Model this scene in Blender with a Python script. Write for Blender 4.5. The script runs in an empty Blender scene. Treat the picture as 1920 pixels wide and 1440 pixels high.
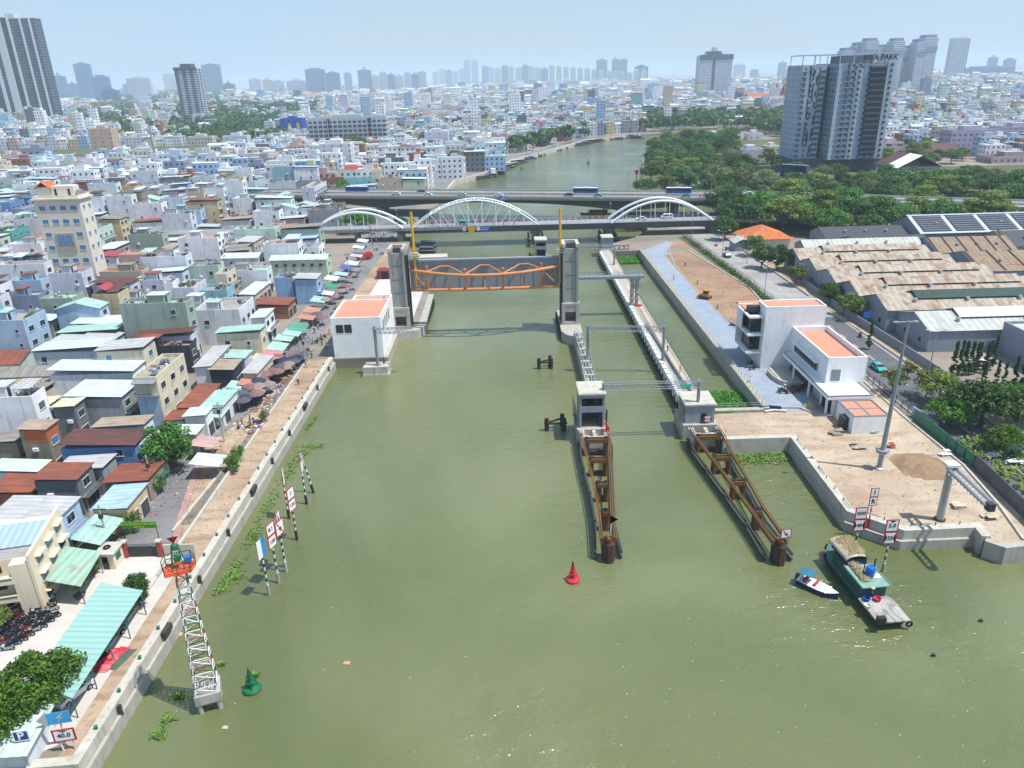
import bpy,math,random
from mathutils import Vector,Matrix
random.seed(7)
SC = bpy.context.scene
COL = SC.collection
R_ = math.radians
# -- camera
G = 2.5            # ground level above the water (m)
CAM_H = 64.0
FPX = 1400.0       # focal length in photo pixels (1920 wide)
TH = math.atan(577 / 1400.0)
RO = math.atan(0.0276)
cf = Vector((0,math.cos(TH),-math.sin(TH)))
u0 = Vector((0,math.sin(TH),math.cos(TH)))
cR = (Vector((1,0,0)) * math.cos(RO) - u0 * math.sin(RO))
cU = (Vector((1,0,0)) * math.sin(RO) + u0 * math.cos(RO))
cam = bpy.data.cameras.new('camera')
camo = bpy.data.objects.new('camera',cam)
COL.objects.link(camo)
cam.sensor_width = 36
cam.lens = 36 * FPX / 1920
cam.clip_end = 40000
cam.clip_start = 0.5
m = Matrix((cR,cU,-cf)).transposed().to_4x4()
m.translation = (0,0,CAM_H)
camo.matrix_world = m
SC.camera = camo
# -- light
SUN_EL,SUN_AZ = 65.0,math.atan2(1.0,-0.32)    # sun over the right bank,a little behind the camera
sd = Vector((math.sin(SUN_AZ),math.cos(SUN_AZ),0)) * math.cos(R_(SUN_EL)) + Vector((0,0,math.sin(R_(SUN_EL))))
sl = bpy.data.lights.new('sun','SUN')
sl.energy = 5.0
sl.angle = R_(0.5)
sl.color = (1.0,0.965,0.92)
slo = bpy.data.objects.new('sun',sl)
COL.objects.link(slo)
slo.rotation_euler = sd.to_track_quat('Z','Y').to_euler()
W = bpy.data.worlds.new('World')
SC.world = W
W.use_nodes = True
wn,wl = W.node_tree.nodes,W.node_tree.links
wn.clear()
sky = wn.new('ShaderNodeTexSky')
sky.sky_type = 'NISHITA'
sky.sun_disc = False
sky.sun_elevation = R_(SUN_EL)
sky.sun_rotation = SUN_AZ
sky.dust_density = 1.0
sky.air_density = 1.0
sky.ozone_density = 1.5
bg = wn.new('ShaderNodeBackground')
bg.inputs[1].default_value = 0.115
wo = wn.new('ShaderNodeOutputWorld')
tc = wn.new('ShaderNodeTexCoord'); mp = wn.new('ShaderNodeMapping'); mp.inputs['Scale'].default_value = (2.2,2.2,9)
nz = wn.new('ShaderNodeTexNoise'); nz.inputs['Scale'].default_value = 1.3; nz.inputs['Detail'].default_value = 7; nz.inputs['Roughness'].default_value = .6
rp = wn.new('ShaderNodeMapRange'); rp.inputs['From Min'].default_value = .38; rp.inputs['From Max'].default_value = .72; rp.inputs['To Min'].default_value = .3; rp.inputs['To Max'].default_value = .62
mx = wn.new('ShaderNodeMix'); mx.data_type = 'RGBA'
wl.new(tc.outputs['Generated'],mp.inputs[0]); wl.new(mp.outputs[0],nz.inputs[0]); wl.new(nz.outputs[0],rp.inputs[0])
wl.new(rp.outputs[0],mx.inputs[0]); wl.new(sky.outputs[0],mx.inputs[6]); mx.inputs[7].default_value = (3.6,5.5,8.1,1)
wl.new(mx.outputs[2],bg.inputs[0]); wl.new(bg.outputs[0],wo.inputs[0])
SC.view_settings.view_transform = 'Standard'
SC.view_settings.look = 'None'
SC.view_settings.exposure = 0.2
SC.view_settings.gamma = 1.0
SC.cycles.max_bounces = 6
SC.cycles.diffuse_bounces = 2
SC.cycles.glossy_bounces = 2
SC.cycles.transmission_bounces = 3
SC.cycles.volume_bounces = 1
SC.cycles.transparent_max_bounces = 6
SC.cycles.use_denoising = True
HAZE = 0.00014
# -- measuring: photo pixel -> place on a level plane
def P(px,py,z=G):
 a = (px - 960) / FPX; b = (720 - py) / FPX
 d = cf + cR * a + cU * b
 t = (z - CAM_H) / d.z
 return (d.x * t,d.y * t)
def ZZ(px,py,Y):
 a = (px - 960) / FPX; b = (720 - py) / FPX
 d = cf + cR * a + cU * b
 t = Y / d.y
 return (d.x * t,CAM_H + d.z * t)
def PX(x,y,z):
 d = Vector((x,y,z - CAM_H)); w = d.dot(cf)
 return (960 + FPX * d.dot(cR) / w,720 - FPX * d.dot(cU) / w)
# -- mesh builder
class MB:
 def __init__(s): s.v = []; s.f = []; s.m = []; s.uv = {}; s.col = []
 def face(s,pts,m=0,uv=None):
  i = len(s.v); s.v += [tuple(p) for p in pts]; s.f.append(tuple(range(i,i + len(pts)))); s.m.append(m)
  if uv: s.uv[len(s.f) - 1] = uv
  return s
 def box(s,x0,y0,z0,x1,y1,z1,m=0,mt=None,bot=True):
  i = len(s.v)
  s.v += [(x0,y0,z0),(x1,y0,z0),(x1,y1,z0),(x0,y1,z0),(x0,y0,z1),(x1,y0,z1),(x1,y1,z1),(x0,y1,z1)]
  fs = [(0,1,5,4),(1,2,6,5),(2,3,7,6),(3,0,4,7),(4,5,6,7)] + ([(3,2,1,0)] if bot else [])
  for k,q in enumerate(fs):
   s.f.append(tuple(i + j for j in q)); s.m.append(mt if (mt is not None and k == 4) else m)
   L = abs(x1 - x0) if k in (0,2) else abs(y1 - y0)
   if k < 4: s.uv[len(s.f) - 1] = [(0,0),(L,0),(L,z1 - z0),(0,z1 - z0)]
  return s
 def prism(s,poly,z0,z1,m=0,mt=None,bot=False):
  n = len(poly)
  a = sum(poly[i][0] * poly[(i + 1) % n][1] - poly[(i + 1) % n][0] * poly[i][1] for i in range(n))
  if a < 0: poly = poly[::-1]
  i = len(s.v)
  s.v += [(p[0],p[1],z0) for p in poly] + [(p[0],p[1],z1) for p in poly]
  for k in range(n):
   j = (k + 1) % n
   s.f.append((i + k,i + j,i + n + j,i + n + k)); s.m.append(m)
  s.f.append(tuple(i + n + k for k in range(n))); s.m.append(mt if mt is not None else m)
  if bot: s.f.append(tuple(i + n - 1 - k for k in range(n))); s.m.append(m)
  return s
 def tube(s,p,q,r,n=6,m=0,r2=None,caps=True):
  p = Vector(p); q = Vector(q); d = (q - p)
  if d.length < 1e-6: return s
  d.normalize(); a = d.orthogonal().normalized(); b = d.cross(a); r2 = r if r2 is None else r2
  if abs(d.z) < .98:
   a = Vector((0,0,1)).cross(d).normalized(); b = d.cross(a)
  i = len(s.v); o = math.pi / n
  for c,rr in ((p,r),(q,r2)):
   for k in range(n):
    t = 2 * math.pi * k / n + o
    s.v.append(tuple(c + a * (math.cos(t) * rr) + b * (math.sin(t) * rr)))
  for k in range(n):
   j = (k + 1) % n; s.f.append((i + k,i + j,i + n + j,i + n + k)); s.m.append(m)
  if caps:
   s.f.append(tuple(i + n - 1 - k for k in range(n))); s.f.append(tuple(i + n + k for k in range(n))); s.m += [m,m]
  return s
 def path(s,pts,r,n=6,m=0):
  for a,b in zip(pts,pts[1:]): s.tube(a,b,r,n,m)
  return s
 def lathe(s,prof,c=(0,0,0),n=14,m=0):
  i = len(s.v)
  for r,z in prof:
   for k in range(n):
    t = 2 * math.pi * k / n; s.v.append((c[0] + r * math.cos(t),c[1] + r * math.sin(t),c[2] + z))
  for h in range(len(prof) - 1):
   for k in range(n):
    j = (k + 1) % n; s.f.append((i + h * n + k,i + h * n + j,i + (h + 1) * n + j,i + (h + 1) * n + k)); s.m.append(m)
  s.f.append(tuple(i + n - 1 - k for k in range(n))); s.f.append(tuple(i + (len(prof) - 1) * n + k for k in range(n))); s.m += [m,m]
  return s
 def gable(s,x0,y0,x1,y1,z,hr,ax='x',over=.4,m=0,th=.08,mw=None):
  if ax == 'x':
   ym = (y0 + y1) / 2; e = over
   for (ya,yb) in ((y0 - e,ym),(y1 + e,ym)):
    za = z - hr * e / max(.1,(y1 - y0) / 2)
    pts = [(x0 - e,ya,za),(x1 + e,ya,za),(x1 + e,yb,z + hr),(x0 - e,yb,z + hr)]
    if ya > yb: pts = pts[::-1]
    s.slab(pts,th,m)
   if mw is not None:
    s.face([(x0,y0,z),(x0,ym,z + hr - .05),(x0,y1,z)],mw); s.face([(x1,y0,z),(x1,y1,z),(x1,ym,z + hr - .05)],mw)
  else:
   xm = (x0 + x1) / 2; e = over
   for (xa,xb) in ((x0 - e,xm),(x1 + e,xm)):
    za = z - hr * e / max(.1,(x1 - x0) / 2)
    pts = [(xa,y0 - e,za),(xb,y0 - e,z + hr),(xb,y1 + e,z + hr),(xa,y1 + e,za)]
    if xa < xb: pts = [pts[0],pts[1],pts[2],pts[3]]
    else: pts = pts[::-1]
    s.slab(pts,th,m)
   if mw is not None:
    s.face([(x0,y0,z),(x1,y0,z),(xm,y0,z + hr - .05)],mw); s.face([(x1,y1,z),(x0,y1,z),(xm,y1,z + hr - .05)],mw)
  return s
 def slab(s,pts,th,m=0):
  i = len(s.v); n = len(pts)
  s.v += [tuple(p) for p in pts] + [(p[0],p[1],p[2] - th) for p in pts]
  s.f.append(tuple(i + k for k in range(n))); s.f.append(tuple(i + 2 * n - 1 - k for k in range(n))); s.m += [m,m]
  for k in range(n):
   j = (k + 1) % n; s.f.append((i + j,i + k,i + n + k,i + n + j)); s.m.append(m)
  return s
 def mesh(s,name,mats,smooth=False):
  me = bpy.data.meshes.new(name)
  me.from_pydata(s.v,[],s.f)
  if not isinstance(mats,(list,tuple)): mats = [mats]
  for x in mats: me.materials.append(x)
  if len(mats) > 1: me.polygons.foreach_set('material_index',s.m)
  if s.uv:
   ul = me.uv_layers.new(name='UVMap')
   d = [0.0] * (2 * len(me.loops))
   for p in me.polygons:
    q = s.uv.get(p.index)
    if q:
     for k,li in enumerate(p.loop_indices): d[2 * li],d[2 * li + 1] = q[k]
   ul.data.foreach_set('uv',d)
  if s.col:
   ca = me.color_attributes.new('Col','FLOAT_COLOR','CORNER')
   d = []
   for p,c in zip(me.polygons,s.col): d += list(c) * p.loop_total
   ca.data.foreach_set('color',d)
  if smooth: me.polygons.foreach_set('use_smooth',[True] * len(me.polygons))
  me.update()
  return me
 def build(s,name,mats,parent=None,loc=None,smooth=False):
  return put(s.mesh(name,mats,smooth),name,parent,loc)
def put(me,name,parent=None,loc=None,rot=None):
 o = bpy.data.objects.new(name,me); COL.objects.link(o)
 if parent: o.parent = parent
 if loc is not None: o.location = loc
 if rot is not None: o.rotation_euler = rot
 return o
def tag(o,label=None,cat=None,group=None,kind=None):
 if label: o['label'] = label
 if cat: o['category'] = cat
 if group: o['group'] = group
 if kind: o['kind'] = kind
 return o
def thing(name,label,cat,loc=(0,0,0),rz=0,group=None):
 o = bpy.data.objects.new(name,None); COL.objects.link(o)
 o.location = loc; o.rotation_euler = (0,0,rz); o.empty_display_size = .5
 return tag(o,label,cat,group)
def dup(root,loc,rz=0,label=None,group=None,sc=None):
 r = root.copy(); COL.objects.link(r); r.location = loc; r.rotation_euler = (0,0,rz)
 if label: r['label'] = label
 if group: r['group'] = group
 if sc: r.scale = sc if isinstance(sc,tuple) else (sc,sc,sc)
 for c in KIDS(root):
  d = c.copy(); COL.objects.link(d); d.parent = r
  for g in KIDS(c):
   e = g.copy(); COL.objects.link(e); e.parent = d
 return r
_kc = {}
def KIDS(o):
 k = o.name
 if k not in _kc: _kc[k] = list(o.children)
 return _kc[k]
class Proto:
 """hands out the first copy itself, later ones as dup()s"""
 def __init__(s,root): s.r = root; s.used = False; s.n = 0
 def put(s,loc,rz=0,label=None,group=None,sc=None):
  s.n += 1
  if not s.used:
   s.used = True; KIDS(s.r); o = s.r; o.location = loc; o.rotation_euler = (0,0,rz)
   if label: o['label'] = label
   if group: o['group'] = group
   if sc: o.scale = sc if isinstance(sc,tuple) else (sc,sc,sc)
   return o
  return dup(s.r,loc,rz,label,group,sc)
def structure(mb,name,mat,loc=None): return tag(mb.build(name,mat,None,loc),kind='structure')
ORD = 'first second third fourth fifth sixth seventh eighth ninth tenth eleventh twelfth thirteenth fourteenth fifteenth sixteenth seventeenth eighteenth nineteenth twentieth'.split()
# -- materials
def lin(h,k=1.0):
 if isinstance(h,str):
  c = [int(h[i:i + 2],16) / 255 for i in (0,2,4)]
  c = [(x / 12.92 if x <= .04045 else ((x + .055) / 1.055) ** 2.4) * k for x in c]
  return (*c,1)
 return (*h[:3],1)
_mats = {}
def M(name,col,kind='plain',rough=.8,var=.12,dirt=.0,dcol='5a5044',scale=.6,metal=0,bump=0.0,per=1.0,ax='x',k=1.0,spec=.4):
 """kind: plain | wall (run-down streaks) | sheet (corrugated, seams, rust patches) | ground"""
 if name in _mats: return _mats[name]
 mt = bpy.data.materials.new(name); mt.use_nodes = True
 n,l = mt.node_tree.nodes,mt.node_tree.links
 b = n['Principled BSDF']; b.inputs['Roughness'].default_value = rough; b.inputs['Metallic'].default_value = metal
 b.inputs['Specular IOR Level'].default_value = spec
 tc = n.new('ShaderNodeTexCoord'); oi = n.new('ShaderNodeObjectInfo')
 ad = n.new('ShaderNodeVectorMath'); ad.operation = 'MULTIPLY_ADD'
 cb = n.new('ShaderNodeCombineXYZ')
 for i in range(3): l.new(oi.outputs['Random'],cb.inputs[i])
 ad.inputs[1].default_value = (60,60,60)
 l.new(cb.outputs[0],ad.inputs[0]); l.new(tc.outputs['Object'],ad.inputs[2])
 V = ad.outputs[0]
 def noise(sc,det=4,vec=None,sx=None):
  x = n.new('ShaderNodeTexNoise'); x.inputs['Scale'].default_value = sc; x.inputs['Detail'].default_value = det
  if sx:
   mp = n.new('ShaderNodeMapping'); mp.inputs['Scale'].default_value = sx; l.new(V,mp.inputs[0]); l.new(mp.outputs[0],x.inputs[0])
  else: l.new(V,x.inputs[0])
  return x.outputs[0]
 def rng(s,a,bb,c,d):
  x = n.new('ShaderNodeMapRange'); x.inputs[1].default_value = a; x.inputs[2].default_value = bb; x.inputs[3].default_value = c; x.inputs[4].default_value = d
  l.new(s,x.inputs[0]); return x.outputs[0]
 def mixc(f,a,bb,mode='MIX'):
  x = n.new('ShaderNodeMix'); x.data_type = 'RGBA'; x.blend_type = mode
  if isinstance(f,float): x.inputs[0].default_value = f
  else: l.new(f,x.inputs[0])
  for s,i in ((a,6),(bb,7)):
   if isinstance(s,tuple): x.inputs[i].default_value = s
   else: l.new(s,x.inputs[i])
  return x.outputs[2]
 base = lin(col,k)
 v = rng(noise(scale,5),.3,.7,1 - var,1 + var * .6)
 vc = n.new('ShaderNodeCombineXYZ')
 for i in range(3): l.new(v,vc.inputs[i])
 c = mixc(1.0,base,vc.outputs[0],'MULTIPLY')
 if kind == 'wall' and dirt:
  f = rng(noise(1.0,5,sx=(1.3,1.3,.12)),.52,.78,0,dirt)
  c = mixc(f,c,lin(dcol))
  f = rng(noise(.5,6),.58,.75,0,dirt * .8)
  c = mixc(f,c,lin(dcol))
 elif kind == 'sheet':
  w = n.new('ShaderNodeTexWave'); w.wave_type = 'BANDS'; w.bands_direction = 'X' if ax == 'x' else 'Y'; w.inputs['Scale'].default_value = .314 / per
  w.inputs['Distortion'].default_value = 0; l.new(tc.outputs['Object'],w.inputs[0])
  c = mixc(rng(w.outputs[1],0,.35,.22,0),c,lin('3a3a3c'))
  bp = n.new('ShaderNodeBump'); bp.inputs['Strength'].default_value = .5; bp.inputs['Distance'].default_value = .05
  l.new(w.outputs[1],bp.inputs['Height']); l.new(bp.outputs[0],b.inputs['Normal'])
  if dirt:
   f = rng(noise(.9,3,sx=(1 / per if ax == 'x' else .25,.25 if ax == 'x' else 1 / per,.3)),.48,.62,0,dirt)
   c = mixc(f,c,lin(dcol))
   f = rng(noise(.45,6),.55,.68,0,min(1,dirt * 1.2))
   c = mixc(f,c,lin(dcol,.8))
 elif kind == 'ground' and dirt:
  f = rng(noise(scale * .25,8),.46,.66,0,dirt)
  c = mixc(f,c,lin(dcol))
  f = rng(noise(1,6,sx=(scale * .5,scale * 1.6,1)),.5,.64,0,dirt * .7)
  c = mixc(f,c,lin(dcol,.85))
  f = rng(noise(scale * 5,5),.56,.72,0,dirt * .8)
  c = mixc(f,c,lin(dcol,.7))
 elif dirt:
  f = rng(noise(scale,6),.5,.7,0,dirt)
  c = mixc(f,c,lin(dcol))
 l.new(c,b.inputs['Base Color'])
 if bump and kind != 'sheet':
  bp = n.new('ShaderNodeBump'); bp.inputs['Strength'].default_value = 1; bp.inputs['Distance'].default_value = bump
  l.new(noise(scale * 3,6),bp.inputs['Height']); l.new(bp.outputs[0],b.inputs['Normal'])
 _mats[name] = mt
 return mt
def facade(name,wall,glass='1c2530',px=3.2,py=3.3,fw=.55,fh=.5,band=None,bandf=.0,usecol=False,rough=.7,stripe=None,sp=9.0,sf=.3):
 """wall with a regular grid of windows, drawn in the face's own metre grid"""
 if name in _mats: return _mats[name]
 mt = bpy.data.materials.new(name); mt.use_nodes = True
 n,l = mt.node_tree.nodes,mt.node_tree.links
 b = n['Principled BSDF']; b.inputs['Specular IOR Level'].default_value = .4
 uv = n.new('ShaderNodeUVMap'); sx = n.new('ShaderNodeSeparateXYZ'); l.new(uv.outputs[0],sx.inputs[0])
 def mth(op,a,bb=None):
  x = n.new('ShaderNodeMath'); x.operation = op
  for s,i in ((a,0),(bb,1)):
   if s is None: continue
   if isinstance(s,(int,float)): x.inputs[i].default_value = s
   else: l.new(s,x.inputs[i])
  return x.outputs[0]
 u = mth('DIVIDE',sx.outputs[0],px); v = mth('DIVIDE',sx.outputs[1],py)
 fu = mth('ABSOLUTE',mth('SUBTRACT',mth('FRACT',u),.5)); fv = mth('ABSOLUTE',mth('SUBTRACT',mth('FRACT',v),.5))
 win = mth('MULTIPLY',mth('LESS_THAN',fu,fw / 2),mth('LESS_THAN',fv,fh / 2))
 win = mth('MULTIPLY',win,mth('GREATER_THAN',sx.outputs[1],.01))
 cb = n.new('ShaderNodeCombineXYZ'); l.new(mth('FLOOR',u),cb.inputs[0]); l.new(mth('FLOOR',v),cb.inputs[1])
 oi = n.new('ShaderNodeObjectInfo'); l.new(oi.outputs['Random'],cb.inputs[2])
 wnz = n.new('ShaderNodeTexWhiteNoise'); l.new(cb.outputs[0],wnz.inputs[0])
 gm = n.new('ShaderNodeMix'); gm.data_type = 'RGBA'; l.new(wnz.outputs[0],gm.inputs[0]); gm.inputs[6].default_value = lin(glass,.5); gm.inputs[7].default_value = lin(glass,1.9)
 if usecol:
  at = n.new('ShaderNodeVertexColor'); at.layer_name = 'Col'; wc = at.outputs[0]
 else:
  rgb = n.new('ShaderNodeRGB'); rgb.outputs[0].default_value = lin(wall); wc = rgb.outputs[0]
 if stripe:
  fs = mth('LESS_THAN',mth('FRACT',mth('DIVIDE',sx.outputs[0],sp)),sf)
  sm = n.new('ShaderNodeMix'); sm.data_type = 'RGBA'; l.new(fs,sm.inputs[0]); l.new(wc,sm.inputs[6]); sm.inputs[7].default_value = lin(stripe); wc = sm.outputs[2]
 if band:
  fb = mth('LESS_THAN',mth('FRACT',v),bandf)
  bm = n.new('ShaderNodeMix'); bm.data_type = 'RGBA'; l.new(fb,bm.inputs[0]); l.new(wc,bm.inputs[6]); bm.inputs[7].default_value = lin(band); wc = bm.outputs[2]
 tc = n.new('ShaderNodeTexCoord'); nz = n.new('ShaderNodeTexNoise'); nz.inputs['Scale'].default_value = .15; nz.inputs['Detail'].default_value = 6; l.new(tc.outputs['Object'],nz.inputs[0])
 mr = n.new('ShaderNodeMapRange'); mr.inputs[1].default_value = .3; mr.inputs[2].default_value = .7; mr.inputs[3].default_value = .82; mr.inputs[4].default_value = 1.05; l.new(nz.outputs[0],mr.inputs[0])
 vm = n.new('ShaderNodeVectorMath'); vm.operation = 'SCALE'; l.new(wc,vm.inputs[0]); l.new(mr.outputs[0],vm.inputs['Scale'])
 fm = n.new('ShaderNodeMix'); fm.data_type = 'RGBA'; l.new(win,fm.inputs[0]); l.new(vm.outputs[0],fm.inputs[6]); l.new(gm.outputs[2],fm.inputs[7])
 l.new(fm.outputs[2],b.inputs['Base Color'])
 rr = n.new('ShaderNodeMapRange'); rr.inputs[3].default_value = rough; rr.inputs[4].default_value = .15; l.new(win,rr.inputs[0]); l.new(rr.outputs[0],b.inputs['Roughness'])
 _mats[name] = mt
 return mt
def leafmat(name,c1,c2,sc=.35):
 if name in _mats: return _mats[name]
 mt = bpy.data.materials.new(name); mt.use_nodes = True
 n,l = mt.node_tree.nodes,mt.node_tree.links
 b = n['Principled BSDF']; b.inputs['Roughness'].default_value = .55; b.inputs['Specular IOR Level'].default_value = .25
 tc = n.new('ShaderNodeTexCoord'); oi = n.new('ShaderNodeObjectInfo')
 nz = n.new('ShaderNodeTexNoise'); nz.inputs['Scale'].default_value = sc; nz.inputs['Detail'].default_value = 3; l.new(tc.outputs['Object'],nz.inputs[0])
 g = n.new('ShaderNodeNewGeometry')
 ad = n.new('ShaderNodeMath'); ad.operation = 'MULTIPLY_ADD'; ad.inputs[1].default_value = .35; l.new(g.outputs['Random Per Island'],ad.inputs[0]); l.new(nz.outputs[0],ad.inputs[2])
 mr = n.new('ShaderNodeMapRange'); mr.inputs[1].default_value = .42; mr.inputs[2].default_value = .88; l.new(ad.outputs[0],mr.inputs[0])
 mx = n.new('ShaderNodeMix'); mx.data_type = 'RGBA'; l.new(mr.outputs[0],mx.inputs[0]); mx.inputs[6].default_value = lin(c1); mx.inputs[7].default_value = lin(c2)
 hs = n.new('ShaderNodeHueSaturation')
 h = n.new('ShaderNodeMapRange'); h.inputs[3].default_value = .485; h.inputs[4].default_value = .515; l.new(oi.outputs['Random'],h.inputs[0]); l.new(h.outputs[0],hs.inputs['Hue'])
 h2 = n.new('ShaderNodeMapRange'); h2.inputs[3].default_value = .75; h2.inputs[4].default_value = 1.3; l.new(oi.outputs['Random'],h2.inputs[0]); l.new(h2.outputs[0],hs.inputs['Value'])
 l.new(mx.outputs[2],hs.inputs['Color']); l.new(hs.outputs[0],b.inputs['Base Color'])
 tr = n.new('ShaderNodeBsdfTranslucent'); l.new(hs.outputs[0],tr.inputs[0])
 ms = n.new('ShaderNodeMixShader'); ms.inputs[0].default_value = .28
 l.new(b.outputs[0],ms.inputs[1]); l.new(tr.outputs[0],ms.inputs[2]); l.new(ms.outputs[0],n['Material Output'].inputs[0])
 _mats[name] = mt
 return mt
CONC = M('concrete','a9a59b','wall',.85,.14,.5,'56524a',.5,bump=.01)
CONCD = M('concrete_dark','7d7c78','wall',.85,.18,.6,'3c3b38',.5)
CONCL = M('concrete_pale','b9b4a8','wall',.85,.12,.5,'6d675c',.4)
STEEL = M('grey_steel','8b959b','plain',.5,.08,metal=.3)
STEELD = M('dark_steel','35383c','plain',.6,.1)
GALV = M('galvanised','a6adb1','plain',.4,.1,metal=.5)
WHITE = M('white_paint','eaecec','wall',.6,.05,.3,'a3a4a2',.3)
WHITES = M('white_steel','d9e0e4','plain',.5,.05)
TERRA = M('terracotta_tiles','c48a70','plain',.85,.1,.25,'ad7154',.8)
GLASS = M('dark_glass','10161b','plain',.08,.1,spec=.8)
BLACK = M('black_rubber','101012','plain',.7,.1)
YELL = M('yellow_paint','d9a51e','plain',.45,.08)
ORANGE = M('orange_paint','cb8750','plain',.5,.12,.3,'b06a3f',.5)
GATEG = M('gate_grey','868e97','plain',.6,.1,.2,'585d61',.3)
RUST = M('rusty_steel','6b4524','plain',.85,.3,.6,'3e2a18',1.2)
RUSTY2 = M('rusty_yellow','74522b','plain',.8,.25,.55,'5c3a18',1.0)
RUSTD = M('dark_rust','3d2a24','plain',.9,.3,.4,'1d1614',1.2)
TIMBER = M('dark_fender','3b3c38','plain',.9,.2)
RED = M('red_paint','b5232d','plain',.5,.1)
GREEN = M('green_paint','14633f','plain',.5,.1)
BLUE = M('blue_paint','2068b4','plain',.5,.1)
BARK = M('bark','5b4b3c','plain',.95,.25)
SIGNW = M('sign_white','e4e6e6','plain',.6,.03)
SIGNB = M('sign_black','14161c','plain',.6,.03)
# -- WATER,LAND,ROADS
def water_mat():
 mt = bpy.data.materials.new('river_water'); mt.use_nodes = True
 n,l = mt.node_tree.nodes,mt.node_tree.links
 b = n['Principled BSDF']; b.inputs['Roughness'].default_value = .14; b.inputs['IOR'].default_value = 1.6
 tc = n.new('ShaderNodeTexCoord')
 def nz(sc,det,sx=None,dist=0):
  mp = n.new('ShaderNodeMapping'); mp.inputs['Scale'].default_value = sx or (1,1,1); l.new(tc.outputs['Object'],mp.inputs[0])
  x = n.new('ShaderNodeTexNoise'); x.inputs['Scale'].default_value = sc; x.inputs['Detail'].default_value = det; x.inputs['Distortion'].default_value = dist
  l.new(mp.outputs[0],x.inputs[0]); return x.outputs[0]
 big = nz(.018,6,(1,.6,1),.8)
 mx = n.new('ShaderNodeMix'); mx.data_type = 'RGBA'
 mr = n.new('ShaderNodeMapRange'); mr.inputs[1].default_value = .38; mr.inputs[2].default_value = .64; l.new(big,mr.inputs[0])
 l.new(mr.outputs[0],mx.inputs[0]); mx.inputs[6].default_value = lin('5b6239'); mx.inputs[7].default_value = lin('757a54')
 l.new(mx.outputs[2],b.inputs['Base Color'])
 h1 = nz(.55,6,(.5,1,1),.5); h2 = nz(2.6,4,(.6,1,1))
 pm = nz(.03,3)
 pr = n.new('ShaderNodeMapRange'); pr.inputs[1].default_value = .35; pr.inputs[2].default_value = .65; pr.inputs[3].default_value = .25; pr.inputs[4].default_value = 1.0; l.new(pm,pr.inputs[0])
 a = n.new('ShaderNodeMath'); a.operation = 'MULTIPLY_ADD'; a.inputs[1].default_value = .35; l.new(h2,a.inputs[0]); l.new(h1,a.inputs[2])
 bp = n.new('ShaderNodeBump'); bp.inputs['Distance'].default_value = .5; l.new(pr.outputs[0],bp.inputs['Strength']); l.new(a.outputs[0],bp.inputs['Height']); l.new(bp.outputs[0],b.inputs['Normal'])
 return mt
mb = MB(); mb.face([(-3500,-400,0),(9000,-400,0),(9000,6000,0),(-3500,6000,0)])
structure(mb,'river_water',water_mat())
LAND = M('land_ground','8d8377','ground',.95,.2,.6,'6a6a5e',.05)
Lp = [(-44,55),(-44,168.2),(-31,168.2),(-30.5,186),(-25,192.5),(-25,240),(-38,264),(-41,320),(-43,374),(-36,398),(-37,430),(-34,494),(-16,532),(5,616),(33,675),
 (82,793),(145,845),(184,862),(420,900),(1200,1050),(9000,1900),(14000,22000),(-14000,22000),(-14000,-120),(-62,-120),(-62,53)]
RQ = [P(1480,812,3),P(1593,954,3),P(1694,988,3),P(1831,982,3),P(1847,1006,3),P(1883,1018,3),P(1960,1010,3)]
Rp = [(37.5,120.2),(49.9,120.4)] + RQ[1:] + [(74.5,84),(74.5,-120),(9000,-120),(9000,1890),(1200,1045),(420,895),(250,850),(181,792),(158,740),(132,690),(104,589),(80,457),(59,365),
 (59.5,317),(51.2,301),(42,292),(36,288),(36,277),(49.5,277),(49.5,132),(37.5,131)]
mb = MB(); mb.prism(Lp,-2.5,G); mb.prism(Rp,-2.5,G); structure(mb,'land',LAND)
def sheet(name,poly,mat,lv,par=None):
 a = sum(poly[i][0] * poly[(i + 1) % len(poly)][1] - poly[(i + 1) % len(poly)][0] * poly[i][1] for i in range(len(poly)))
 if a < 0: poly = poly[::-1]
 mb = MB(); mb.face([(x,y,G + .004 * lv) for x,y in poly]); return structure(mb,name,mat)
SAND = M('sand','ad9881','ground',.95,.18,.8,'8a7159',.35,bump=.12)
SANDP = M('sand_pale','b4a48e','ground',.95,.18,.75,'9a806a',.25,bump=.2)
EARTH = M('red_earth','9d8068','ground',.95,.18,.7,'806650',.3,bump=.15)
ASPH = M('asphalt_street','82817f','ground',.9,.12,.5,'5b5a5c',.4)
ASPHR = M('asphalt_road','9b9996','ground',.9,.08,.35,'7a7672',.25)
ASPHD = M('asphalt_dark','5f6064','ground',.9,.1,.35,'4c4c4f',.25)
GRAV = M('blue_grey_gravel','8b97a6','ground',.95,.12,.35,'a39e96',.5,bump=.05)
PLAZA = M('plaza_concrete','c3beb6','ground',.9,.07,.3,'a39a90',.25)
PINKP = M('pink_paving','b08a80','ground',.9,.15,.4,'8b6b62',1.0)
GRASS = M('scrub_ground','5e6142','ground',.95,.25,.6,'4a4a34',.15)
RUBB = M('rubble_fill','8f8478','ground',.95,.5,.7,'5f5852',3,bump=.2)
stR = [(-49.7,90),(-50,96),(-55,118),(-55,127),(-52.4,139),(-51.2,163),(-50.2,182),(-48.4,204),(-48.3,262),(-47.3,320),(-48,420)]
stL = [(-60,420),(-60,320),(-61,272),(-61,235),(-61,195),(-61,163),(-61,146),(-61.5,131),(-62,121),(-60,99),(-56,90)]
sheet('street',stR + stL,ASPH,1)
sheet('promenade',[(-44,55),(-43.6,168)] + [(-49.8,168),(-51.4,163),(-52.6,139),(-55.2,127),(-55.2,118),(-50.2,96),(-46.6,89),(-46.4,58),(-46.2,54.8)],SAND,2)
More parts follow.
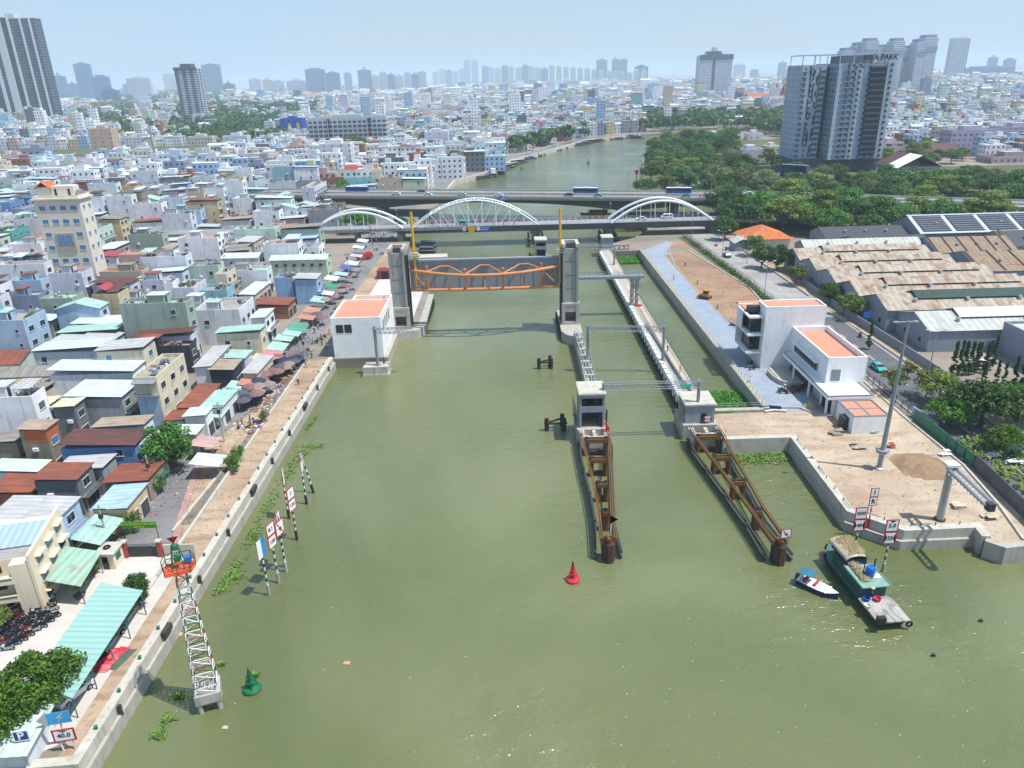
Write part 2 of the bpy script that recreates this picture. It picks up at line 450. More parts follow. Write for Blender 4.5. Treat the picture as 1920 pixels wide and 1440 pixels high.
sheet('side_promenade',[(-43.4,222),(-48.2,222),(-48.1,262),(-47.2,300),(-44.4,300),(-44,262)],SAND,2)
sheet('pavement',[(-50.3,96),(-55.3,118),(-55.3,127),(-56.2,127),(-56.3,118),(-51.4,96),(-49.2,90),(-48.2,90)],PINKP,3)
sheet('port_yard',[(-46.6,89.5),(-46.4,57),(-50,54.5),(-75,54.5),(-75,89.5)],PLAZA,2)
sheet('concrete_yard',[(-27,190),(-27,262),(-43.4,262),(-43.4,190)],PLAZA,3)
sheet('sand_yard',[(37.6,120.3),(49.9,120.5)] + RQ[1:] + [(84,84),(74.8,100),(74.4,146.5),(62,131.5),(37.6,131)],SANDP,1)
sheet('gravel_path',[(50,131.5),(50,276),(62,292),(66,288),(59,276),(56.5,250),(57.5,180),(61,172),(73,150),(64,131.5)],GRAV,2)
sheet('earth_field',[(56.6,268),(66.5,274),(74,215),(72.5,190),(68,183),(58.5,184),(56.6,215)],EARTH,3)
sheet('earth_mound',[(60,279),(66,292),(70,289),(67.5,277)],EARTH,3)
sheet('verge',[(68,300),(72.5,224),(73.6,150),(75.3,150),(75.3,224),(71,300)],GRASS,4)
sheet('road',[(76.2,-20),(75.6,150),(75.2,224),(72,300),(72,345),(86,345),(86,300),(87,210),(88.4,160),(88.6,-20)],ASPHR,4)
sheet('lower_road_surface',[(75.62,-20),(75.7,190),(88.1,190),(88.5,150),(88.6,-20)],ASPHD,5)
sheet('roadside',[(88.8,-20),(88.6,160),(87.2,210),(86.2,300),(94,300),(91.6,230),(91.6,-20)],SAND,2)
mb = MB()
for i in range(34):
 y = 60 + i * 7.5; x = 82.2 - max(0,y - 200) * .028
 mb.face([(x - .09,y,G + .024),(x + .09,y,G + .024),(x + .05,y + 3.2,G + .024),(x - .13,y + 3.2,G + .024)])
mb.face([(76.5,40,G + .024),(76.7,40,G + .024),(76.3,220,G + .024),(76.1,220,G + .024)]); mb.face([(87.8,40,G + .024),(88,40,G + .024),(87.3,200,G + .024),(87.1,200,G + .024)])
structure(mb,'road_markings',M('road_paint','cfcbb8','plain',.7,.2))
KERB = M('kerb_paint','b9b0a8','wall',.8,.1,.4,'8c3f3a')
mb = MB(); mb.box(88.5,20,G,88.8,160,G + .14); mb.prism([(88.5,160.1),(88.8,160.1),(87.3,210),(87.0,210)],G,G + .14); mb.prism([(87,210.1),(87.3,210.1),(86.3,300),(86.0,300)],G,G + .5)
structure(mb,'kerb',KERB)
mb = MB(); mb.box(-48.95,58,G,-48.5,167.6,G + .35); mb.prism([(-51.3,95),(-50.9,95),(-49.8,118),(-50.2,118)],G,G + .3)
structure(mb,'promenade_kerb',CONCL)
mb = MB(); mb.prism([(-50.85,97),(-49,97),(-49,117),(-49.85,117)],G,G + .1); mb.box(-50.2,122,G,-49,160,G + .08)
structure(mb,'planting_strip',RUBB)
sheet('park_ground',[(-560,640),(-250,640),(-120,520),(-110,600),(-260,900),(-430,1800),(-1300,1900),(-1000,900),(-560,760)],GRASS,1)
sheet('east_park_ground',[(62,318),(60,365),(81,457),(105,589),(134,690),(170,740),(270,740),(240,500),(420,500),(420,345),(100,330)],GRASS,1)
hw1 = [P(265,238),P(292,236),P(293,196),P(282,196),P(278,205)]
hw2 = [P(293,240),P(322,240),P(318,196),P(303,196)]
sheet('highway',[P(252,252),P(285,236),P(292,198),P(279,198)],ASPHR,3)
sheet('highway',[P(296,246),P(322,246),P(318,196),P(300,196)],ASPHR,3)
# -- QUAY WALLS
def wall_run(pts,name,label,cat,w=1.3,z0=-2.4,z1=3.0,ledge=.0,mat=CONCL,par=None):
 """a quay wall following pts; one solid per run with mitred joints"""
 L = []; Rr = []
 n = len(pts)
 for i,p in enumerate(pts):
  p = Vector((p[0],p[1]))
  d1 = (p - Vector(pts[i - 1][:2])).normalized() if i else None
  d2 = (Vector(pts[i + 1][:2]) - p).normalized() if i < n - 1 else None
  d = ((d1 or d2) + (d2 or d1)).normalized(); nn = Vector((-d.y,d.x)); k = 1.0
  if d1 and d2: k = 1 / max(.5,nn.dot(Vector((-d1.y,d1.x))))
  L.append(p + nn * (w / 2 * k)); Rr.append(p - nn * (w / 2 * k))
 mb = MB(); mb.prism([tuple(x) for x in L] + [tuple(x) for x in Rr[::-1]],z0,z1)
 return mb
def rails(name,pts,z,h=1.1,step=2.0,mat=GALV,parent=None,label=None,cat=None):
 mb = MB()
 for a,b in zip(pts,pts[1:]):
  a = Vector((*a[:2],z)); b = Vector((*b[:2],z)); L = (b - a).length; k = max(1,int(L / step))
  for i in range(k + 1):
   p = a.lerp(b,i / k); mb.tube(p,p + Vector((0,0,h)),.05,4)
  for hh in (.55,h): mb.tube(a + Vector((0,0,hh)),b + Vector((0,0,hh)),.045,4)
 return mb.build(name,mat,parent)
t = thing('quay_wall','long pale concrete quay wall between the sandy promenade and the river','quay wall')
wall_run([(-61,53.0),(-43.9,54.2),(-43.2,168.1)],'','','',1.05).build('coping',CONCL,t)
mb = MB(); mb.prism([(-43.3,54),(-42.9,54),(-42.15,168.1),(-42.6,168.1)],-2.4,1.7); mb.build('ledge',CONC,t)
mb = MB()
for i in range(10):
 y = 61 + i * 11.2
 q_ = (y - 54) * .0061; mb.box(-43.3 + q_,y,2.2,-42.75 + q_,y + 2.0,3.02) if i % 3 == 1 else mb.box(-43.2 + q_,y,1.5,-42.85 + q_,y + .35,2.9)
mb.build('fender',TIMBER,t)
bo = MB(); bo.lathe([(.17,0),(.14,.25),(.2,.32),(.2,.42),(.06,.5)],n=8); bome = bo.mesh('bollard',M('bollard_green','157a5b',rough=.5),True)
for i in range(22): put(bome,'bollard',t,(-43.75,58 + i * 5.0,3.0))
t = thing('quay_wall','angular concrete quay wall around the sandy headland with low steel rails','quay wall')
wall_run([(37.6,119.8),(50.2,119.9)] + [(p[0] - .1,p[1] - .4) for p in RQ[1:4]] + [(RQ[4][0] + .2,RQ[4][1])],'','','',1.2,-2.4,3.05).build('coping',CONCL,t)
mb = MB()
q = [(49.5,118.9)] + [(p[0] - .75,p[1] - 1.2) for p in RQ[1:4]]
mb2 = wall_run(q,'','','',.5,-2.4,1.5); mb2.build('ledge',CONC,t)
mb = MB()
for a,b in zip([(50.3,119)] + list(RQ[1:3]),list(RQ[1:4])):
 a = Vector((*a,3.05)); b = Vector((*b,3.05)); k = int((b - a).length / 3.2)
 for i in range(k): p = a.lerp(b,(i + .3) / k); mb.tube(p,p + Vector((0,0,.55)),.07,5)
 for i in range(0,k,3):
  p = a.lerp(b,(i + .3) / k); q2 = a.lerp(b,(i + 1.1) / k); mb.tube(p + Vector((0,0,.3)),q2 + Vector((0,0,.3)),.05,4)
mb.build('mooring_rail',STEELD,t)
t = thing('quay_wall','low broken concrete quay end beyond the headland corner','quay wall')
wall_run([(p[0],p[1] - .3) for p in RQ[4:]],'','','',1.0,-2.4,2.75).build('coping',CONC,t)
t = thing('quay_wall','pale canal quay wall with a steel handrail beside the blue grey gravel path','quay wall')
mb = MB(); mb.box(48.9,132.2,-2.4,50.1,277,3.0); mb.build('coping',CONC,t)
rails('handrail',[(49.3,132.5),(49.3,276.5)],3.0,1.1,2.0,M('handrail_steel','b7b2a6',metal=.2),t)
t = thing('footbridge','narrow walkway with rails across the canal mouth beside the green water hyacinths','footbridge')
mb = MB(); mb.box(38.8,131.6,2.6,48.85,132.9,2.95); mb.build('deck',CONC,t); rails('railing',[(39,132.8),(48.8,132.8)],2.95,1.0,1.6,GALV,t)
# -- TIDE GATE
def gate_tower(x0,x1,label):
 y0,y1 = 190.2,196.5
 t = thing('gate_tower',label,'gate tower',((x0 + x1) / 2,193,0))
 cx = (x0 + x1) / 2
 w = (x1 - x0) / 2
 mb = MB()
 mb.box(-w - .3,-3.3,2.5,-w + .6,3.6,7.6); mb.box(w - .6,-3.3,2.5,w + .3,3.6,7.6); mb.box(-w + .6,.5,2.5,w - .6,3.6,7.6); mb.box(-w - .3,-3.3,7.6,w + .3,3.6,8.3)
 mb.box(-w + .6,-3.3,2.5,w - .6,.5,3.2); mb.box(-w + .6,-3.2,5.9,w - .6,.5,7.59)
 mb.build('base',CONC,t)
 mb = MB()
 mb.box(-w,-2.8,8.3,-w + .55,3.2,23.6); mb.box(w - .55,-2.8,8.3,w,3.2,23.6)
 mb.box(-w + .55,-2.35,8.3,w - .55,-1.9,22.6); mb.box(-w + .55,2.8,8.3,w - .55,3.2,23.6)
 mb.build('shaft',CONCD if False else M('shaft_concrete','9c9c98','wall',.85,.12,.6,'5c5b56',.5),t)
 mb = MB()
 mb.box(-w - .12,-2.95,23.0,-w + .7,3.3,23.9); mb.box(w - .7,-2.95,23.0,w + .12,3.3,23.9); mb.box(-w + .7,2.4,23,w - .7,3.3,23.9)
 mb.build('crown_ring',CONCL,t)
 mb = MB()
 for z in (12.0,15.6,19.2): mb.box(-w + .55,-2.38,z,w - .55,-2.353,z + .07)
 mb.build('shaft_joint',STEELD,t)
 return t
gt1 = gate_tower(-31,-26.9,'grey concrete gate tower beside the white pump house with terracotta roof')
gt2 = gate_tower(14,18.1,'grey concrete gate tower standing in the river at the lock entrance')
for sx,x,lab,gx in ((1,-24.4,'tall yellow hoist mast on the gate tower nearer the market',-26.85),(-1,13.4,'tall yellow hoist mast on the gate tower by the lock',13.95)):
 t = thing('hoist_mast',lab,'mast',(x,191.6,0))
 mb = MB(); mb.tube((0,0,22.4),(0,0,32.8),.34,10); mb.tube((0,0,13.5),(0,0,21.6),.34,10); mb.build('mast_tube',YELL,t,smooth=False)
 mb = MB(); mb.box(-1.4,-1.3,21.5,1.4,1.3,22.0); mb.box(-1.0,-1.0,22.0,1.0,1.0,22.5); mb.build('bracket',CONC,t)
 t = thing('guide_rail','dark vertical steel guide rail on the ' + ('market' if sx > 0 else 'lock') + ' end of the raised orange gate','guide rail',(0,0,0))
 mb = MB()
 xa,xb = (gx,gx + .5) if sx > 0 else (gx - .5,gx)
 mb.box(xa,190.6,-1,xb,191.6,22); mb.box(xa,193.6,-1,xb,195,21.4); mb.build('rail',STEELD,t)
t = thing('tide_gate','raised grey tide gate panel with a curved orange truss between the towers','gate')
xl,xr = -25.9,13.1
mb = MB(); mb.box(xl,192.2,12.0,xr,193.2,20.4); mb.box(xl,191.9,20.0,xr,192.2,20.4); mb.build('panel',GATEG,t)
mb = MB()
for i in range(1,12): x = xl + (xr - xl) * i / 12; mb.box(x - .05,192.08,12.1,x + .05,192.2,20.0)
mb.build('stiffener',GATEG,t)
def bow(u): return 191.6 - 4.3 * (1 - (2 * u - 1) ** 2)
def bx(u): return xl + (xr - xl) * u
mb = MB(); N = 12
top = [Vector((bx(i / N),bow(i / N),18.0 - .9 * (1 - (2 * i / N - 1) ** 2))) for i in range(N + 1)]
mb.path(top,.42,10)
mb.build('upper_chord',ORANGE,t)
mb = MB(); bot = [Vector((bx(i / N),191.5 - .9 * (1 - (2 * i / N - 1) ** 2),12.6)) for i in range(N + 1)]; mb.path(bot,.42,10); mb.build('lower_chord',ORANGE,t)
def T(u): i = u * N; k = min(N - 1,int(i)); return top[k].lerp(top[k + 1],i - k)
def Bt(u): i = u * N; k = min(N - 1,int(i)); return bot[k].lerp(bot[k + 1],i - k)
mb = MB()
for u in (.12,.375,.625,.88): MB().tube(T(u) + Vector((0,.2,1.6)),Bt(u),.26,8).build('strut',ORANGE,t)
for u in (.25,.5,.75): MB().tube(Bt(u),Bt(u) + Vector((0,.5,2.4)),.16,6).build('strut',ORANGE,t)
mb = MB()
pk = lambda u: Vector((bx(u),192.0,18.6))
for a,p,b in ((.12,.235,.375),(.375,.5,.625),(.625,.765,.88)):
 mb.tube(T(a) + Vector((0,0,.2)),pk(p - .03),.2,6); mb.tube(pk(p + .03),T(b) + Vector((0,0,.2)),.2,6); mb.tube(pk(p - .03),pk(p + .03),.2,6)
for a,b in ((.0,.12),(.88,1.0)):
 mb.tube(T(a),Bt(b),.16,6); mb.tube(Bt(a),T(b),.16,6)
mb.build('brace',ORANGE,t)
t = thing('quay_block','grey concrete quay block under the gate tower by the white pump house','quay')
mb = MB(); mb.prism([(-42.9,168.4),(-29.6,168.4),(-29.6,186),(-24.6,188.5),(-22.9,193),(-23.4,224),(-27,224),(-30,189.9),(-42.9,189.9)],-2.4,2.45); mb.build('body',CONC,t)
mb = MB(); [mb.box(-23.3,y,-1,-22.8,y + .5,2.2) for y in range(195,222,3)]; mb.build('fender',TIMBER,t)
t = thing('river_pier','concrete pier in the river carrying the gate tower beside the lock channel','pier')
mb = MB(); mb.prism([(13.2,184.5),(14.2,181.5),(16.4,179.5),(18.6,183),(18.6,203),(13.2,203)],-2.4,2.48); mb.build('body',CONC,t)
[MB().box(12.8,y,-1,13.2,y + .45,2.3).build('fender',TIMBER,t) for y in (185,187.5,190,193,196,199,202)]
t = thing('pump_house','white windowless pump house with terracotta roof and white parapet on the quay','building',(0,0,G))
mb = MB(); mb.prism([(-42.4,168.9),(-30.6,168.9),(-30.6,184.6),(-42.4,184.6)],0,9.3); mb.build('wall',WHITE,t)
mb = MB()
for a in ((-42.4,168.9,-42.1,184.6),(-30.9,168.9,-30.6,184.6),(-42.1,168.9,-30.9,169.2),(-42.1,184.3,-30.9,184.6)): mb.box(a[0],a[1],9.3,a[2],a[3],9.9)
mb.build('parapet',WHITE,t)
mb = MB(); mb.box(-42.1,169.2,9.3,-30.9,184.3,9.42); mb.build('roof',TERRA,t)
for x in (-41.3,-39.3):
 mb = MB(); mb.box(x,168.84,6.2,x + 1.7,168.9,8.2); [mb.box(x + .05,168.81,6.3 + .24 * i,x + 1.65,168.84,6.36 + .24 * i) for i in range(8)]; mb.build('louvre',STEELD,t)
mb = MB(); [mb.box(-30.6,171 + 3 * i,5.8,-30.54,172.8 + 3 * i,8.4) for i in range(4)]; mb.build('louvre',M('grey_louvre','8b9196'),t)
t = thing('pump_house','smaller white block with terracotta roof adjoining the back of the pump house','building',(0,0,G))
mb = MB(); mb.box(-40.4,184.7,0,-30.7,189.7,9.0); mb.build('wall',WHITE,t)
mb = MB()
for a in ((-40.4,184.7,-40.1,189.7),(-31,184.7,-30.7,189.7),(-40.1,189.4,-31,189.7)): mb.box(a[0],a[1],9.0,a[2],a[3],9.6)
mb.build('parapet',WHITE,t); mb = MB(); mb.box(-40.1,184.7,9.0,-31,189.4,9.1); mb.build('roof',TERRA,t)
mb = MB(); mb.lathe([(.3,9.1),(.3,9.7),(.4,9.8)],(-32.4,187,0),8); mb.build('vent',CONC,t)
t = thing('mooring_block','square concrete block in the river in front of the white pump house','concrete block',(-31.6,163.8,0))
mb = MB(); mb.prism([(-3.2,-1.8),(2.9,-1.6),(3.1,2.2),(-2.9,2.0)],-1.5,.5,bot=True); mb.prism([(-3.0,-1.65),(2.75,-1.45),(2.9,2.05),(-2.75,1.85)],.5,2.3); mb.build('body',CONCL,t)
mb = MB(); mb.lathe([(.3,2.3),(.05,3.9)],(1.6,1.2,0),6); mb.build('marker_cone',GREEN,t)
def truss(mb,p,q,w,h,n,r=.05,rc=.09,m=0):
 p = Vector(p); q = Vector(q); d = (q - p).normalized(); s = Vector((-d.y,d.x,0)).normalized() * (w / 2); u = Vector((0,0,h))
 for o in (s,-s,s + u,-s + u): mb.tube(p + o,q + o,rc,5,m)
 for i in range(n):
  a = p.lerp(q,i / n); b = p.lerp(q,(i + 1) / n); mdl = (a + b) / 2
  for o in (s,-s): mb.tube(a + o,mdl + o + u,r,4,m); mb.tube(mdl + o + u,b + o,r,4,m)
  mb.tube(a + s + u,b - s + u,r,4,m); mb.tube(a + s,a - s,r,4,m)
t = thing('signal_gantry','grey steel pole with a single truss arm standing on the river block','gantry',(-31.2,163.4,2.3))
mb = MB(); mb.tube((0,0,0),(0,0,9.6),.38,10); mb.lathe([(.7,0),(.7,.15)],n=10); mb.build('pole',STEEL,t)
mb = MB(); truss(mb,(.3,0,7.9),(8.8,.1,7.9),.9,1.1,8); mb.box(-.5,-.6,8.9,.6,.6,9.05); mb.build('truss_arm',STEEL,t)
# -- NAVIGATION LOCK
t = thing('lock_wall','long concrete lock wall with walkway rails and white fender panels','lock wall')
mb = MB(); mb.box(34.6,131,-2.4,38.3,276.8,2.9); mb.build('body',CONC,t)
mb = MB(); mb.box(36.2,131.2,2.9,38.2,276,2.96); mb.build('walkway',M('walkway_sand','b9ad9c','ground',.9,.1,.4,'9a8f80',1),t)
mb = MB(); [mb.box(33.75,133 + 3.1 * i,.9,34.6,135.6 + 3.1 * i,3.05) for i in range(46)]; mb.build('fender_panel',M('fender_panel','cfcfcb','wall',.8,.1,.5,'6f6d68',1.5),t)
mb = MB(); [mb.box(33.55,132.7 + 3.1 * i,-1,34.1,133.2 + 3.1 * i,1.9) for i in range(47)]; mb.build('fender_pile',TIMBER,t)
rails('handrail',[(38.1,131.5),(38.1,276)],2.96,1.1,1.6,M('handrail_dark','6d7370',metal=.2),t)
rails('handrail',[(35.9,131.5),(35.9,200)],2.96,1.0,2.2,M('handrail_dark','6d7370',metal=.2),t)
mb = MB(); mb.path([(36.15,136,3.25),(36.9,141,3.25),(36.3,147,3.25),(35.5,186,3.25)],.26,8); mb.build('service_pipe',M('pipe_grey','6f7884',rough=.5),t)
t = thing('lock_wall','slender concrete guide wall with twin steel pipes between gate tower and cabin','lock wall')
mb = MB(); mb.prism([(16.2,181.6),(17.5,182.6),(18.3,168),(18.1,132.5),(15.6,132.5),(15.9,160)],-2.4,2.85); mb.build('body',CONC,t)
mb = MB(); [mb.box(18.28,134 + 3 * i,-1,18.7,134.5 + 3 * i,2.6) for i in range(12)]; mb.build('fender_pile',TIMBER,t)
mb = MB(); mb.path([(16.3,180,3.2),(16.6,163,3.2),(17.2,150,3.2),(16.6,133,3.2)],.2,8); mb.path([(17.0,181,3.2),(17.3,163,3.2),(17.8,150,3.2),(17.3,133,3.2)],.2,8); mb.build('service_pipe',GALV,t)
mb = MB(); [mb.box(16.2,134 + 4.2 * i,2.85,18.1,134.5 + 4.2 * i,3.5) for i in range(11)]; mb.build('pipe_saddle',CONCL,t)
rails('handrail',[(15.9,133),(15.9,146),(16.2,160),(16.3,180)],2.86,1.1,2,GALV,t)
rails('handrail',[(18.1,133),(18.25,160),(17.6,180)],2.86,1.1,2,GALV,t)
def cabin(x0,x1,y0,y1,z1,label,floors=2,lean=False):
 t = thing('lock_cabin',label,'control cabin',((x0 + x1) / 2,(y0 + y1) / 2,0)); a = (x1 - x0) / 2; b = (y1 - y0) / 2
 CB = M('cabin_concrete','8b9097','wall',.85,.1,.4,'5d5f60',.5)
 mb = MB(); mb.box(-a - .5,-b - .8,-2.4,a + .5,b + .8,3.0); mb.build('plinth',CONC,t)
 mb = MB()
 hs = (z1 - 3) / floors
 if floors > 1:
  for sx in (-1,1): mb.box(sx * a - (.35 if sx > 0 else 0),-b,3,sx * a + (.35 if sx < 0 else 0),b,z1)
  mb.box(-a + .35,b - .35,3,a - .35,b,z1)
  for i in range(1,floors): mb.box(-a + .35,-b,3 + hs * i - .2,a - .35,b - .35,3 + hs * i + .15)
  mb.box(-a + .35,-b,3 + hs * (floors - 1) + .15,a - .35,-b + .3,3 + hs * (floors - 1) + 1.0)
  mb.box(-a + .35,-b + .02,z1 - .7,a - .35,-b + .3,z1)
 else:
  mb.box(-a,-b,3,a,b,z1)
 mb.build('wall',CB,t)
 mb = MB(); mb.box(-a - .25,-b - .25,z1,a + .25,b + .25,z1 + .3); mb.box(-a,-b,z1 + .3,a,b,z1 + .36); mb.build('roof',CONCL,t)
 return t
c = cabin(12.4,17.0,125.6,131.4,9.6,'two storey open concrete control cabin at the head of the lock',2)
mb = MB(); mb.box(-1.8,-2.55,7.7,-.1,-2.45,8.5); mb.box(.4,-2.55,7.7,1.2,-2.45,8.5); mb.build('window',GLASS,c)
rails('ladder',[(-2.9,-2.5),(-2.9,2.6)],3,3.4,1.3,STEELD,c)
mb = MB(); mb.path([(-2.75,3.6,3),(-3.1,2,3.0),(-3.2,2,7.5)],.05,4); mb.tube((1.5,-2.2,3),(1.5,-2.2,6.5),.25,7); mb.build('hoist',STEELD,c)
c = cabin(32.2,37.6,126.2,132.2,6.6,'single storey grey control cabin at the sandy end of the lock wall',1)
mb = MB(); mb.box(-2.78,-2,4.3,-2.7,1.2,5.4); mb.box(.2,-3.08,3,1.2,-3.0,5); mb.build('window',GLASS,c)
c = cabin(9.8,13.8,268,274,9.0,'two storey open concrete cabin by the arch bridge at the far lock gate',2)
c = cabin(35.2,39.2,278,284,7.2,'small concrete cabin at the far end of the canal below the arch bridge',1)
for x0,x1,y0,lab in ((12.2,17.6,121.2,'pale concrete gate head with slots before the two storey cabin'),(32.4,38.6,121.0,'pale concrete gate head with slots before the grey cabin')):
 t = thing('gate_block',lab,'gate block')
 mb = MB(); mb.box(x0,y0,-2.4,x1,y0 + 3.6,1.9); mb.box(x0,y0,1.9,x1,y0 + .9,3.0); mb.box(x0,y0 + .9,1.9,x0 + .9,y0 + 3.6,3.0); mb.box(x1 - .9,y0 + .9,1.9,x1,y0 + 3.6,3.0); mb.box((x0 + x1) / 2 - .3,y0 + .9,1.9,(x0 + x1) / 2 + .3,y0 + 3.6,2.9)
 mb.build('body',CONCL,t)
 rails('handrail',[(x0 + .2,y0 + .2),(x1 - .2,y0 + .2)],3.0,1.0,1.4,GALV,t)
mb = MB(); mb.box(17.0,123.6,3.0,17.7,124.2,3.9); mb.tube((17.3,123.9,3.9),(17.0,123.9,4.9),.18,6); mb.box(16.3,123.5,3,16.7,124.4,3.3); tag(mb.build('winch',RED),'small red winch on the gate head beside the two storey cabin','winch')
def gantry(x0,x1,y,z,label,zb=3.0,tilt=0):
 t = thing('gantry',label,'gantry',(0,y,0))
 for x,yy in ((x0,0),(x1,tilt)):
  mb = MB(); mb.tube((x,yy,zb),(x,yy,z + 1.3),.32,8); mb.lathe([(.6,0),(.6,.2)],(x,yy,zb),8); mb.build('post',STEEL,t)
 mb = MB(); truss(mb,(x0,0,z),(x1,tilt,z),1.0,1.1,18,.045,.08); mb.build('truss_beam',STEEL,t)
 return t
g = gantry(16.9,34.6,127.2,10.0,'grey truss gantry spanning between the two lock cabins')
gs = thing('lock_sign','small green sign hung on the truss gantry between the lock cabins','sign')
mb = MB(); mb.box(31.0,126.5,10.2,33.0,126.6,10.9); mb.build('panel',M('sign_mint','45b99a'),gs)
gantry(17.6,34.6,161.5,10.0,'grey truss gantry across the middle of the lock',3.0,-1.8)
gantry(20.5,36.4,256,8.4,'slender truss gantry across the far end of the lock',3.0,-2)
t = thing('gangway','grey footbridge from the lock gate tower to the twin concrete columns','footbridge')
mb = MB(); mb.box(18.2,203.6,10.9,37.8,205.6,11.6); mb.build('deck',STEEL,t); rails('railing',[(18.3,203.7),(37.7,203.7)],11.6,1.1,1.3,GALV,t); rails('railing',[(18.3,205.5),(37.7,205.5)],11.6,1.1,1.3,GALV,t)
t = thing('column','pair of joined concrete columns carrying the footbridge end','column',(35.3,204.6,2.9))
mb = MB(); mb.tube((-.7,0,0),(-.7,0,7.6),.55,12); mb.tube((.7,0,0),(.7,0,7.6),.55,12); mb.box(-1.5,-.8,7.6,1.5,.8,7.99); [mb.box(-1.3,-.66,z,1.3,.66,z + .12) for z in (2,3.8,5.6)]; mb.build('shaft',CONC,t)
mb = MB(); mb.box(35.6,202.9,2.97,37.2,204,3.35); tag(mb.build('tarpaulin',RED),'red tarpaulin bundle at the foot of the footbridge columns','tarpaulin')
def dolphin(x,y,s,label):
 t = thing('dolphin',label,'mooring piles',(x,y,0)); pts = [(-1.7,-.6),(1.5,-.7),(1.3,1.3)]
 for a in pts:
  mb = MB(); mb.tube((a[0] * s,a[1] * s,-2),(a[0] * s,a[1] * s,2.6),.42,9); mb.build('pile',RUSTD,t)
 mb = MB()
 for i in range(3):
  a,b = pts[i],pts[(i + 1) % 3]
  for z in (1.6,): mb.tube((a[0] * s * 1.25,a[1] * s * 1.25,z),(b[0] * s * 1.25,b[1] * s * 1.25,z),.24,6)
 mb.build('frame',RUSTD,t)
dolphin(8.0,164.8,.9,'rusty three pile dolphin in the middle of the river')
dolphin(8.3,131.6,1.05,'rusty three pile dolphin beside the two storey lock cabin')
dolphin(9.6,278,.9,'rusty three pile dolphin behind the raised tide gate')
def guide(frames,nose,label):
 t = thing('guide_structure',label,'guide pier')
 zt = 3.6
 W1 = [Vector((*f[0],zt)) for f in frames]; W2 = [Vector((*f[1],zt)) for f in frames]; nz = Vector((*nose,zt))
 n0 = Vector((W1[0].x,W1[0].y + 3,zt)); n1 = Vector((W2[0].x,W2[0].y + 3,zt))
 mb = MB()
 for A,s in (([n0] + W1 + [nz + Vector((-.5,0,0))],-1),([n1] + W2 + [nz + Vector((.5,0,0))],1)):
  for off in (.65,.35):
   mb.path([p + Vector((s * off,0,0)) for p in A],.09,4)
  mb.path([p + Vector((s * .5,0,-.5)) for p in A],.12,4)
 mb.build('walkway_rail',RUSTY2,t)
 mb = MB()
 for A,s in (([n0] + W1 + [nz + Vector((-.9,0,0))],-1),([n1] + W2 + [nz + Vector((.9,0,0))],1)):
  for z in (.4,1.3): mb.path([p + Vector((s * .95,0,z - zt)) for p in A],.22,4)
 mb.build('fender_beam',TIMBER,t)
 for a,b in zip(W1,W2):
  for p in (a,b):
   d = Vector((.25 if p is a else -.25,0,0))
   m2 = MB(); m2.tube((p.x + d.x,p.y,-2),(p.x + d.x,p.y,zt),.46,12,caps=False); m2.tube((p.x + d.x,p.y,zt - .01),(p.x + d.x,p.y,zt - .04),.4,12,1); m2.build('pile',[RUST,SIGNB],t)
  m2 = MB(); m2.box(a.x,a.y - .55,zt - .9,b.x,a.y - .3,zt - .15); m2.box(a.x,a.y + .3,zt - .9,b.x,a.y + .55,zt - .15); m2.build('cross_beam',RUSTY2,t)
  m2 = MB(); m2.box(a.x,a.y - .1,.3,b.x,a.y + .7,.7); m2.build('cross_beam',TIMBER,t)
 mb = MB(); mb.prism([(nz.x - .8,nz.y + 1.2),(nz.x - .7,nz.y - .3),(nz.x - .2,nz.y - 1),(nz.x + .5,nz.y - .9),(nz.x + .9,nz.y - .2),(nz.x + .8,nz.y + 1.2)],-2,3.0); mb.build('nose',M('nose_rust','4c332a','wall',.9,.2,.6,'2c2624',.8),t)
 for d in ((-.35,.3),(.4,.3),(0,-.4)):
  m2 = MB(); m2.tube((nz.x + d[0],nz.y + d[1],3.0),(nz.x + d[0],nz.y + d[1],3.9),.3,9); m2.build('pile',RUST,t)
 return t
guide([((12.9,120.3),(16.9,120.3)),((12.9,112.8),(15.8,112.8)),((13.1,104.5),(14.9,104.5)),((13.0,96.2),(13.9,96.2))],(13.0,88.6),'long tapering rusty steel guide pier ahead of the two storey lock cabin')
guide([((33.0,120.3),(37.2,120.3)),((33.8,112.3),(36.8,112.3)),((34.7,104.0),(36.8,104.0)),((35.5,95.3),(36.6,95.3))],(36.6,86.9),'long tapering rusty steel guide pier next to the sandy headland')
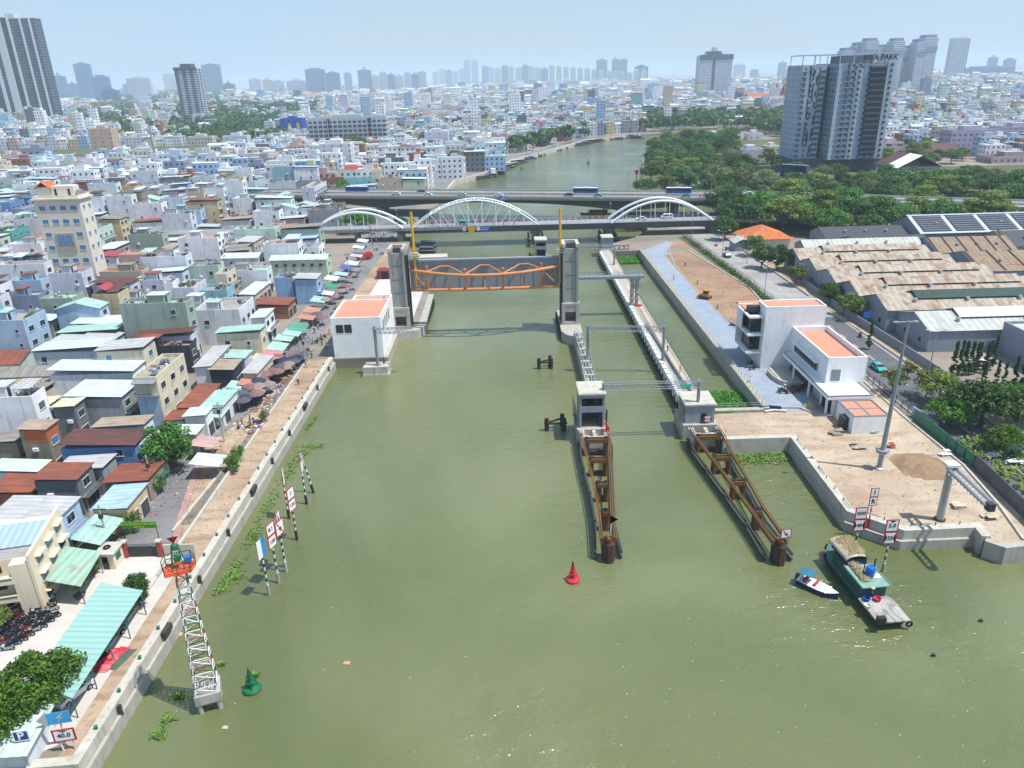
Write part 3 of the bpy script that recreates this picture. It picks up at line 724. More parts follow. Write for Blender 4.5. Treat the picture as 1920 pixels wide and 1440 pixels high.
# -- SIGNS AND MARKERS
def mktext(s,size,mat,parent,loc,rot=(math.pi / 2,0,0),name='lettering',ext=.01,sx=1.0):
 cu = bpy.data.curves.new('tmp','FONT'); cu.body = s; cu.size = size; cu.extrude = ext; cu.align_x = 'CENTER'; cu.align_y = 'CENTER'; cu.offset = size * .018; cu.resolution_u = 3
 o = bpy.data.objects.new('tmp',cu); COL.objects.link(o)
 dg = bpy.context.evaluated_depsgraph_get(); me = bpy.data.meshes.new_from_object(o.evaluated_get(dg)); me.name = name
 bpy.data.objects.remove(o); me.materials.clear(); me.materials.append(mat)
 o = put(me,name,parent,loc,rot); o.scale = (sx,1,1); return o
def text(*a,**k): return mktext(*a,**k)
def board(parent,w,h,z,txt=None,border=RED,face=SIGNW,x=0,y=-.14,tsz=None,mark=None):
 """sign panel facing local -Y with its lower edge at z"""
 mb = MB(); mb.box(x - w / 2,y,z,x + w / 2,y + .06,z + h,0); bw = w * .09
 mb.box(x - w / 2 + bw,y - .012,z + bw,x + w / 2 - bw,y,z + h - bw,1)
 if mark == 'in':     # black wedges entering from both sides
  c = z + h / 2
  mb.face([(x - w / 2 + bw,y - .02,z + bw),(x - w * .22,y - .02,c),(x - w / 2 + bw,y - .02,z + h - bw)],2)
  mb.face([(x + w / 2 - bw,y - .02,z + h - bw),(x + w * .22,y - .02,c),(x + w / 2 - bw,y - .02,z + bw)],2)
 if mark == 'top':
  mb.face([(x - w * .25,y - .02,z + h - bw),(x,y - .02,z + h * .74),(x + w * .25,y - .02,z + h - bw)],2)
 if mark == 'bar':
  mb.slab([(x - w / 2 + bw * 1.5,y - .022,z + h - bw * 1.2),(x - w / 2 + bw * 2.6,y - .022,z + h - bw * 1.2),(x + w / 2 - bw * 1.5,y - .022,z + bw * 1.2),(x + w / 2 - bw * 2.6,y - .022,z + bw * 1.2)],.0,0)
  mb.box(x - w * .2,y - .018,z + h * .42,x + w * .2,y - .012,z + h * .52,2); mb.box(x - w * .05,y - .018,z + h * .25,x + w * .05,y - .012,z + h * .42,2)
 o = mb.build('panel',[border,face,SIGNB],parent)
 if txt: text(txt,tsz or h * .5,SIGNB,o,(x,y - .03,z + h / 2))
 return o
def striped(parent,h,c1,c2,r=.14,z0=1.6,foot=CONC):
 mb = MB(); k = int((h - z0) / .55)
 for i in range(k):
  mb.tube((0,0,z0 + (h - z0) * i / k),(0,0,z0 + (h - z0) * (i + 1) / k),r,8,i % 2,caps=(i == k - 1))
 mb.build('post',[c1,c2],parent)
 mb = MB(); mb.tube((0,0,-2),(0,0,z0),r * 1.7,8); mb.build('pile',foot,parent)
GW = (M('marker_white','d8d8d2',rough=.6),M('marker_green','123f2c',rough=.6)); RW = (M('marker_white','d8d8d2'),M('marker_red','8f1f26',rough=.6))
def P0(x,y): return P(x,y,0)
SR = 1.25
def post(px,py,h,label,cols=GW,foot=CONC,rz=SR,z0=1.7,name='channel_marker'):
 x,y = P0(px,py); t = thing(name,label,'channel marker',(x,y,0),rz); striped(t,h,cols[0],cols[1],.13,z0,foot); return t
g = 'channel marker posts along the left bank'
t = post(505,1116,6.9,'green striped marker post with a blank blue and white board')
mb = MB(); mb.box(-.85,-.14,6.2,0,-.08,8.9); mb.build('panel',SIGNW,t); mb = MB(); mb.box(0,-.14,6.2,.85,-.08,8.9); mb.build('panel',M('sign_blue','2f83c4'),t)
t = post(523,1093,6.6,'green striped marker post with two red bordered number boards 8.1 and 100'); board(t,1.8,1.9,5.9,'100',tsz=.75); board(t,1.8,1.9,7.82,'8.1',tsz=.8)
t = post(537,1072,7.2,'green striped marker post with a red bordered no anchoring board'); board(t,1.9,2.3,6.2,mark='bar')
t = post(535,1063,8.0,'green striped marker post with narrow white board behind the no anchoring post',rz=1.62); board(t,1.7,2.3,6.9,mark='bar')
t = post(557,1012,5.6,'marker post with brown foot carrying two number boards 1 and 135',foot=RUSTD); board(t,1.8,1.9,5.2,'135',tsz=.75); board(t,1.8,1.9,7.12,'1',tsz=.9)
t = post(542,972,7.4,'red striped marker post with a board seen edge on',RW,RUSTD,1.78); board(t,1.8,3.0,6.0)
t = post(575,945,7.0,'green striped marker post with white board, upright one of the far pair',GW,RUSTD,1.6); board(t,1.5,2.0,6.0)
t = post(588,924,7.0,'leaning green striped marker post, farther one of the pair',GW,RUSTD,1.5); t.rotation_euler = (R_(0),R_(-9),0); board(t,.5,2.2,5.6)
t = post(1600,1042,4.6,'striped post with boards 1030 and 48 beside the thatched barge',GW,CONC,.05,.9); board(t,1.75,1.9,4.2,'48',tsz=.7,mark='in'); board(t,1.75,1.9,6.13,'!030',tsz=.72)
t = post(1655,1072,4.9,'red striped post with boards 5.0 and 25 beside the thatched barge',RW,CONC,.02,1.4); board(t,1.75,1.9,4.6,'25',tsz=.8,mark='in'); board(t,1.75,1.9,6.53,'5.0',tsz=.8,mark='top')
x,y = P(1630,974,3.0); t = thing('channel_marker','red striped post with boards I and R on the headland quay','channel marker',(x,y,2.9),.1); striped(t,2.6,RW[1],RW[0],.1,.2,RED); board(t,1.25,1.45,2.5,'R',tsz=1.0,border=RED); board(t,1.25,1.45,3.97,'I',tsz=1.0)
t = thing('lock_sign','red bordered arrow sign leaning on the grey cabin wall','sign',(36.3,126.0,3.4),0); board(t,1.5,1.2,0,'40',tsz=.5,mark='in'); MB().tube((0,.1,-.4),(0,.1,.2),.05).build('leg',STEELD,t)
t = thing('lock_sign','red bordered square warning sign on the nose of the guide pier by the headland','sign',(37.0,86.6,3.4),.1); MB().tube((0,0,-.1),(0,0,1.1),.07).build('post',STEELD,t); board(t,1.5,1.5,.9,mark='bar')
t = thing('daymark','red triangular daymark on the nose of the guide pier below the two storey cabin','daymark',(13.4,89.6,3.4)); MB().tube((0,0,0),(0,0,2.4),.09).build('post',RW[0],t)
mb = MB(); mb.prism([(-.7,-.05),(.7,-.05),(.7,.05),(-.7,.05)],0,0); mb = MB(); mb.slab([(-.15,-.1,3.4),(-.15,-.1,2.0),(1.0,-.1,2.7)],0); mb.slab([(-.15,-.04,3.4),(1.0,-.04,2.7),(-.15,-.04,2.0)],0); mb.build('panel',RED,t)
for i in range(3):
 t = thing('lock_sign',ORD[i] + ' of three small round red signs on the far canal quay','sign',(40.6 + i * 1.9,277.6,G),0)
 mb = MB(); mb.box(-.85,0,.3,.85,.1,2.0); mb.build('panel',RED,t); mb = MB(); mb.lathe([(.62,0),(.62,.03)],n=16); o = mb.build('disc',SIGNW,t,(0,-.03,1.15)); o.rotation_euler = (math.pi / 2,0,0)
x,y = -48.6,54.6
t = thing('parking_sign','square blue sign with a white letter P on a white striped post','sign',(x,y,G),.15); striped(t,3.0,RW[1],RW[0],.08,.1,RED); board(t,1.5,1.3,2.9,None,border=SIGNW,face=M('sign_navy','1d3f86')); text('P',1.25,SIGNW,t,(0,-.18,3.55))
t = thing('clearance_sign','red bordered sign reading 40.0 with notched top on two posts','sign',(-45.5,55.9,G),.18)
for a in (-.55,.55): m_ = MB(); m_.tube((a,0,0),(a,0,1.5),.09,6); m_.build('leg',RW[0],t)
board(t,2.1,1.6,1.3,'40.0',tsz=.72,mark='top')
t = thing('arrow_sign','blue arrow shaped sign with a white lightning bolt above the 40.0 sign','sign',(-45.9,56.25,G + 2.9),.18)
mb = MB(); SB = M('sign_skyblue','3f9fd6')
mb.prism([(-1.0,0),(1.15,0),(1.15,.05),(-1.0,.05)],.25,1.7); mb.build('panel',SB,t)
mb = MB(); mb.slab([(-2.0,-.02,.95),(-1.0,-.02,.0),(-1.0,-.02,1.9)],0); mb.slab([(-2.0,.06,.95),(-1.0,.06,1.9),(-1.0,.06,0)],0); mb.build('tip',SIGNW,t)
mb = MB(); mb.slab([(.35,-.03,1.55),(-.25,-.03,.9),(.1,-.03,.9),(-.15,-.03,.4),(.55,-.03,1.08),(.2,-.03,1.08),(.65,-.03,1.55)][::-1],0); mb.build('bolt_mark',SIGNW,t)
m_ = MB(); m_.tube((0,.15,-2.9),(0,.15,.4),.09,6); m_.build('leg',RW[0],t)
t = thing('signal_tower','tall red white and green lattice light tower standing on a concrete block in the river','lattice tower',(-34.6,63.9,0),.35)
mb = MB(); mb.box(-1.35,-1.35,1.3,1.35,1.35,2.5); mb.build('base',CONC,t)
for a in (-1,1):
 for b in (-1,1): m_ = MB(); m_.tube((a * 1.0,b * 1.0,-2),(a * 1.0,b * 1.0,1.3),.28,8); m_.build('pile',CONC,t)
LW = M('lattice_white','e3e5e5',rough=.5); LR = M('lattice_red','8f3a2c',rough=.6); LG = M('lattice_green','2c5a40',rough=.6)
H0,H1 = 2.5,18.2; ns = 17
def lw(z): return 1.15 - .7 * (z - H0) / (H1 - H0)
lev = [H0 + (H1 - H0) * i / ns for i in range(ns + 1)]
for i in range(ns):
 c = [LW,LG,LW,LR][i % 4]; w0,w1 = lw(lev[i]),lw(lev[i + 1]); mb = MB(); r = .048 if c is LW else .042
 cs = [(-1,-1),(1,-1),(1,1),(-1,1)]
 for k in range(4):
  a,b = cs[k],cs[(k + 1) % 4]
  mb.tube((a[0] * w0,a[1] * w0,lev[i]),(a[0] * w1,a[1] * w1,lev[i + 1]),.058,4)
  mb.tube((a[0] * w1,a[1] * w1,lev[i + 1]),(b[0] * w1,b[1] * w1,lev[i + 1]),r,4)
  if i % 2: mb.tube((a[0] * w0,a[1] * w0,lev[i]),(b[0] * w1,b[1] * w1,lev[i + 1]),r,4)
  else: mb.tube((b[0] * w0,b[1] * w0,lev[i]),(a[0] * w1,a[1] * w1,lev[i + 1]),r,4)
 mb.build('lattice_section',c,t)
OR = M('platform_orange','d5502a',rough=.6)
mb = MB(); mb.prism([(-1.3,-1.15),(1.15,-1.15),(1.6,0),(1.15,1.15),(-1.3,1.15),(-1.55,0)],18.2,18.35,bot=True); mb.build('platform',OR,t)
rp_ = [(-1.3,-1.15),(1.15,-1.15),(1.6,0),(1.15,1.15),(-1.3,1.15),(-1.55,0),(-1.3,-1.15)]
rails('platform_rail',rp_,18.35,1.1,.9,LG,t)
mb = MB(); [mb.tube((a * .6,b * .6,18.4),(a * .3,b * .3,21.0),.06,4) for a in (-1,1) for b in (-1,1)]; mb.box(-.3,-.3,19.2,.3,.3,19.8); mb.lathe([(.3,20.6),(.3,21.1),(.1,21.3)],n=8); mb.build('lantern_frame',M('lantern_green','2b6b52'),t)
mb = MB(); mb.slab([(-.55,0,22.0),(0,0,21.3),(.55,0,22.0)],0); mb.slab([(-.55,.05,22.0),(.55,.05,22.0),(0,.05,21.3)],0); mb.slab([(0,-.55,22.0),(0,0,21.3),(0,.55,22.0)],0); mb.slab([(.05,-.55,22.0),(.05,.55,22.0),(.05,0,21.3)],0); mb.build('topmark',RED,t)
mb = MB(); mb.box(.55,.3,18.5,1.2,.95,19.1); mb.build('battery_box',BLUE,t)
def buoy(px,py,mat,label,lamp,s=1.0):
 x,y = P0(px,py); t = thing('buoy',label,'buoy',(x,y,0))
 mb = MB(); mb.lathe([(.5 * s,-.5),(1.0 * s,-.1),(1.05 * s,.25),(.9 * s,.42),(.3 * s,.6)],n=20); mb.build('float',mat,t,smooth=False)
 mb = MB()
 for k in range(4):
  a = k * math.pi / 2 + .4; mb.tube((.75 * s * math.cos(a),.75 * s * math.sin(a),.4),(.16 * s * math.cos(a),.16 * s * math.sin(a),2.6 * s),.06,4)
 for zz,rr in ((1.1,.53),(1.8,.36)): mb.lathe([(rr * s,zz * s),(rr * s,zz * s + .12)],n=8)
 mb.lathe([(.34 * s,.5),(.2 * s,1.3 * s),(.05 * s,1.5 * s)],n=6); mb.lathe([(.05,1.9 * s),(.2 * s,2.1 * s),(.14 * s,2.6 * s)],n=6); mb.build('tower',mat,t)
 mb = MB(); mb.lathe([(.14 * s,2.6 * s),(.16 * s,2.9 * s),(.03,3.25 * s)],n=8); mb.build('lantern',lamp,t)
 return t
buoy(473,1293,GREEN,'green cone shaped lateral buoy near the lattice tower',GREEN)
buoy(1074,1088,M('buoy_red','c02a38',rough=.45),'red cone shaped lateral buoy ahead of the guide pier',SIGNB,.95)
buoy(1103,307,M('buoy_dark','2f3a3a'),'small dark buoy in the river beyond the bridges',SIGNB,1.2)
buoy(978,318,M('buoy_dark','2f3a3a'),'small dark buoy near the moored barges beyond the bridges',SIGNB,.9)
# -- BOATS
def hullmesh(L,B,H,n=14,bow=.35,stern=.85,z0=-.4):
 """a boat hull, bow towards +Y"""
 mb = MB(); rows = []
 for i in range(n + 1):
  u = i / n; w = B / 2 * (1 - max(0,(u - (1 - bow)) / bow) ** 2.2) * (stern + (1 - stern) * min(1,u / .25)); w = max(w,.04)
  y = -L / 2 + L * u; rise = max(0,(u - .7) / .3) ** 2 * H * .35
  rows.append([(-w * .55,y,z0),(-w,y,H * .45),(-w * 1.04,y,H + rise),(w * 1.04,y,H + rise),(w,y,H * .45),(w * .55,y,z0)])
 i0 = len(mb.v)
 for r in rows: mb.v += r
 for i in range(n):
  for k in range(5):
   a = i0 + i * 6 + k; mb.f.append((a,a + 6,a + 7,a + 1)); mb.m.append(1 if k == 2 else 0)
 mb.f.append(tuple(i0 + k for k in range(6))); mb.m.append(0)
 mb.f.append(tuple(i0 + n * 6 + 5 - k for k in range(6))); mb.m.append(0)
 return mb
HG = M('hull_green','223a31','wall',.7,.15,.5,'23201c',.6); HR = M('hull_weathered','5b5c58','wall',.8,.2,.5,'2c2a28',.6)
DECKG = M('deck_green','46695b','wall',.7,.12,.4,'50655a',.5)
WOOD = M('weathered_planks','aca9a2','sheet',.9,.15,.5,'5b5650',per=.5)
THATCH = M('dry_thatch','a08f6c','sheet',1,.3,.5,'6e5f45',per=.3)
bd = math.atan2(-(49.3 - 44.8),0) ; BR = .18
t = thing('barge','old green river barge with thatched roof and plank stern deck','barge',(45.1,81.2,0),BR - .1); t.scale = (.9,.9,.9)
hm = hullmesh(17.5,4.4,1.5,bow=.28,stern=1.0,z0=-.4); hm.build('hull',[HG,DECKG],t)
mb = MB(); mb.box(-1.75,-4.2,1.5,1.75,4.4,3.3); mb.build('cabin',M('barge_cabin','23534c','wall',.7,.1,.5,'1d2a28'),t)
mb = MB(); mb.box(-2.15,-4.6,3.3,2.15,.6,3.45); mb.box(-2.15,-4.6,3.45,-2.05,.6,3.6); mb.box(2.05,-4.6,3.45,2.15,.6,3.6); mb.build('roof',M('roof_mint','7d9f92','wall',.7,.1,.45,'5f8377',.8),t)
mb = MB(); mb.box(-1.5,.9,3.3,1.5,5.6,4.1); mb.build('wheelhouse',M('wheelhouse_navy','1f2f55'),t)
mb = MB(); n_ = 8
for i in range(n_):
 a0 = math.pi * i / n_; a1 = math.pi * (i + 1) / n_
 mb.face([(-1.7 * math.cos(a0),.8,4.05 + .75 * math.sin(a0)),(-1.7 * math.cos(a1),.8,4.05 + .75 * math.sin(a1)),(-1.7 * math.cos(a1),6.2,4.0 + .7 * math.sin(a1)),(-1.7 * math.cos(a0),6.2,4.0 + .7 * math.sin(a0))])
mb.build('thatch_cover',M('thatch_tarp','b9ad96','ground',.95,.3,.5,'8a7c60',2,bump=.05),t)
def straw(cx,cy,cz,w,l,n,name,par,seed,droop=.25):
 rnd = random.Random(seed); mb = MB()
 for i in range(n):
  x = cx + rnd.uniform(-w,w); y = cy + rnd.uniform(-l,l); z = cz + rnd.uniform(0,.22) - abs(x - cx) * droop; a = rnd.gauss(.9,.35); L = rnd.uniform(.5,1.2)
  d = Vector((math.cos(a),math.sin(a),rnd.uniform(-.25,.2))) * L; s = Vector((-d.y,d.x,0)).normalized() * .035
  p = Vector((x,y,z)); mb.face([p - s,p + s,p + d + s,p + d - s])
 return tag(mb.build(name,THATCH,par),kind=None)
straw(0,3.4,4.75,1.1,2.2,900,'thatch',t,3)
o = straw(-1.0,-1.2,3.7,.5,2.4,420,'dry_palm_leaves',None,4); o.location = (45.1,81.2,0); o.scale = (.9,.9,.9); o.rotation_euler = (0,0,BR - .1); tag(o,'bundle of dry palm leaves on the mint roof of the barge','palm leaves')
mb = MB(); mb.box(-2.3,-9.6,1.35,2.3,-4.4,1.55); mb.build('stern_deck',WOOD,t)
mb = MB(); mb.tube((-.1,-1.2,3.4),(-.1,-1.2,6.4),.09,6); mb.tube((.9,-1.9,3.4),(.9,-1.9,6.2),.12,6); mb.build('exhaust_stack',STEELD,t)
ty = MB()
for k in range(12):
 a = 2 * math.pi * k / 12; b = 2 * math.pi * (k + 1) / 12
 ty.tube((.38 * math.cos(a),0,.38 * math.sin(a)),(.38 * math.cos(b),0,.38 * math.sin(b)),.14,6)
tym = ty.mesh('tyre_fender',BLACK)
for loc,rz in (((-.75,8.1,1.5),.6),((.75,8.1,1.5),-.6),((-1.95,6.0,1.2),1.5),((2.35,-4.5,1.1),1.57),((2.2,-9.6,.9),0)): put(tym,'tyre_fender',t,loc,(0,0,rz))
mb = MB(); mb.box(-2.0,-8.8,1.5,-1.0,-8.2,2.4); tag(mb.build('supply_crate',M('crate_dark','26302d')),'dark metal box on the stern planks of the barge','crate').location = (45.5,80.9,-.09)
mb = MB(); mb.lathe([(.55,0),(.6,.3),(.6,1.2),(.5,1.4)],n=14); o = mb.build('water_drum',M('drum_blue','1e63c0',rough=.45),None,(45.5,79.3,3.12)); tag(o,'round blue water drum on the mint roof of the barge','drum')
mb = MB(); mb.box(-.6,-.4,0,.6,.4,.1); mb.box(-.5,-.3,.1,.5,.3,.15); o = mb.build('solar_panel',SIGNW,None,(46.2,79.2,3.12)); tag(o,'white panel lying beside the blue drum on the barge roof','panel')
for i,(c,lx,ly,lab) in enumerate((('2c4fa0',-1.4,-5.1,'blue plastic basket on the stern planks of the barge'),('c8375a',.1,-5.2,'pink plastic basket on the stern planks of the barge'),('d6d6ce',-1.9,-6.6,'white plastic tub at the edge of the stern planks'))):
 mb = MB(); mb.lathe([(.35,0),(.45,.45),(.4,.45),(.33,.1)],n=10); o = mb.build('basket',M('basket' + c,c),None,(45.1 + lx * .9 + .3,81.2 + ly * .9,1.41)); tag(o,lab,'basket')
t = thing('speedboat','small white and navy speedboat with a teal canopy moored beside the barge','boat',(39.7,80.6,0),math.atan2(-(41.8 - 38.3),-(79.0 - 82.4)) + math.pi)
t.rotation_euler = (0,0,R_(-137))
hullmesh(5.4,1.9,.8,bow=.5,z0=-.3).build('hull',[M('boat_navy','1d2a5c',rough=.3),WHITE],t)
mb = MB(); [mb.box(-.95,y,.8,.95,y + .25,.86) for y in (1.2,)]; mb.box(-.9,-2.6,.82,.9,-2.3,1.0); mb.build('coaming',WHITE,t)
mb = MB(); mb.slab([(-.85,-2.6,2.0),(.85,-2.6,2.0),(.85,-.6,2.15),(-.85,-.6,2.15)],.06); mb.build('canopy',M('canopy_teal','2c6d86'),t)
mb = MB(); [mb.tube((a,b,.8),(a,b,2.0),.03,4) for a in (-.8,.8) for b in (-2.5,-.7)]; mb.build('canopy_pole',GALV,t)
mb = MB(); mb.box(-.7,-1.9,.8,.7,-1.5,1.15); mb.box(-.6,-.5,.8,.6,-.2,1.1); mb.build('seat',M('seat_red','a8322c'),t)
mb = MB(); mb.box(-.25,-3.1,.3,.25,-2.7,1.2); mb.build('outboard_motor',BLACK,t)
def barge2(x,y,L,B,rz,label,hc='2c3338',rc='5d6f80',group=None):
 t = thing('river_boat',label,'boat',(x,y,0),rz,group)
 hullmesh(L,B,.9,n=10,bow=.3,z0=-.3).build('hull',[M('hull' + hc,hc,'wall',.8,.1,.3,'1a1a1a'),M('boatdeck','6d665c')],t)
 mb = MB(); mb.box(-B * .38,-L * .38,.9,B * .38,L * .22,2.3); mb.build('cabin',M('bcab' + hc,hc,k=1.3),t)
 mb = MB(); mb.box(-B * .45,-L * .43,2.3,B * .45,L * .27,2.42); mb.build('roof',M('broof' + rc,rc,'sheet',.7,.1,.3),t)
 return t
barge2(*P0(800,463),9,2.8,1.3,'blue roofed wooden boat moored behind the gate tower','24405c','31597e')
barge2(*P0(797,474),8.5,2.6,1.35,'grey covered boat moored behind the gate tower','30363a','5b6266')
barge2(*P0(800,481),8,2.4,1.5,'low black boat moored closest behind the gate tower','1e2326','3d4448')
t = thing('pontoon','pale flat mooring pontoon behind the gate tower','pontoon',(*P0(812,487),0)); MB().box(-5.5,-3,-.5,5.5,3,1.6).build('deck',CONCL,t)
t = barge2(*P0(925,330),16,5,.1,'tug boat crossing the river beyond the road bridge','2b3338','8a9296'); MB().box(-1.5,-2,2.4,1.5,3,5).build('wheelhouse',WHITE,t)
barge2(*P0(1117,402),15,3.4,1.5,'dark cargo boat passing between the two bridges','1d2022','3c4246')
t = barge2(*P0(1220,448),12,3.2,1.5,'dark weed covered boat moored under the arch bridge','25302a','4c5a40')
# -- BRIDGES
t = thing('arch_bridge','white steel bridge with three arches and a grey deck over the river','bridge')
mb = MB(); mb.prism([(-150,305.5),(82,304),(110,303.5),(110,314),(-150,315.5)],6.9,7.9,bot=True); mb.build('deck',M('bridge_deck','8f9295','ground',.8,.1,.3),t)
mb = MB(); mb.prism([(-44,305.0),(84,303.5),(84,303.9),(-44,305.4)],5.7,8.1,bot=True); mb.build('edge_girder',M('bridge_girder','3a3f44','wall',.7,.1,.3),t)
mb = MB(); mb.prism([(-150,304.9),(112,302.9),(112,303.1),(-150,305.1)],8.1,8.25,bot=True); mb.build('edge_beam',GALV,t)
RWB = M('railing_redwhite','d9c9c6','plain',.6,.1)
rails('railing',[(-80,305.4),(84,303.9)],7.9,1.2,1.6,WHITES,t); rails('railing',[(-80,314.9),(84,313.6)],7.9,1.2,2.4,WHITES,t)
mb = MB()
for i in range(60):
 if i % 2: mb.box(-42 + i * 1.4,314.2,7.9,-42 + i * 1.4 + 1.3,314.35,8.7)
mb.build('barrier',M('barrier_red','b0504a'),t)
def arch(x0,x1,zc,y,r,n=16,z0=8.0,mat=WHITES,lean=0.0,hang=7):
 pts = [Vector((x0 + (x1 - x0) * i / n,y + lean * (1 - (2 * i / n - 1) ** 2),z0 + (zc - z0) * (1 - (2 * i / n - 1) ** 2))) for i in range(n + 1)]
 mb = MB(); mb.path(pts,r,8); mb.build('arch_rib',mat,t)
 mb = MB()
 for k in range(1,hang + 1):
  u = k / (hang + 1); q = u * n; i = int(q); p = pts[i].lerp(pts[min(n,i + 1)],q - i); MB().tube(p,(p.x,y,z0),.14,5).build('hanger',mat,t)
 return pts
for x0,x1,zc in ((-79,-42.5,14.8),(42,83,16.2)):
 for y,ln in ((304.6,.8),(314.4,-.8)): arch(x0,x1,zc,y - (x0 > 0) * .8,.5,lean=ln,hang=6)
pa = arch(-38.5,12.3,18.2,304.6,.3,14,lean=1.2,hang=8); pb = arch(-38.5,12.3,18.2,313.6,.3,14,lean=-1.2,hang=8)
mb = MB()
for i in range(2,13): mb.tube(pa[i],pb[i],.2,5)
for i in range(2,12): mb.tube(pa[i],pb[i + 1],.13,4); mb.tube(pb[i],pa[i + 1],.13,4)
for p in (pa,pb):
 y = 304.6 if p is pa else 313.6
 for i in range(2,7): mb.tube((p[i].x,p[i].y,p[i].z),(p[i].x + 4.5,y,8),.13,4)
 for i in range(8,13): mb.tube((p[i].x,p[i].y,p[i].z),(p[i].x - 4.5,y,8),.13,4)
mb.build('arch_brace',WHITES,t)
for x in (11.5,41.5):
 mb = MB(); mb.box(x - 1.6,305.5,-2,x + 1.6,313.5,4.4); mb.box(x - 2.4,305,4.4,x + 2.4,314,5.7); mb.build('pier',CONCD,t)
 mb = MB(); mb.box(x - 3.2,299,-2,x - 2.6,318,3); mb.box(x + 2.6,299,-2,x + 3.2,318,3); mb.box(x - 3.2,299,2.4,x + 3.2,299.6,3); mb.build('fender',TIMBER,t)
for x in (-44,84): MB().box(x - 1.2,305.6,-2,x + 1.2,313.4,6.9).build('pier',CONCD,t)
for x in (-62,-80,-100,-125): MB().box(x - .8,307,G,x + .8,312,6.9).build('pier',CONCD,t)
t = thing('bridge_sign','blue sign on the edge of the arch bridge above the channel','sign',(-9.5,304.0,6.2)); MB().box(-2.4,0,0,2.4,.1,2.0).build('panel',BLUE,t); text('TAU THUYEN',.6,SIGNW,t,(0,-.03,1.35)); text('GIAM TOC',.6,SIGNW,t,(0,-.03,.6))
t = thing('bridge_sign','round yellow board on the edge of the arch bridge','sign',(-14.6,304.0,6.0)); MB().lathe([(1.5,0),(1.5,.1)],n=16).build('disc',YELL,t).rotation_euler = (math.pi / 2,0,0); t.children[0].location = (0,0,1.2)
for x,k in ((-17.6,'first'),(-11.9,'second')):
 t = thing('bridge_sign',k + ' small white board flanking the yellow disc on the arch bridge','sign',(x,303.95,6.4)); board(t,1.5,1.7,0,'40' if k == 'first' else '9',tsz=.7)
def vy(x): return 366 - .235 * x - 1.5
t = thing('road_viaduct','grey concrete road viaduct with a haunched girder crossing behind the arch bridge','bridge')
VX0,VX1 = -128,420; nv = 61
def vz(x): return 11.8 - max(0,(abs(x) - 110)) * .028
def dep(x):
 if -62 <= x <= 54: u = (x + 4) / 58; return 1.7 + 3.4 * abs(u) ** 2.2
 if -110 < x < -62 or 54 < x < 104: return 2.0 + 3.1 * (1 - min(1,min(abs(x + 62),abs(x - 54)) / 46)) ** 2
 return 1.8
mb = MB(); wv = 11.5
for k in range(nv):
 x = VX0 + (VX1 - VX0) * k / nv; x2 = VX0 + (VX1 - VX0) * (k + 1) / nv
 for (ya,yb,m_) in ((-wv,wv,0),):
  a = [(x,vy(x) + ya),(x2,vy(x2) + ya),(x2,vy(x2) + yb),(x,vy(x) + yb)]
  i = len(mb.v)
  mb.v += [(a[0][0],a[0][1],vz(x)),(a[1][0],a[1][1],vz(x2)),(a[2][0],a[2][1],vz(x2)),(a[3][0],a[3][1],vz(x)),(a[0][0],a[0][1],vz(x) - .9),(a[1][0],a[1][1],vz(x2) - .9),(a[2][0],a[2][1],vz(x2) - .9),(a[3][0],a[3][1],vz(x) - .9)]
  mb.f += [(i,i + 1,i + 2,i + 3),(i + 7,i + 6,i + 5,i + 4),(i + 4,i + 5,i + 1,i),(i + 2,i + 6,i + 7,i + 3)]; mb.m += [0,0,0,0]
mb.build('deck',M('viaduct_deck','8b8a8a','ground',.85,.1,.3,'6f6e6c',.3),t)
mb = MB()
for k in range(nv * 2):
 x = VX0 + (VX1 - VX0) * k / nv / 2; x2 = VX0 + (VX1 - VX0) * (k + 1) / nv / 2; i = len(mb.v)
 for yy in (-8,8):
  for xx in (x,x2): mb.v += [(xx,vy(xx) + yy,vz(xx) - .9),(xx,vy(xx) + yy,vz(xx) - .9 - dep(xx))]
 mb.f += [(i,i + 1,i + 3,i + 2),(i + 6,i + 7,i + 5,i + 4),(i + 1,i + 5,i + 7,i + 3)]; mb.m += [0,0,0]
mb.build('girder',M('viaduct_girder','4e4d4a','wall',.9,.12,.4,'2f2e2c',.3),t)
mb = MB()
for yy in (-wv,-.3,wv - .4):
 for k in range(nv):
  x = VX0 + (VX1 - VX0) * k / nv; x2 = VX0 + (VX1 - VX0) * (k + 1) / nv; i = len(mb.v)
  for xx in (x,x2): mb.v += [(xx,vy(xx) + yy,vz(xx) + .003),(xx,vy(xx) + yy,vz(xx) + .85),(xx,vy(xx) + yy + .4,vz(xx) + .85),(xx,vy(xx) + yy + .4,vz(xx) + .003)]
  mb.f += [(i + 4,i + 5,i + 1,i),(i + 5,i + 6,i + 2,i + 1),(i + 6,i + 7,i + 3,i + 2)]; mb.m += [0] * 3
mb.build('parapet',CONCL,t)
rails('railing',[(-110,vy(-110) - wv + .2),(110,vy(110) - wv + .2)],12.6,.6,2.5,GALV,t); rails('railing',[(-110,vy(-110) + wv - .2),(110,vy(110) + wv - .2)],12.6,1.0,2.0,GALV,t)
for x in (-62,54):
 mb = MB(); mb.box(x - 2,vy(x) - 8,-2,x + 2,vy(x) + 8,6.3); mb.box(x - 4,vy(x) - 10,-2,x + 4,vy(x) + 10,1.6); mb.build('pier',CONCD,t)
for x in (-122,-104,-84,76,98,122,150,180,210,240,270,300,330,360):
 m_ = MB(); m_.box(x - 1,vy(x) - 7,G,x + 1,vy(x) + 7,vz(x) - 2.5); m_.build('pier',CONCD,t)
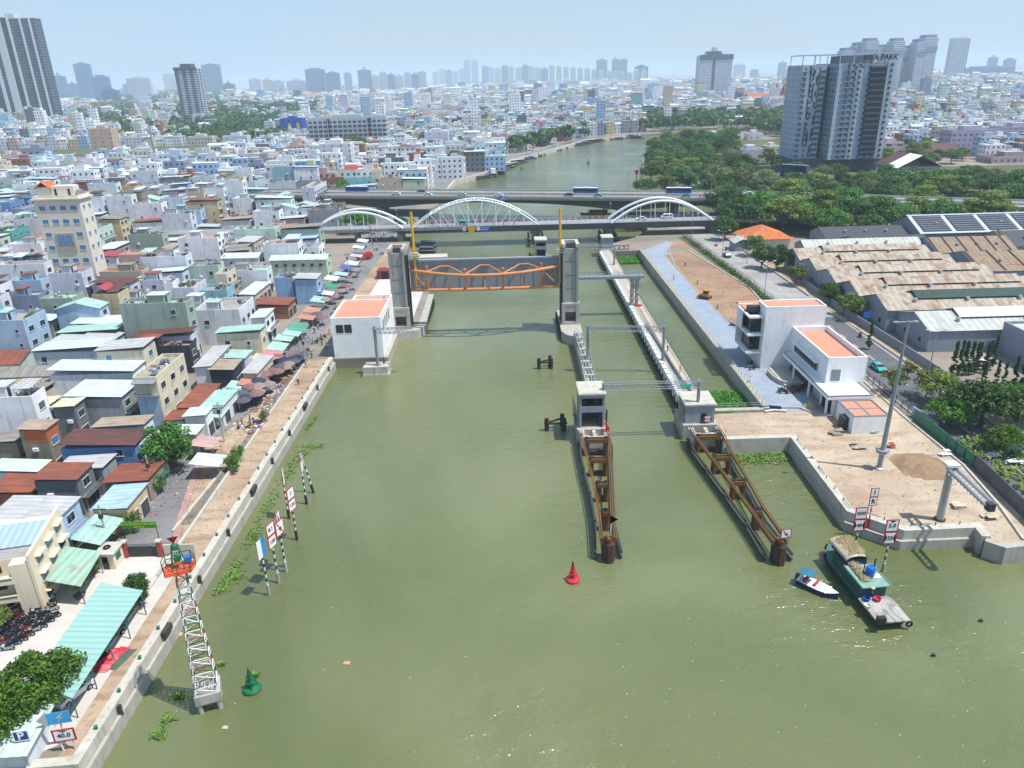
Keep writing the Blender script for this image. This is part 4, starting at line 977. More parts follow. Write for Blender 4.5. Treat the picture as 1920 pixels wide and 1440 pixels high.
t = thing('bridge_sign','blue sign on the parapet of the road viaduct','sign',(-1.5,vy(-1.5) - wv - .1,10.8)); MB().box(-2.4,-.1,0,2.4,0,1.9).build('panel',BLUE,t); text('CAU',.7,SIGNW,t,(0,-.13,1.3)); text('TAN THUAN',.6,SIGNW,t,(0,-.13,.6))
# -- OPERATION BUILDING
t = thing('operation_building','modern white operation building with glazed balconies and terracotta flat roofs','building',(0,0,G))
def roofed(par,x0,x1,y0,y1,z0,z1,rim=.7,wall=WHITE,rf=TERRA,th=.3,nm='wall'):
 mb = MB(); mb.box(x0,y0,z0,x1,y1,z1 - rim); mb.build(nm,wall,par)
 mb = MB(); mb.box(x0,y0,z1 - rim,x1,y0 + th,z1); mb.box(x0,y1 - th,z1 - rim,x1,y1,z1); mb.box(x0,y0 + th,z1 - rim,x0 + th,y1 - th,z1); mb.box(x1 - th,y0 + th,z1 - rim,x1,y1 - th,z1); mb.build('parapet',wall,par)
 mb = MB(); mb.box(x0 + th,y0 + th,z1 - rim,x1 - th,y1 - th,z1 - rim + .08); return mb.build('roof',rf,par)
roofed(t,55.2,68.2,154.2,159.6,0,14.2,.45)
FR = M('frame_white','e6e8e8',rough=.6)
for z0,z1 in ((7.9,11.9),(3.8,7.4)):
 mb = MB(); mb.box(51.9,154.8,z0 - .45,55.19,163.2,z0); mb.build('balcony',FR,t)
 mb = MB(); mb.box(52.9,156.4,z0,55.19,161.8,z1 - .5); mb.build('curtain_glass',M('tinted_glass','1c1f1e','plain',.12,.3,spec=.7),t)
 mb = MB(); [mb.box(52.84,156.34,z0 + .9 * i,55.18,156.4,z0 + .9 * i + .08) for i in range(1,5)]; [mb.box(52.84,156.4,z0 + .9 * i,52.9,161.8,z0 + .9 * i + .08) for i in range(1,5)]; mb.build('mullion',STEELD,t)
mb = MB(); mb.box(51.9,154.8,11.5,55.19,156.2,11.9); mb.box(51.9,156.2,11.5,52.4,163.2,11.9); mb.box(51.9,160,7.9,52.2,163.2,11.5); mb.box(51.9,163.2,3.4,55.2,163.5,12.4); mb.build('frame',FR,t)
mb = MB(); mb.box(52.4,159.7,11.6,68,166,12.2); mb.build('roof',TERRA,t)
mb = MB(); mb.box(55.2,159.7,0,68,166,11.6); mb.build('wall',WHITE,t)
mb = MB(); mb.box(52.6,158.0,11.9,55.1,159.6,13.2); mb.build('plant_screen',STEELD,t)
roofed(t,61.4,69.0,134.8,154.19,4.2,9.6,1.2)
mb = MB(); mb.box(61.4,136,0,69,154.19,4.2); mb.build('ground_floor',M('lobby_wall','b9bdc0',rough=.6),t)
mb = MB(); mb.box(59.3,128.2,3.6,61.39,152.6,4.2); mb.box(61.39,128.2,3.6,68.0,134.79,4.2); mb.build('canopy_roof',WHITE,t)
mb = MB(); mb.box(59.3,128.2,4.2,59.55,152.6,4.45); mb.box(59.55,128.2,4.2,68,128.45,4.45); mb.box(67.75,128.45,4.2,68,134.79,4.45); mb.build('canopy_edge',STEEL,t)
mb = MB(); mb.box(60.8,128.8,0,67.7,134.79,3.6); mb.build('entrance_wall',WHITE,t)
mb = MB(); mb.box(61.3,139.2,5.0,61.4,151.6,7.0); mb.build('window_band',GLASS,t)
mb = MB(); [mb.box(61.24,139.2 + 1.55 * i,5.0,61.3,139.28 + 1.55 * i,7.0) for i in range(9)]; mb.build('mullion',GALV,t)
mb = MB(); mb.box(60.5,138.6,7.0,61.39,152.2,7.15); mb.build('sunshade',FR,t)
mb = MB(); mb.box(61.3,140,.1,61.4,152.5,3.2); mb.build('shopfront_glass',M('lobby_glass','3f4f50','plain',.12,.2,spec=.7),t)
mb = MB(); [mb.box(61.24,140 + 1.8 * i,.1,61.3,140.1 + 1.8 * i,3.2) for i in range(8)]; mb.build('mullion',STEELD,t)
mb = MB(); mb.box(62.3,134.72,4.7,64.1,134.8,7.1); [mb.box(62.35,134.69,4.75 + .22 * i,64.05,134.72,4.83 + .22 * i) for i in range(11)]; mb.build('louvre',M('grey_louvre','8b9196'),t)
for y in (129.2,138,146.5): m_ = MB(); m_.box(59.6,y,0,59.95,y + .35,3.6); m_.build('column',WHITE,t)
mb = MB(); mb.box(60.72,129.6,.1,60.8,133.8,3.0); mb.build('door',GLASS,t)
mb = MB(); mb.box(56.9,143.5,0,61.2,153.6,.45); mb.build('terrace',M('terrace_stone','b5b5ae','ground',.8,.06),t)
pl = [(55.7,151.2),(55.7,147.6),(56.4,144.8),(58.0,143.4),(60.0,143.1),(60.0,143.45),(58.2,143.8),(56.8,145.1),(56.1,147.8),(56.1,151.2)]
t = thing('planter','curved grey concrete planter bed in front of the white operation building','planter',(0,0,G)); mb = MB(); mb.prism(pl,0,.95); mb.build('rim',CONC,t); mb = MB(); mb.prism([(56.1,151.2),(56.1,147.8),(56.8,145.1),(56.89,145.0),(56.89,151.2)],0,.6); mb.build('soil',EARTH,t)
t = thing('operation_building','separate low white block with four terracotta roof panels beside the tall mast','building',(0,0,G))
mb = MB(); mb.box(61.2,121.0,0,67.6,128.0,3.3); mb.build('wall',WHITE,t)
mb = MB(); mb.box(61.2,121.0,3.3,67.6,121.2,3.6); mb.box(61.2,127.8,3.3,67.6,128,3.6); mb.box(61.2,121.2,3.3,61.4,127.8,3.6); mb.box(67.4,121.2,3.3,67.6,127.8,3.6); mb.box(64.2,121.2,3.3,64.5,127.8,3.5); mb.box(61.4,124.4,3.3,64.2,124.7,3.5); mb.box(64.5,124.4,3.3,67.4,124.7,3.5); mb.build('parapet',GALV,t)
for a,b in ((61.4,121.2),(64.5,121.2),(61.4,124.7),(64.5,124.7)): m_ = MB(); m_.box(a,b,3.3,a + (2.8 if a < 62 else 2.9),b + (3.2 if b < 122 else 3.1),3.38); m_.build('roof_panel',TERRA,t)
mb = MB(); mb.box(60.2,122.6,0,61.19,124.6,2.4); mb.build('door',STEELD,t)
# -- POLES AND LAMPS
x,y = P(1648,879,G)
t = thing('mast','tall tapering grey steel mast standing on the sandy headland','mast',(x,y,G))
MB().tube((0,0,0),(.4,0,25.6),.42,12,r2=.17).build('pole',STEEL,t)
mb = MB(); mb.lathe([(.75,0),(.75,.25),(.5,.4)],n=12); mb.build('base',GALV,t)
mb = MB(); mb.lathe([(.8,3.0),(.8,3.25)],n=10); mb.lathe([(1.0,3.5),(1.0,3.6)],n=10); [mb.tube((.9 * math.cos(a),.9 * math.sin(a),3.0),(1.15 * math.cos(a),1.15 * math.sin(a),3.8),.05,4) for a in [i * .8 for i in range(8)]]; mb.build('lamp_ring',GALV,t)
mb = MB(); mb.tube((-1.6,0,25.4),(1.6,0,25.4),.07,5); mb.box(-1.9,-.25,25.3,-1.1,.25,25.5); mb.box(1.1,-.25,25.3,1.9,.25,25.5); mb.build('crossarm',GALV,t)
t = thing('signal_gantry','thick grey steel pole with a long truss arm at the headland quay edge','gantry',(61.9,92.7,G))
MB().tube((0,0,0),(0,0,9.0),.55,14,r2=.5).build('pole',GALV,t); MB().lathe([(.8,0),(.8,.2)],n=14).build('base',STEELD,t)
ae = Vector((P(1858,945,11)[0] - 61.9,P(1858,945,11)[1] - 92.7,8.3))
mb = MB(); d = (ae - Vector((0,0,8.3))).normalized(); s = Vector((-d.y,d.x,0)) * .55
mb.tube(Vector((0,0,8.6)) + s,ae + s,.26,8); mb.tube(Vector((0,0,8.6)) - s,ae - s,.22,8)
for i in range(12): a = Vector((0,0,8.55)).lerp(ae,i / 12); b = Vector((0,0,8.55)).lerp(ae,(i + 1) / 12); mb.tube(a + s,b - s,.06,4); mb.tube(a - s,b - s * 1 + Vector((0,0,-.7)),.05,4)
mb.tube(Vector((0,0,7.7)),ae - Vector((0,0,.8)),.08,5)
mb.build('truss_arm',GALV,t); mb = MB(); mb.box(ae.x - .5,ae.y - .5,ae.z - .7,ae.x + .4,ae.y + .4,ae.z + .4); mb.build('lamp_box',STEELD,t)
mb = MB(); mb.box(-.9,-.7,8.95,.9,.7,9.35); mb.build('cap',WHITES,t)
def lamp_root():
 t = thing('street_lamp','x','street lamp',(0,0,0))
 MB().tube((0,0,0),(0,0,9.2),.13,6,r2=.07).build('pole',GALV,t)
 mb = MB(); mb.path([(-2.0,0,9.6),(-1.2,0,9.25),(0,0,9.1),(1.2,0,9.25),(2.0,0,9.6)],.05,4); mb.build('arm',GALV,t)
 for a in (-1,1): m_ = MB(); m_.box(a * 2.0 - .45,-.14,9.55,a * 2.0 + .45,.14,9.7); m_.build('lamp_head',WHITES,t)
 return t
LP = Proto(lamp_root())
lamps = [(1738,700,'double armed street lamp beyond the turquoise car by the conifer row'),(1690,560,None),(1383,497,'double armed street lamp by the round green tree'),(1365,478,None),(1550,560,'double armed street lamp in front of the rusty sheds'),(1300,440,'street lamp on the road just past the arch bridge')]
LP.put((*P(1742,697),G),0,lamps[0][2]); LP.put((*P(1400,495),G),0,lamps[2][2]); LP.put((*P(1548,560),G),0,lamps[4][2]); LP.put((76.0,262,G),0,'street lamp on the verge beside the red earth field')
LP.put((75.9,215,G),0,'street lamp on the verge behind the white operation building'); LP.put((73.5,298,G),0,lamps[5][2])
for i,x in enumerate((-96,-60,-20,18,56,92,130,170)):
 LP.put((x,vy(x) - .1,12.6),0,ORD[i] + ' double armed lamp along the middle of the road viaduct from the market end','lamps along the road viaduct',.95)
for i,x in enumerate((-44.5,41.5)): LP.put((x,304.3,8.2),1.57,('lamp post on the arch bridge where the small arch ends','lamp post on the arch bridge where the tall arch begins')[i],None,.8)
t = thing('pole','tall bare grey mast rising among the houses by the tree row','mast',(*P(297,325),G)); xx,zz = ZZ(280,233,P(297,325)[1]); MB().tube((0,0,0),(0,0,zz - G),.9,8,r2=.6).build('pole',STEEL,t)
def upole(px,py,h,label):
 t = thing('utility_pole',label,'utility pole',(*P(px,py),G)); MB().tube((0,0,0),(0,0,h),.16,6,r2=.11).build('pole',CONC,t)
 mb = MB(); mb.box(-.9,-.06,h - .8,.9,.06,h - .66); mb.box(-.3,-.2,h - 2.2,.2,.2,h - 1.5); mb.build('crossarm',STEELD,t); return t
upole(421,828,8,'concrete utility pole by the pink market awning'); upole(355,1000,6,'short utility pole beside the port gate') if False else None
upole(698,465,9,'utility pole in the street before the red truck'); upole(655,520,8.5,'utility pole at the curb by the market umbrellas'); upole(575,690,8,'utility pole leaning over the pink awning')
upole(205,1025,7,'utility pole between the two mint canopies'); upole(290,925,7,'utility pole beside the green shop awning'); upole(285,440,12,'thin pole rising from the dark tree by the hotel'); upole(535,320,12,'thin pole beside the orange roofed mansion')
# -- HOUSES ON THE LEFT BANK
WC = {  # wall colours: name -> (hex,words)
'white': ('eceef0','white'),'white2': ('dadee2','off white'),'lilac': ('d0d3de','pale lilac'),'grey': ('9a9ea2','grey'),'dgrey': ('6c7378','dark grey'),
'cream': ('d6cdb4','cream'),'yellow': ('cfbd94','ochre yellow'),'beige': ('c3b5a0','beige'),'pink': ('c7a7a2','dusty pink'),'sky': ('96b4d4','sky blue'),
'blue': ('6d93c8','bright blue'),'pblue': ('a9c3d9','pale blue'),'turq': ('8fbcc4','turquoise'),'sage': ('a0b0a2','sage green'),'mint': ('c3d6ca','mint'),
'teal': ('5aa595','teal'),'navy': ('353e4b','dark navy'),'brick': ('9a6a55','brick'),'bare': ('8d8573','bare concrete'),'stain': ('8a94ac','stained blue grey'),
'cgreen': ('c5cdb4','pale green'),'orange': ('b98660','orange'),'purple': ('8a6476','plum') }
RC = {
'g': ('8b8880','grey sheet'),'lg': ('b2b3b3','pale grey sheet'),'w': ('bfc7cd','white sheet'),'m': ('9dc0b4','mint sheet'),'pm': ('bfd3ca','pale mint sheet'),
'b': ('5a3a33','maroon sheet'),'r': ('7d4a3a','rust red sheet'),'t': ('a3927f','tan sheet'),'o': ('ae6a4c','orange tiled'),'red': ('9c4044','red sheet'),
'db': ('4c4f55','charcoal sheet'),'pb': ('a4bfd6','pale blue sheet'),'c': ('cbc6a8','cream sheet') }
def wallm(k): return M('wall_' + k,WC[k][0],'wall',.85,.1,.6 if k in ('bare','stain','grey','brick') else .42,'5c574e' if k != 'stain' else '5c6c9a',.35,k=.92)
def roofm(k,ax='x'):
 rust = {'g': .35,'t': .35,'r': .5,'b': .3,'m': .16,'pm': .2,'w': .12,'lg': .15,'c': .3}.get(k,.2)
 dc = {'r': 'a5552f','b': '7a4a3a','g': '6a5547','t': '7b6a5a'}.get(k,'7c6657')
 return M('roof_' + k + ax,RC[k][0],'sheet',.7,.12,rust,dc,.5,ax=ax,per=1.1)
TERR = {'tile': M('terrace_tile','a87f6a','ground',.9,.12,.4,'7a6356',.6),'grey': M('terrace_grey','9b9892','ground',.9,.15,.5,'6d6962',.5),'mint': M('terrace_mint','9ab5a8','ground',.9,.12,.4,'6f8278',.5)}
WF = M('window_frame','c9cdd0',rough=.6); WG = M('window_glass','27323c','plain',.12,.35,spec=.7); WBL = M('window_blue','3f78a8','plain',.15,.25,spec=.7)
def winmesh(w,h,glass=WG):
 mb = MB(); mb.box(-w / 2,-.06,0,w / 2,.0,h,0); k = 2 if w > 1 else 1
 for i in range(k): mb.box(-w / 2 + .08 + i * (w - .1) / k,-.09,.08,-w / 2 + (i + 1) * (w - .1) / k,-.06,h - .08,1)
 mb.box(-w / 2 - .08,-.14,-.08,w / 2 + .08,0,0,0)
 return mb.mesh('window',[WF,glass])
WM = {s: winmesh(*s) for s in ((1.2,1.3),(.8,1.0),(1.9,1.4))}
WMB = {s: winmesh(*s,glass=WBL) for s in ((1.2,1.3),(1.9,1.4))}
mb = MB(); mb.box(-1.3,-.08,0,1.3,0,2.5,0); mb.box(-1.2,-.1,.0,1.2,-.08,2.4,1); DOORM = mb.mesh('door',[WF,M('shutter_dark','3c4347','sheet',.6,.2,.2)])
mb = MB(); mb.lathe([(.5,.3),(.58,.45),(.58,1.3),(.3,1.5)],n=12); [mb.box(a - .05,b - .05,0,a + .05,b + .05,.32) for a in (-.35,.35) for b in (-.35,.35)]; TANK = mb.mesh('water_tank',M('tank_steel','b9c0c4',rough=.28,metal=.7,var=.05))
mb = MB(); mb.box(-.45,-.3,0,.45,0,.6,0); mb.lathe([(.2,0),(.2,.02)],(0,0,0),8,1); ACM = mb.mesh('air_conditioner',[WHITE,STEELD])
mb = MB()
for i in range(-9,10): mb.box(i * .16 - .02,-.02,0,i * .16 + .02,.02,.85)
mb.box(-1.5,-.03,.85,1.5,.03,.92); RAILM = mb.mesh('balcony_rail',M('balcony_rail','6d7478'))
def clump(rnd,n,s,lf,flat=1.0):
 mb = MB()
 for i in range(n):
  a = rnd.uniform(0,6.283); r = s * rnd.random() ** .5; p = Vector((r * math.cos(a),r * math.sin(a),rnd.uniform(0,s * flat)))
  d = Vector((rnd.gauss(0,1),rnd.gauss(0,1),rnd.gauss(0,.6))).normalized() * lf; e = d.orthogonal().normalized() * lf * .6
  mb.face([p - d,p - e,p + d,p + e])
 return mb
LEAF = leafmat('leaves_mid','2c4a1c','5f8c38'); LEAFD = leafmat('leaves_dark','223c19','47692c'); LEAFY = leafmat('leaves_yellowish','485c26','8a9a48'); LEAFO = leafmat('leaves_olive','424e30','7a8256')
PLM = [clump(random.Random(i),160,.7,.16).mesh('roof_plants',LEAF if i else LEAFY) for i in range(3)]
CLUT = []
for i in range(5):
 r_ = random.Random(40 + i); mb = MB()
 for k in range(7):
  x,y = r_.uniform(-1.2,1.2),r_.uniform(-.8,.8); s_ = r_.uniform(.12,.4)
  if r_.random() < .6: mb.box(x - s_,y - s_ * .7,0,x + s_,y + s_ * .7,r_.uniform(.15,.8),r_.randrange(4))
  else: mb.lathe([(s_,0),(s_ * .9,r_.uniform(.3,.8))],(x,y,0),7,r_.randrange(4))
 if i % 2:
  mb.tube((-1.3,0,0),(-1.3,0,2),.03,4,0); mb.tube((1.3,0,0),(1.3,0,2),.03,4,0); mb.tube((-1.3,0,1.9),(1.3,0,1.9),.015,3,0)
  for k in range(6): x = -1.1 + k * .4; mb.box(x,-.01,1.1 + r_.random() * .3,x + .3,.01,1.9,r_.randrange(4))
 else: mb.slab([(-.9,-.6,.9),(.7,-.7,.8),(.8,.6,.85),(-.8,.7,1.0)],.04,3)
 CLUT.append(mb.mesh('roof_clutter',[M('clutter_grey','7e7f7c'),M('clutter_blue','4f6f94'),M('clutter_white','d0d2d0'),M('clutter_rust','7c5a48')]))
houses = []
occ = []
def overlap(x0,x1,y0,y1,m=.3):
 for a in occ:
  if x0 < a[1] - m and x1 > a[0] + m and y0 < a[3] - m and y1 > a[2] + m: return True
 return False
def house(x0,x1,y0,y1,h,wc,rf,rnd,name='house',cat='house',lab=None,feat=None,wins=True,g=G,detail=True):
 w,d = x1 - x0,y1 - y0; cx,cy = (x0 + x1) / 2,(y0 + y1) / 2
 occ.append((x0,x1,y0,y1))
 t = thing(name,lab or 'x',cat,(cx,cy,g),R_(rnd.uniform(-2.2,2.2)) if cat == 'house' and w < 30 else 0); a,b = w / 2,d / 2
 wm = wallm(wc) if isinstance(wc,str) else wc
 feats = []
 mb = MB()
 kind = rf[0]   # F flat,S shed,X gable ridge along x,Y gable ridge along y
 mb.box(-a,-b,0,a,b,h)
 if kind == 'F':
  q = .2; ph = .8
  mb.box(-a,-b,h,a,-b + q,h + ph); mb.box(-a,b - q,h,a,b,h + ph); mb.box(-a,-b + q,h,-a + q,b - q,h + ph); mb.box(a - q,-b + q,h,a,b - q,h + ph)
 if kind == 'X': hr = d * .16; mb.face([(-a,-b,h),(-a,0,h + hr),(-a,b,h)][::-1]); mb.face([(a,-b,h),(a,b,h),(a,0,h + hr)])
 if kind == 'Y': hr = w * .14; mb.face([(-a,-b,h),(a,-b,h),(0,-b,h + hr)]); mb.face([(a,b,h),(-a,b,h),(0,b,h + hr)])
 mb.build('wall',wm,t)
 rk = rf[1:]
 if kind == 'F':
  mb = MB(); mb.box(-a + .2,-b + .2,h,a - .2,b - .2,h + .06); mb.build('terrace',TERR[rk or 'grey'],t)
  if detail and w > 7 and d > 3.4 and rnd.random() < .75:
   hx = rnd.uniform(-a + 2.3,a - 4) if w > 9 else 0; hw = rnd.uniform(2.2,min(4.5,w * .4)); hd = min(d - .9,3.2)
   mb = MB(); mb.box(hx - 1,-b + .5,h + .06,hx - 1 + hw,-b + .5 + hd,h + 2.5,0); mb.box(hx - 1.2,-b + .3,h + 2.5,hx - .8 + hw,-b + .7 + hd,h + 2.65,1)
   mb.box(hx - 1 + hw,-b + .9,h + .06,hx - 1 + hw + .04,-b + 1.8,h + 2.1,2)
   mb.build('stair_house',[wm,roofm(rnd.choice(['w','g','m','r'])),WG],t)
  if detail and rnd.random() < .3 and w > 9:
   sx = rnd.choice([-1,1]); mb = MB(); ww = w * rnd.uniform(.25,.4)
   xa = a - ww if sx > 0 else -a
   mb.slab([(xa,-b,h + 2.3),(xa + ww,-b,h + 2.3),(xa + ww,b,h + 2.6),(xa,b,h + 2.6)],.08)
   [mb.tube((xx,yy,h),(xx,yy,h + 2.3),.06,4) for xx in (xa + .3,xa + ww - .3) for yy in (-b + .2,b - .2)]
   mb.build('terrace_canopy',roofm(rnd.choice(['w','g','m','lg','b'])),t)
 elif kind == 'S':
  mb = MB(); dz = min(1.1,w * .05); s = rnd.choice([-1,1]) * dz
  mb.slab([(-a - .35,-b - .35,h + .15 + dz - s * .5),(a + .35,-b - .35,h + .15 + dz + s * .5),(a + .35,b + .35,h + .15 + dz + s * .5),(-a - .35,b + .35,h + .15 + dz - s * .5)],.08)
  mb.build('roof',roofm(rk,'y'),t)
  mb = MB(); mb.box(-a + .1,-b + .1,h,a - .1,b - .1,h + .12); mb.build('eave_shadow',wm,t) if False else None
 elif kind == 'X': mb = MB(); mb.gable(-a,-b,a,b,h + .05,d * .16,'x',.35); mb.build('roof',roofm(rk,'x'),t)
 elif kind == 'Y': mb = MB(); mb.gable(-a,-b,a,b,h + .05,w * .14,'y',.35); mb.build('roof',roofm(rk,'y'),t)
 nf = max(1,int(round(h / 3.4)))
 if wins:
  fh = h / nf
  ns = max(1,int(d / 3.3)); glass = WM if rnd.random() < .8 else WMB
  bal = nf > 1 and rnd.random() < .45
  for f_ in range(nf):
   for i in range(ns):
    yy = -b + d * (i + .5) / ns; sz = (1.9,1.4) if d / ns > 3 else (1.2,1.3)
    if f_ == 0: put(DOORM,'door',t,(a,yy,.05),(0,0,math.pi / 2)).scale = (min(1,d / ns / 2.9),1,1)
    else: put(glass[sz],'window',t,(a,yy,fh * f_ + .95),(0,0,math.pi / 2))
   if bal and f_:
    m_ = MB(); m_.box(a,-b + .1,fh * f_ - .15,a + 1.1,b - .1,fh * f_); m_.build('balcony',wm,t)
    for i in range(ns): r_ = put(RAILM,'balcony_rail',t,(a + 1.05,-b + d * (i + .5) / ns,fh * f_),(0,0,math.pi / 2)); r_.scale = ((d - .2) / ns / 3.0,1,1)
  for f_ in range(nf):
   k = int(w / 4.5)
   for i in range(k):
    if rnd.random() < .38: put(WM[(.8,1.0)] if rnd.random() < .6 else glass[(1.2,1.3)],'window',t,(-a + w * (i + .5) / k + rnd.uniform(-.6,.6),-b,fh * f_ + 1.1))
  if rnd.random() < .35: put(ACM,'air_conditioner',t,(rnd.uniform(-a + 1,a - 1),-b,fh * (nf - 1) + .4))
 if detail and kind == 'F':
  for _ in range(rnd.choice([1,2,2,3])): put(CLUT[rnd.randrange(5)],'roof_clutter',t,(rnd.uniform(-a + 1.2,a - 1.2),rnd.uniform(-b + .9,b - .9),h + .06),(0,0,rnd.random() * 6))
  for _ in range(rnd.choice([0,1,1,2])):
   put(TANK,'water_tank',t,(rnd.uniform(-a + .9,a - .9),rnd.uniform(-b + .8,b - .8),h + .06),(0,0,rnd.random() * 3))
  if rnd.random() < .3: put(PLM[rnd.randrange(3)],'roof_plants',t,(rnd.choice([-1,1]) * (a - 1.1),0,h + .3),(0,0,rnd.random() * 6)).scale = (1.2,max(.8,b * .9),1)
 rn = {'F': 'flat roof terrace','S': '','X': '','Y': ''}[kind] or (RC[rk][1] + ' roof')
 wn_ = WC[wc][1] if isinstance(wc,str) else 'cream'
 sz = ('single storey','two storey','three storey','four storey','five storey','six storey','seven storey')[min(6,nf - 1)]
 fm = ' gabled' if kind in 'XY' else ''
 houses.append([t,sz,wn_,fm,rn,(cx,cy,h),lab,w,d])
 return t
rnd = random.Random(11)
H = [
(172,552,221,541,10.5,'yellow','Fgrey','ochre yellow four storey block with crumbling white front and red and maroon rooftop shed'),
(140,578,170,562,7.0,'yellow','Fgrey','lower ochre wing with an open columned terrace beside the ochre yellow block'),
(74,560,134,548,9.5,'sage','Fmint',None),(5,555,70,545,8.0,'stain','Fmint','blue stained wall house with white and blue roof tanks'),
(-30,602,44,582,10.5,'pblue','Fgrey','pale blue tall house with a white gridded balcony front'),
(68,487,126,470,8.0,'lilac','St',None),(130,470,158,460,12.5,'white','Fgrey',None),(222,478,296,468,7.0,'pink','Ftile','long dusty pink house with roof garden and dark terrace opening'),
(106,532,238,518,5.0,'stain','Fgrey','long low blue grey building with a rubble strewn flat roof'),(246,526,306,516,9.0,'lilac','Fgrey',None),(308,530,322,522,9.5,'white','Fgrey',None),
(182,482,218,472,6.0,'white','Sred',None),(172,470,214,455,6.0,'grey','Sw',None),(-20,434,20,424,12.0,'teal','Fmint','tall teal house wrapped in green netting at the edge'),
(36,456,62,446,9.5,'bare','St',None),(303,466,322,456,6.5,'lilac','St',None),(366,457,393,447,7.5,'bare','Fgrey','house with a blackened bare side wall'),(396,455,442,445,7.5,'white2','Fgrey',None),
(445,455,476,444,8.0,'beige','Slg',None),(330,500,398,488,6.5,'pink','Ftile','pink house with a terracotta tiled roof terrace'),(300,512,357,506,5.0,'sage','Spm',None),
(402,514,424,502,9.0,'cream','Fgrey',None),(443,503,490,494,6.5,'lilac','Sg',None),(506,487,612,478,7.5,'cgreen','Xpm','long pale green house with a row of windows and mint pitched roof'),
(514,521,548,513,7.0,'sky','Fgrey','sky blue house with a balustraded balcony above the market'),(551,524,592,514,7.5,'sky','Slg',None),(372,545,424,533,7.5,'turq','Fgrey',None),
(362,582,448,558,8.5,'white2','Fgrey','big off white house with a roof garden and turquoise front edge'),(405,625,487,614,8.0,'cream','Sm','tall cream house with a flat mint green roof by the awnings'),
(324,540,362,524,8.0,'lilac','Flg' if False else 'Fgrey',None),(450,553,478,530,4.0,'beige','Sw',None),(478,574,540,560,3.8,'brick','Sr',None),(470,596,496,580,7.0,'white','Spm',None),
(490,466,598,456,6.5,'white','Fgrey',None),(-40,706,106,685,6.0,'beige','Xg','long grey roofed warehouse with a crumbling cream gable front'),(-40,737,88,708,4.6,'beige','Sg','lower grey sheet annex of the cream gabled warehouse'),
(-40,682,34,655,4.5,'mint','Xr',None),(97,641,138,628,6.5,'blue','Slg',None),(140,645,204,626,6.5,'turq','Slg','turquoise two storey house with balconies and white sheet roof'),
(245,650,356,640,6.0,'navy','Ftile','dark navy house with a peach coloured roof terrace and blue tank hut'),(248,708,292,664,10.0,'cream','Fgrey','tall narrow cream party wall house with pale blue front and caged balcony'),
(123,748,226,718,6.5,'grey','Fw' if False else 'Sw','grey house with broad white sheet roofs beside the tall cream party wall'),(28,762,94,748,7.0,'pblue','Sc',None),(98,763,138,750,7.0,'dgrey','Sc',None),
(200,690,262,682,3.6,'white2','Sg',None),(205,676,262,668,3.4,'grey','Sb',None),(362,688,392,650,5.5,'white','Slg',None),(422,672,458,658,5.0,'lilac','Sm',None),(392,694,435,676,5.0,'navy','St','dark open shop house with tan roof and rust red eave'),
(456,700,482,668,4.0,'beige','Slg',None),(334,765,372,722,3.5,'beige','Sr','low house with a rust red sheet roof below the cream party wall'),(376,765,416,733,3.8,'white2','Sm','low house with a wide mint roof beside the dark umbrellas'),
(308,788,342,770,3.2,'mint','Sr',None),(345,780,384,766,4.5,'white','Spm',None),(34,806,84,792,8.5,'bare','St','bare concrete three storey house with an orange brick top floor'),
(-30,830,30,812,6.0,'bare','Sg',None),(113,840,250,812,5.5,'blue','Sb','bright blue walled house with patched tan and maroon roof'),(174,802,270,788,6.0,'white2','St','long house with a tan sheet roof behind the bright blue wall'),
(105,882,192,858,4.6,'grey','Slg',None),(63,901,141,872,6.2,'dgrey','Sr','dark grey house with a rust red roof and white balcony front'),(-20,886,70,872,4.0,'white2','Spm',None),
(-20,925,58,890,3.6,'brick','Sr',None),(196,905,276,872,3.6,'bare','Sr','low house with rust brown and grey roof behind the green shop awning'),(174,955,236,912,4.0,'yellow','Spb','yellow garage house with a pale blue sheet roof'),
(266,834,304,812,5.5,'white','Slg','white house with a grey awning lettered in dark blue'),(316,815,366,799,3.8,'beige','Spm',None),(-30,985,46,935,5.5,'grey','Slg','house with a grey sheet roof behind the cream port office'),(48,972,108,935,6.2,'pblue','Slg','pale blue edged house with white window front beside the port office'),
(500,425,521,415,9.5,'pink','Fgrey','narrow pink and grey striped house with a red rooftop and arched attic'),(527,428,546,420,8.5,'brick','So',None),(120,430,145,424,6.5,'bare','Fgrey',None),(156,430,182,420,8.0,'mint','Fgrey',None),
(212,365,250,358,8.0,'grey','Fgrey','plain grey wall house behind the dark tree'),(265,365,283,358,8.0,'sky','Fgrey',None),(330,352,346,346,10.0,'white','Fgrey','slim white tower house with red diagonal mark'),(352,343,376,330,9.5,'sky','Yw',None),
(374,367,398,360,6.0,'purple','Fgrey',None),(392,372,414,364,6.5,'sky','Fmint','sky blue stepped house beside a plum coloured wall'),(424,345,452,338,7.5,'lilac','Fgrey',None),(436,372,472,364,7.0,'white','Fmint',None),(490,364,514,356,8.0,'beige','Fgrey',None),
(514,368,532,360,9.5,'cgreen','Ypb','slim pale green house with a blue gabled attic'),(566,352,590,340,14.0,'lilac','Fgrey','tall pale lilac house with a billboard frame on top'),(555,388,575,380,7.5,'white','Fgrey',None),(420,412,456,404,5.5,'turq','Fgrey','house with a flat sky blue wall below the terraces'),
(0,380,18,366,14.0,'blue','Fgrey','tall dark blue house with yellow lettering at the edge'),(22,392,45,380,12.5,'stain','Fgrey',None),(38,350,62,344,11.0,'lilac','Fmint',None),
(345,298,365,292,7,'white','Fgrey',None),(322,300,344,292,7,'grey','So',None),(215,322,236,312,8,'grey','Fgrey',None),(236,322,256,312,8,'white','Fgrey',None),
]
G2 = []
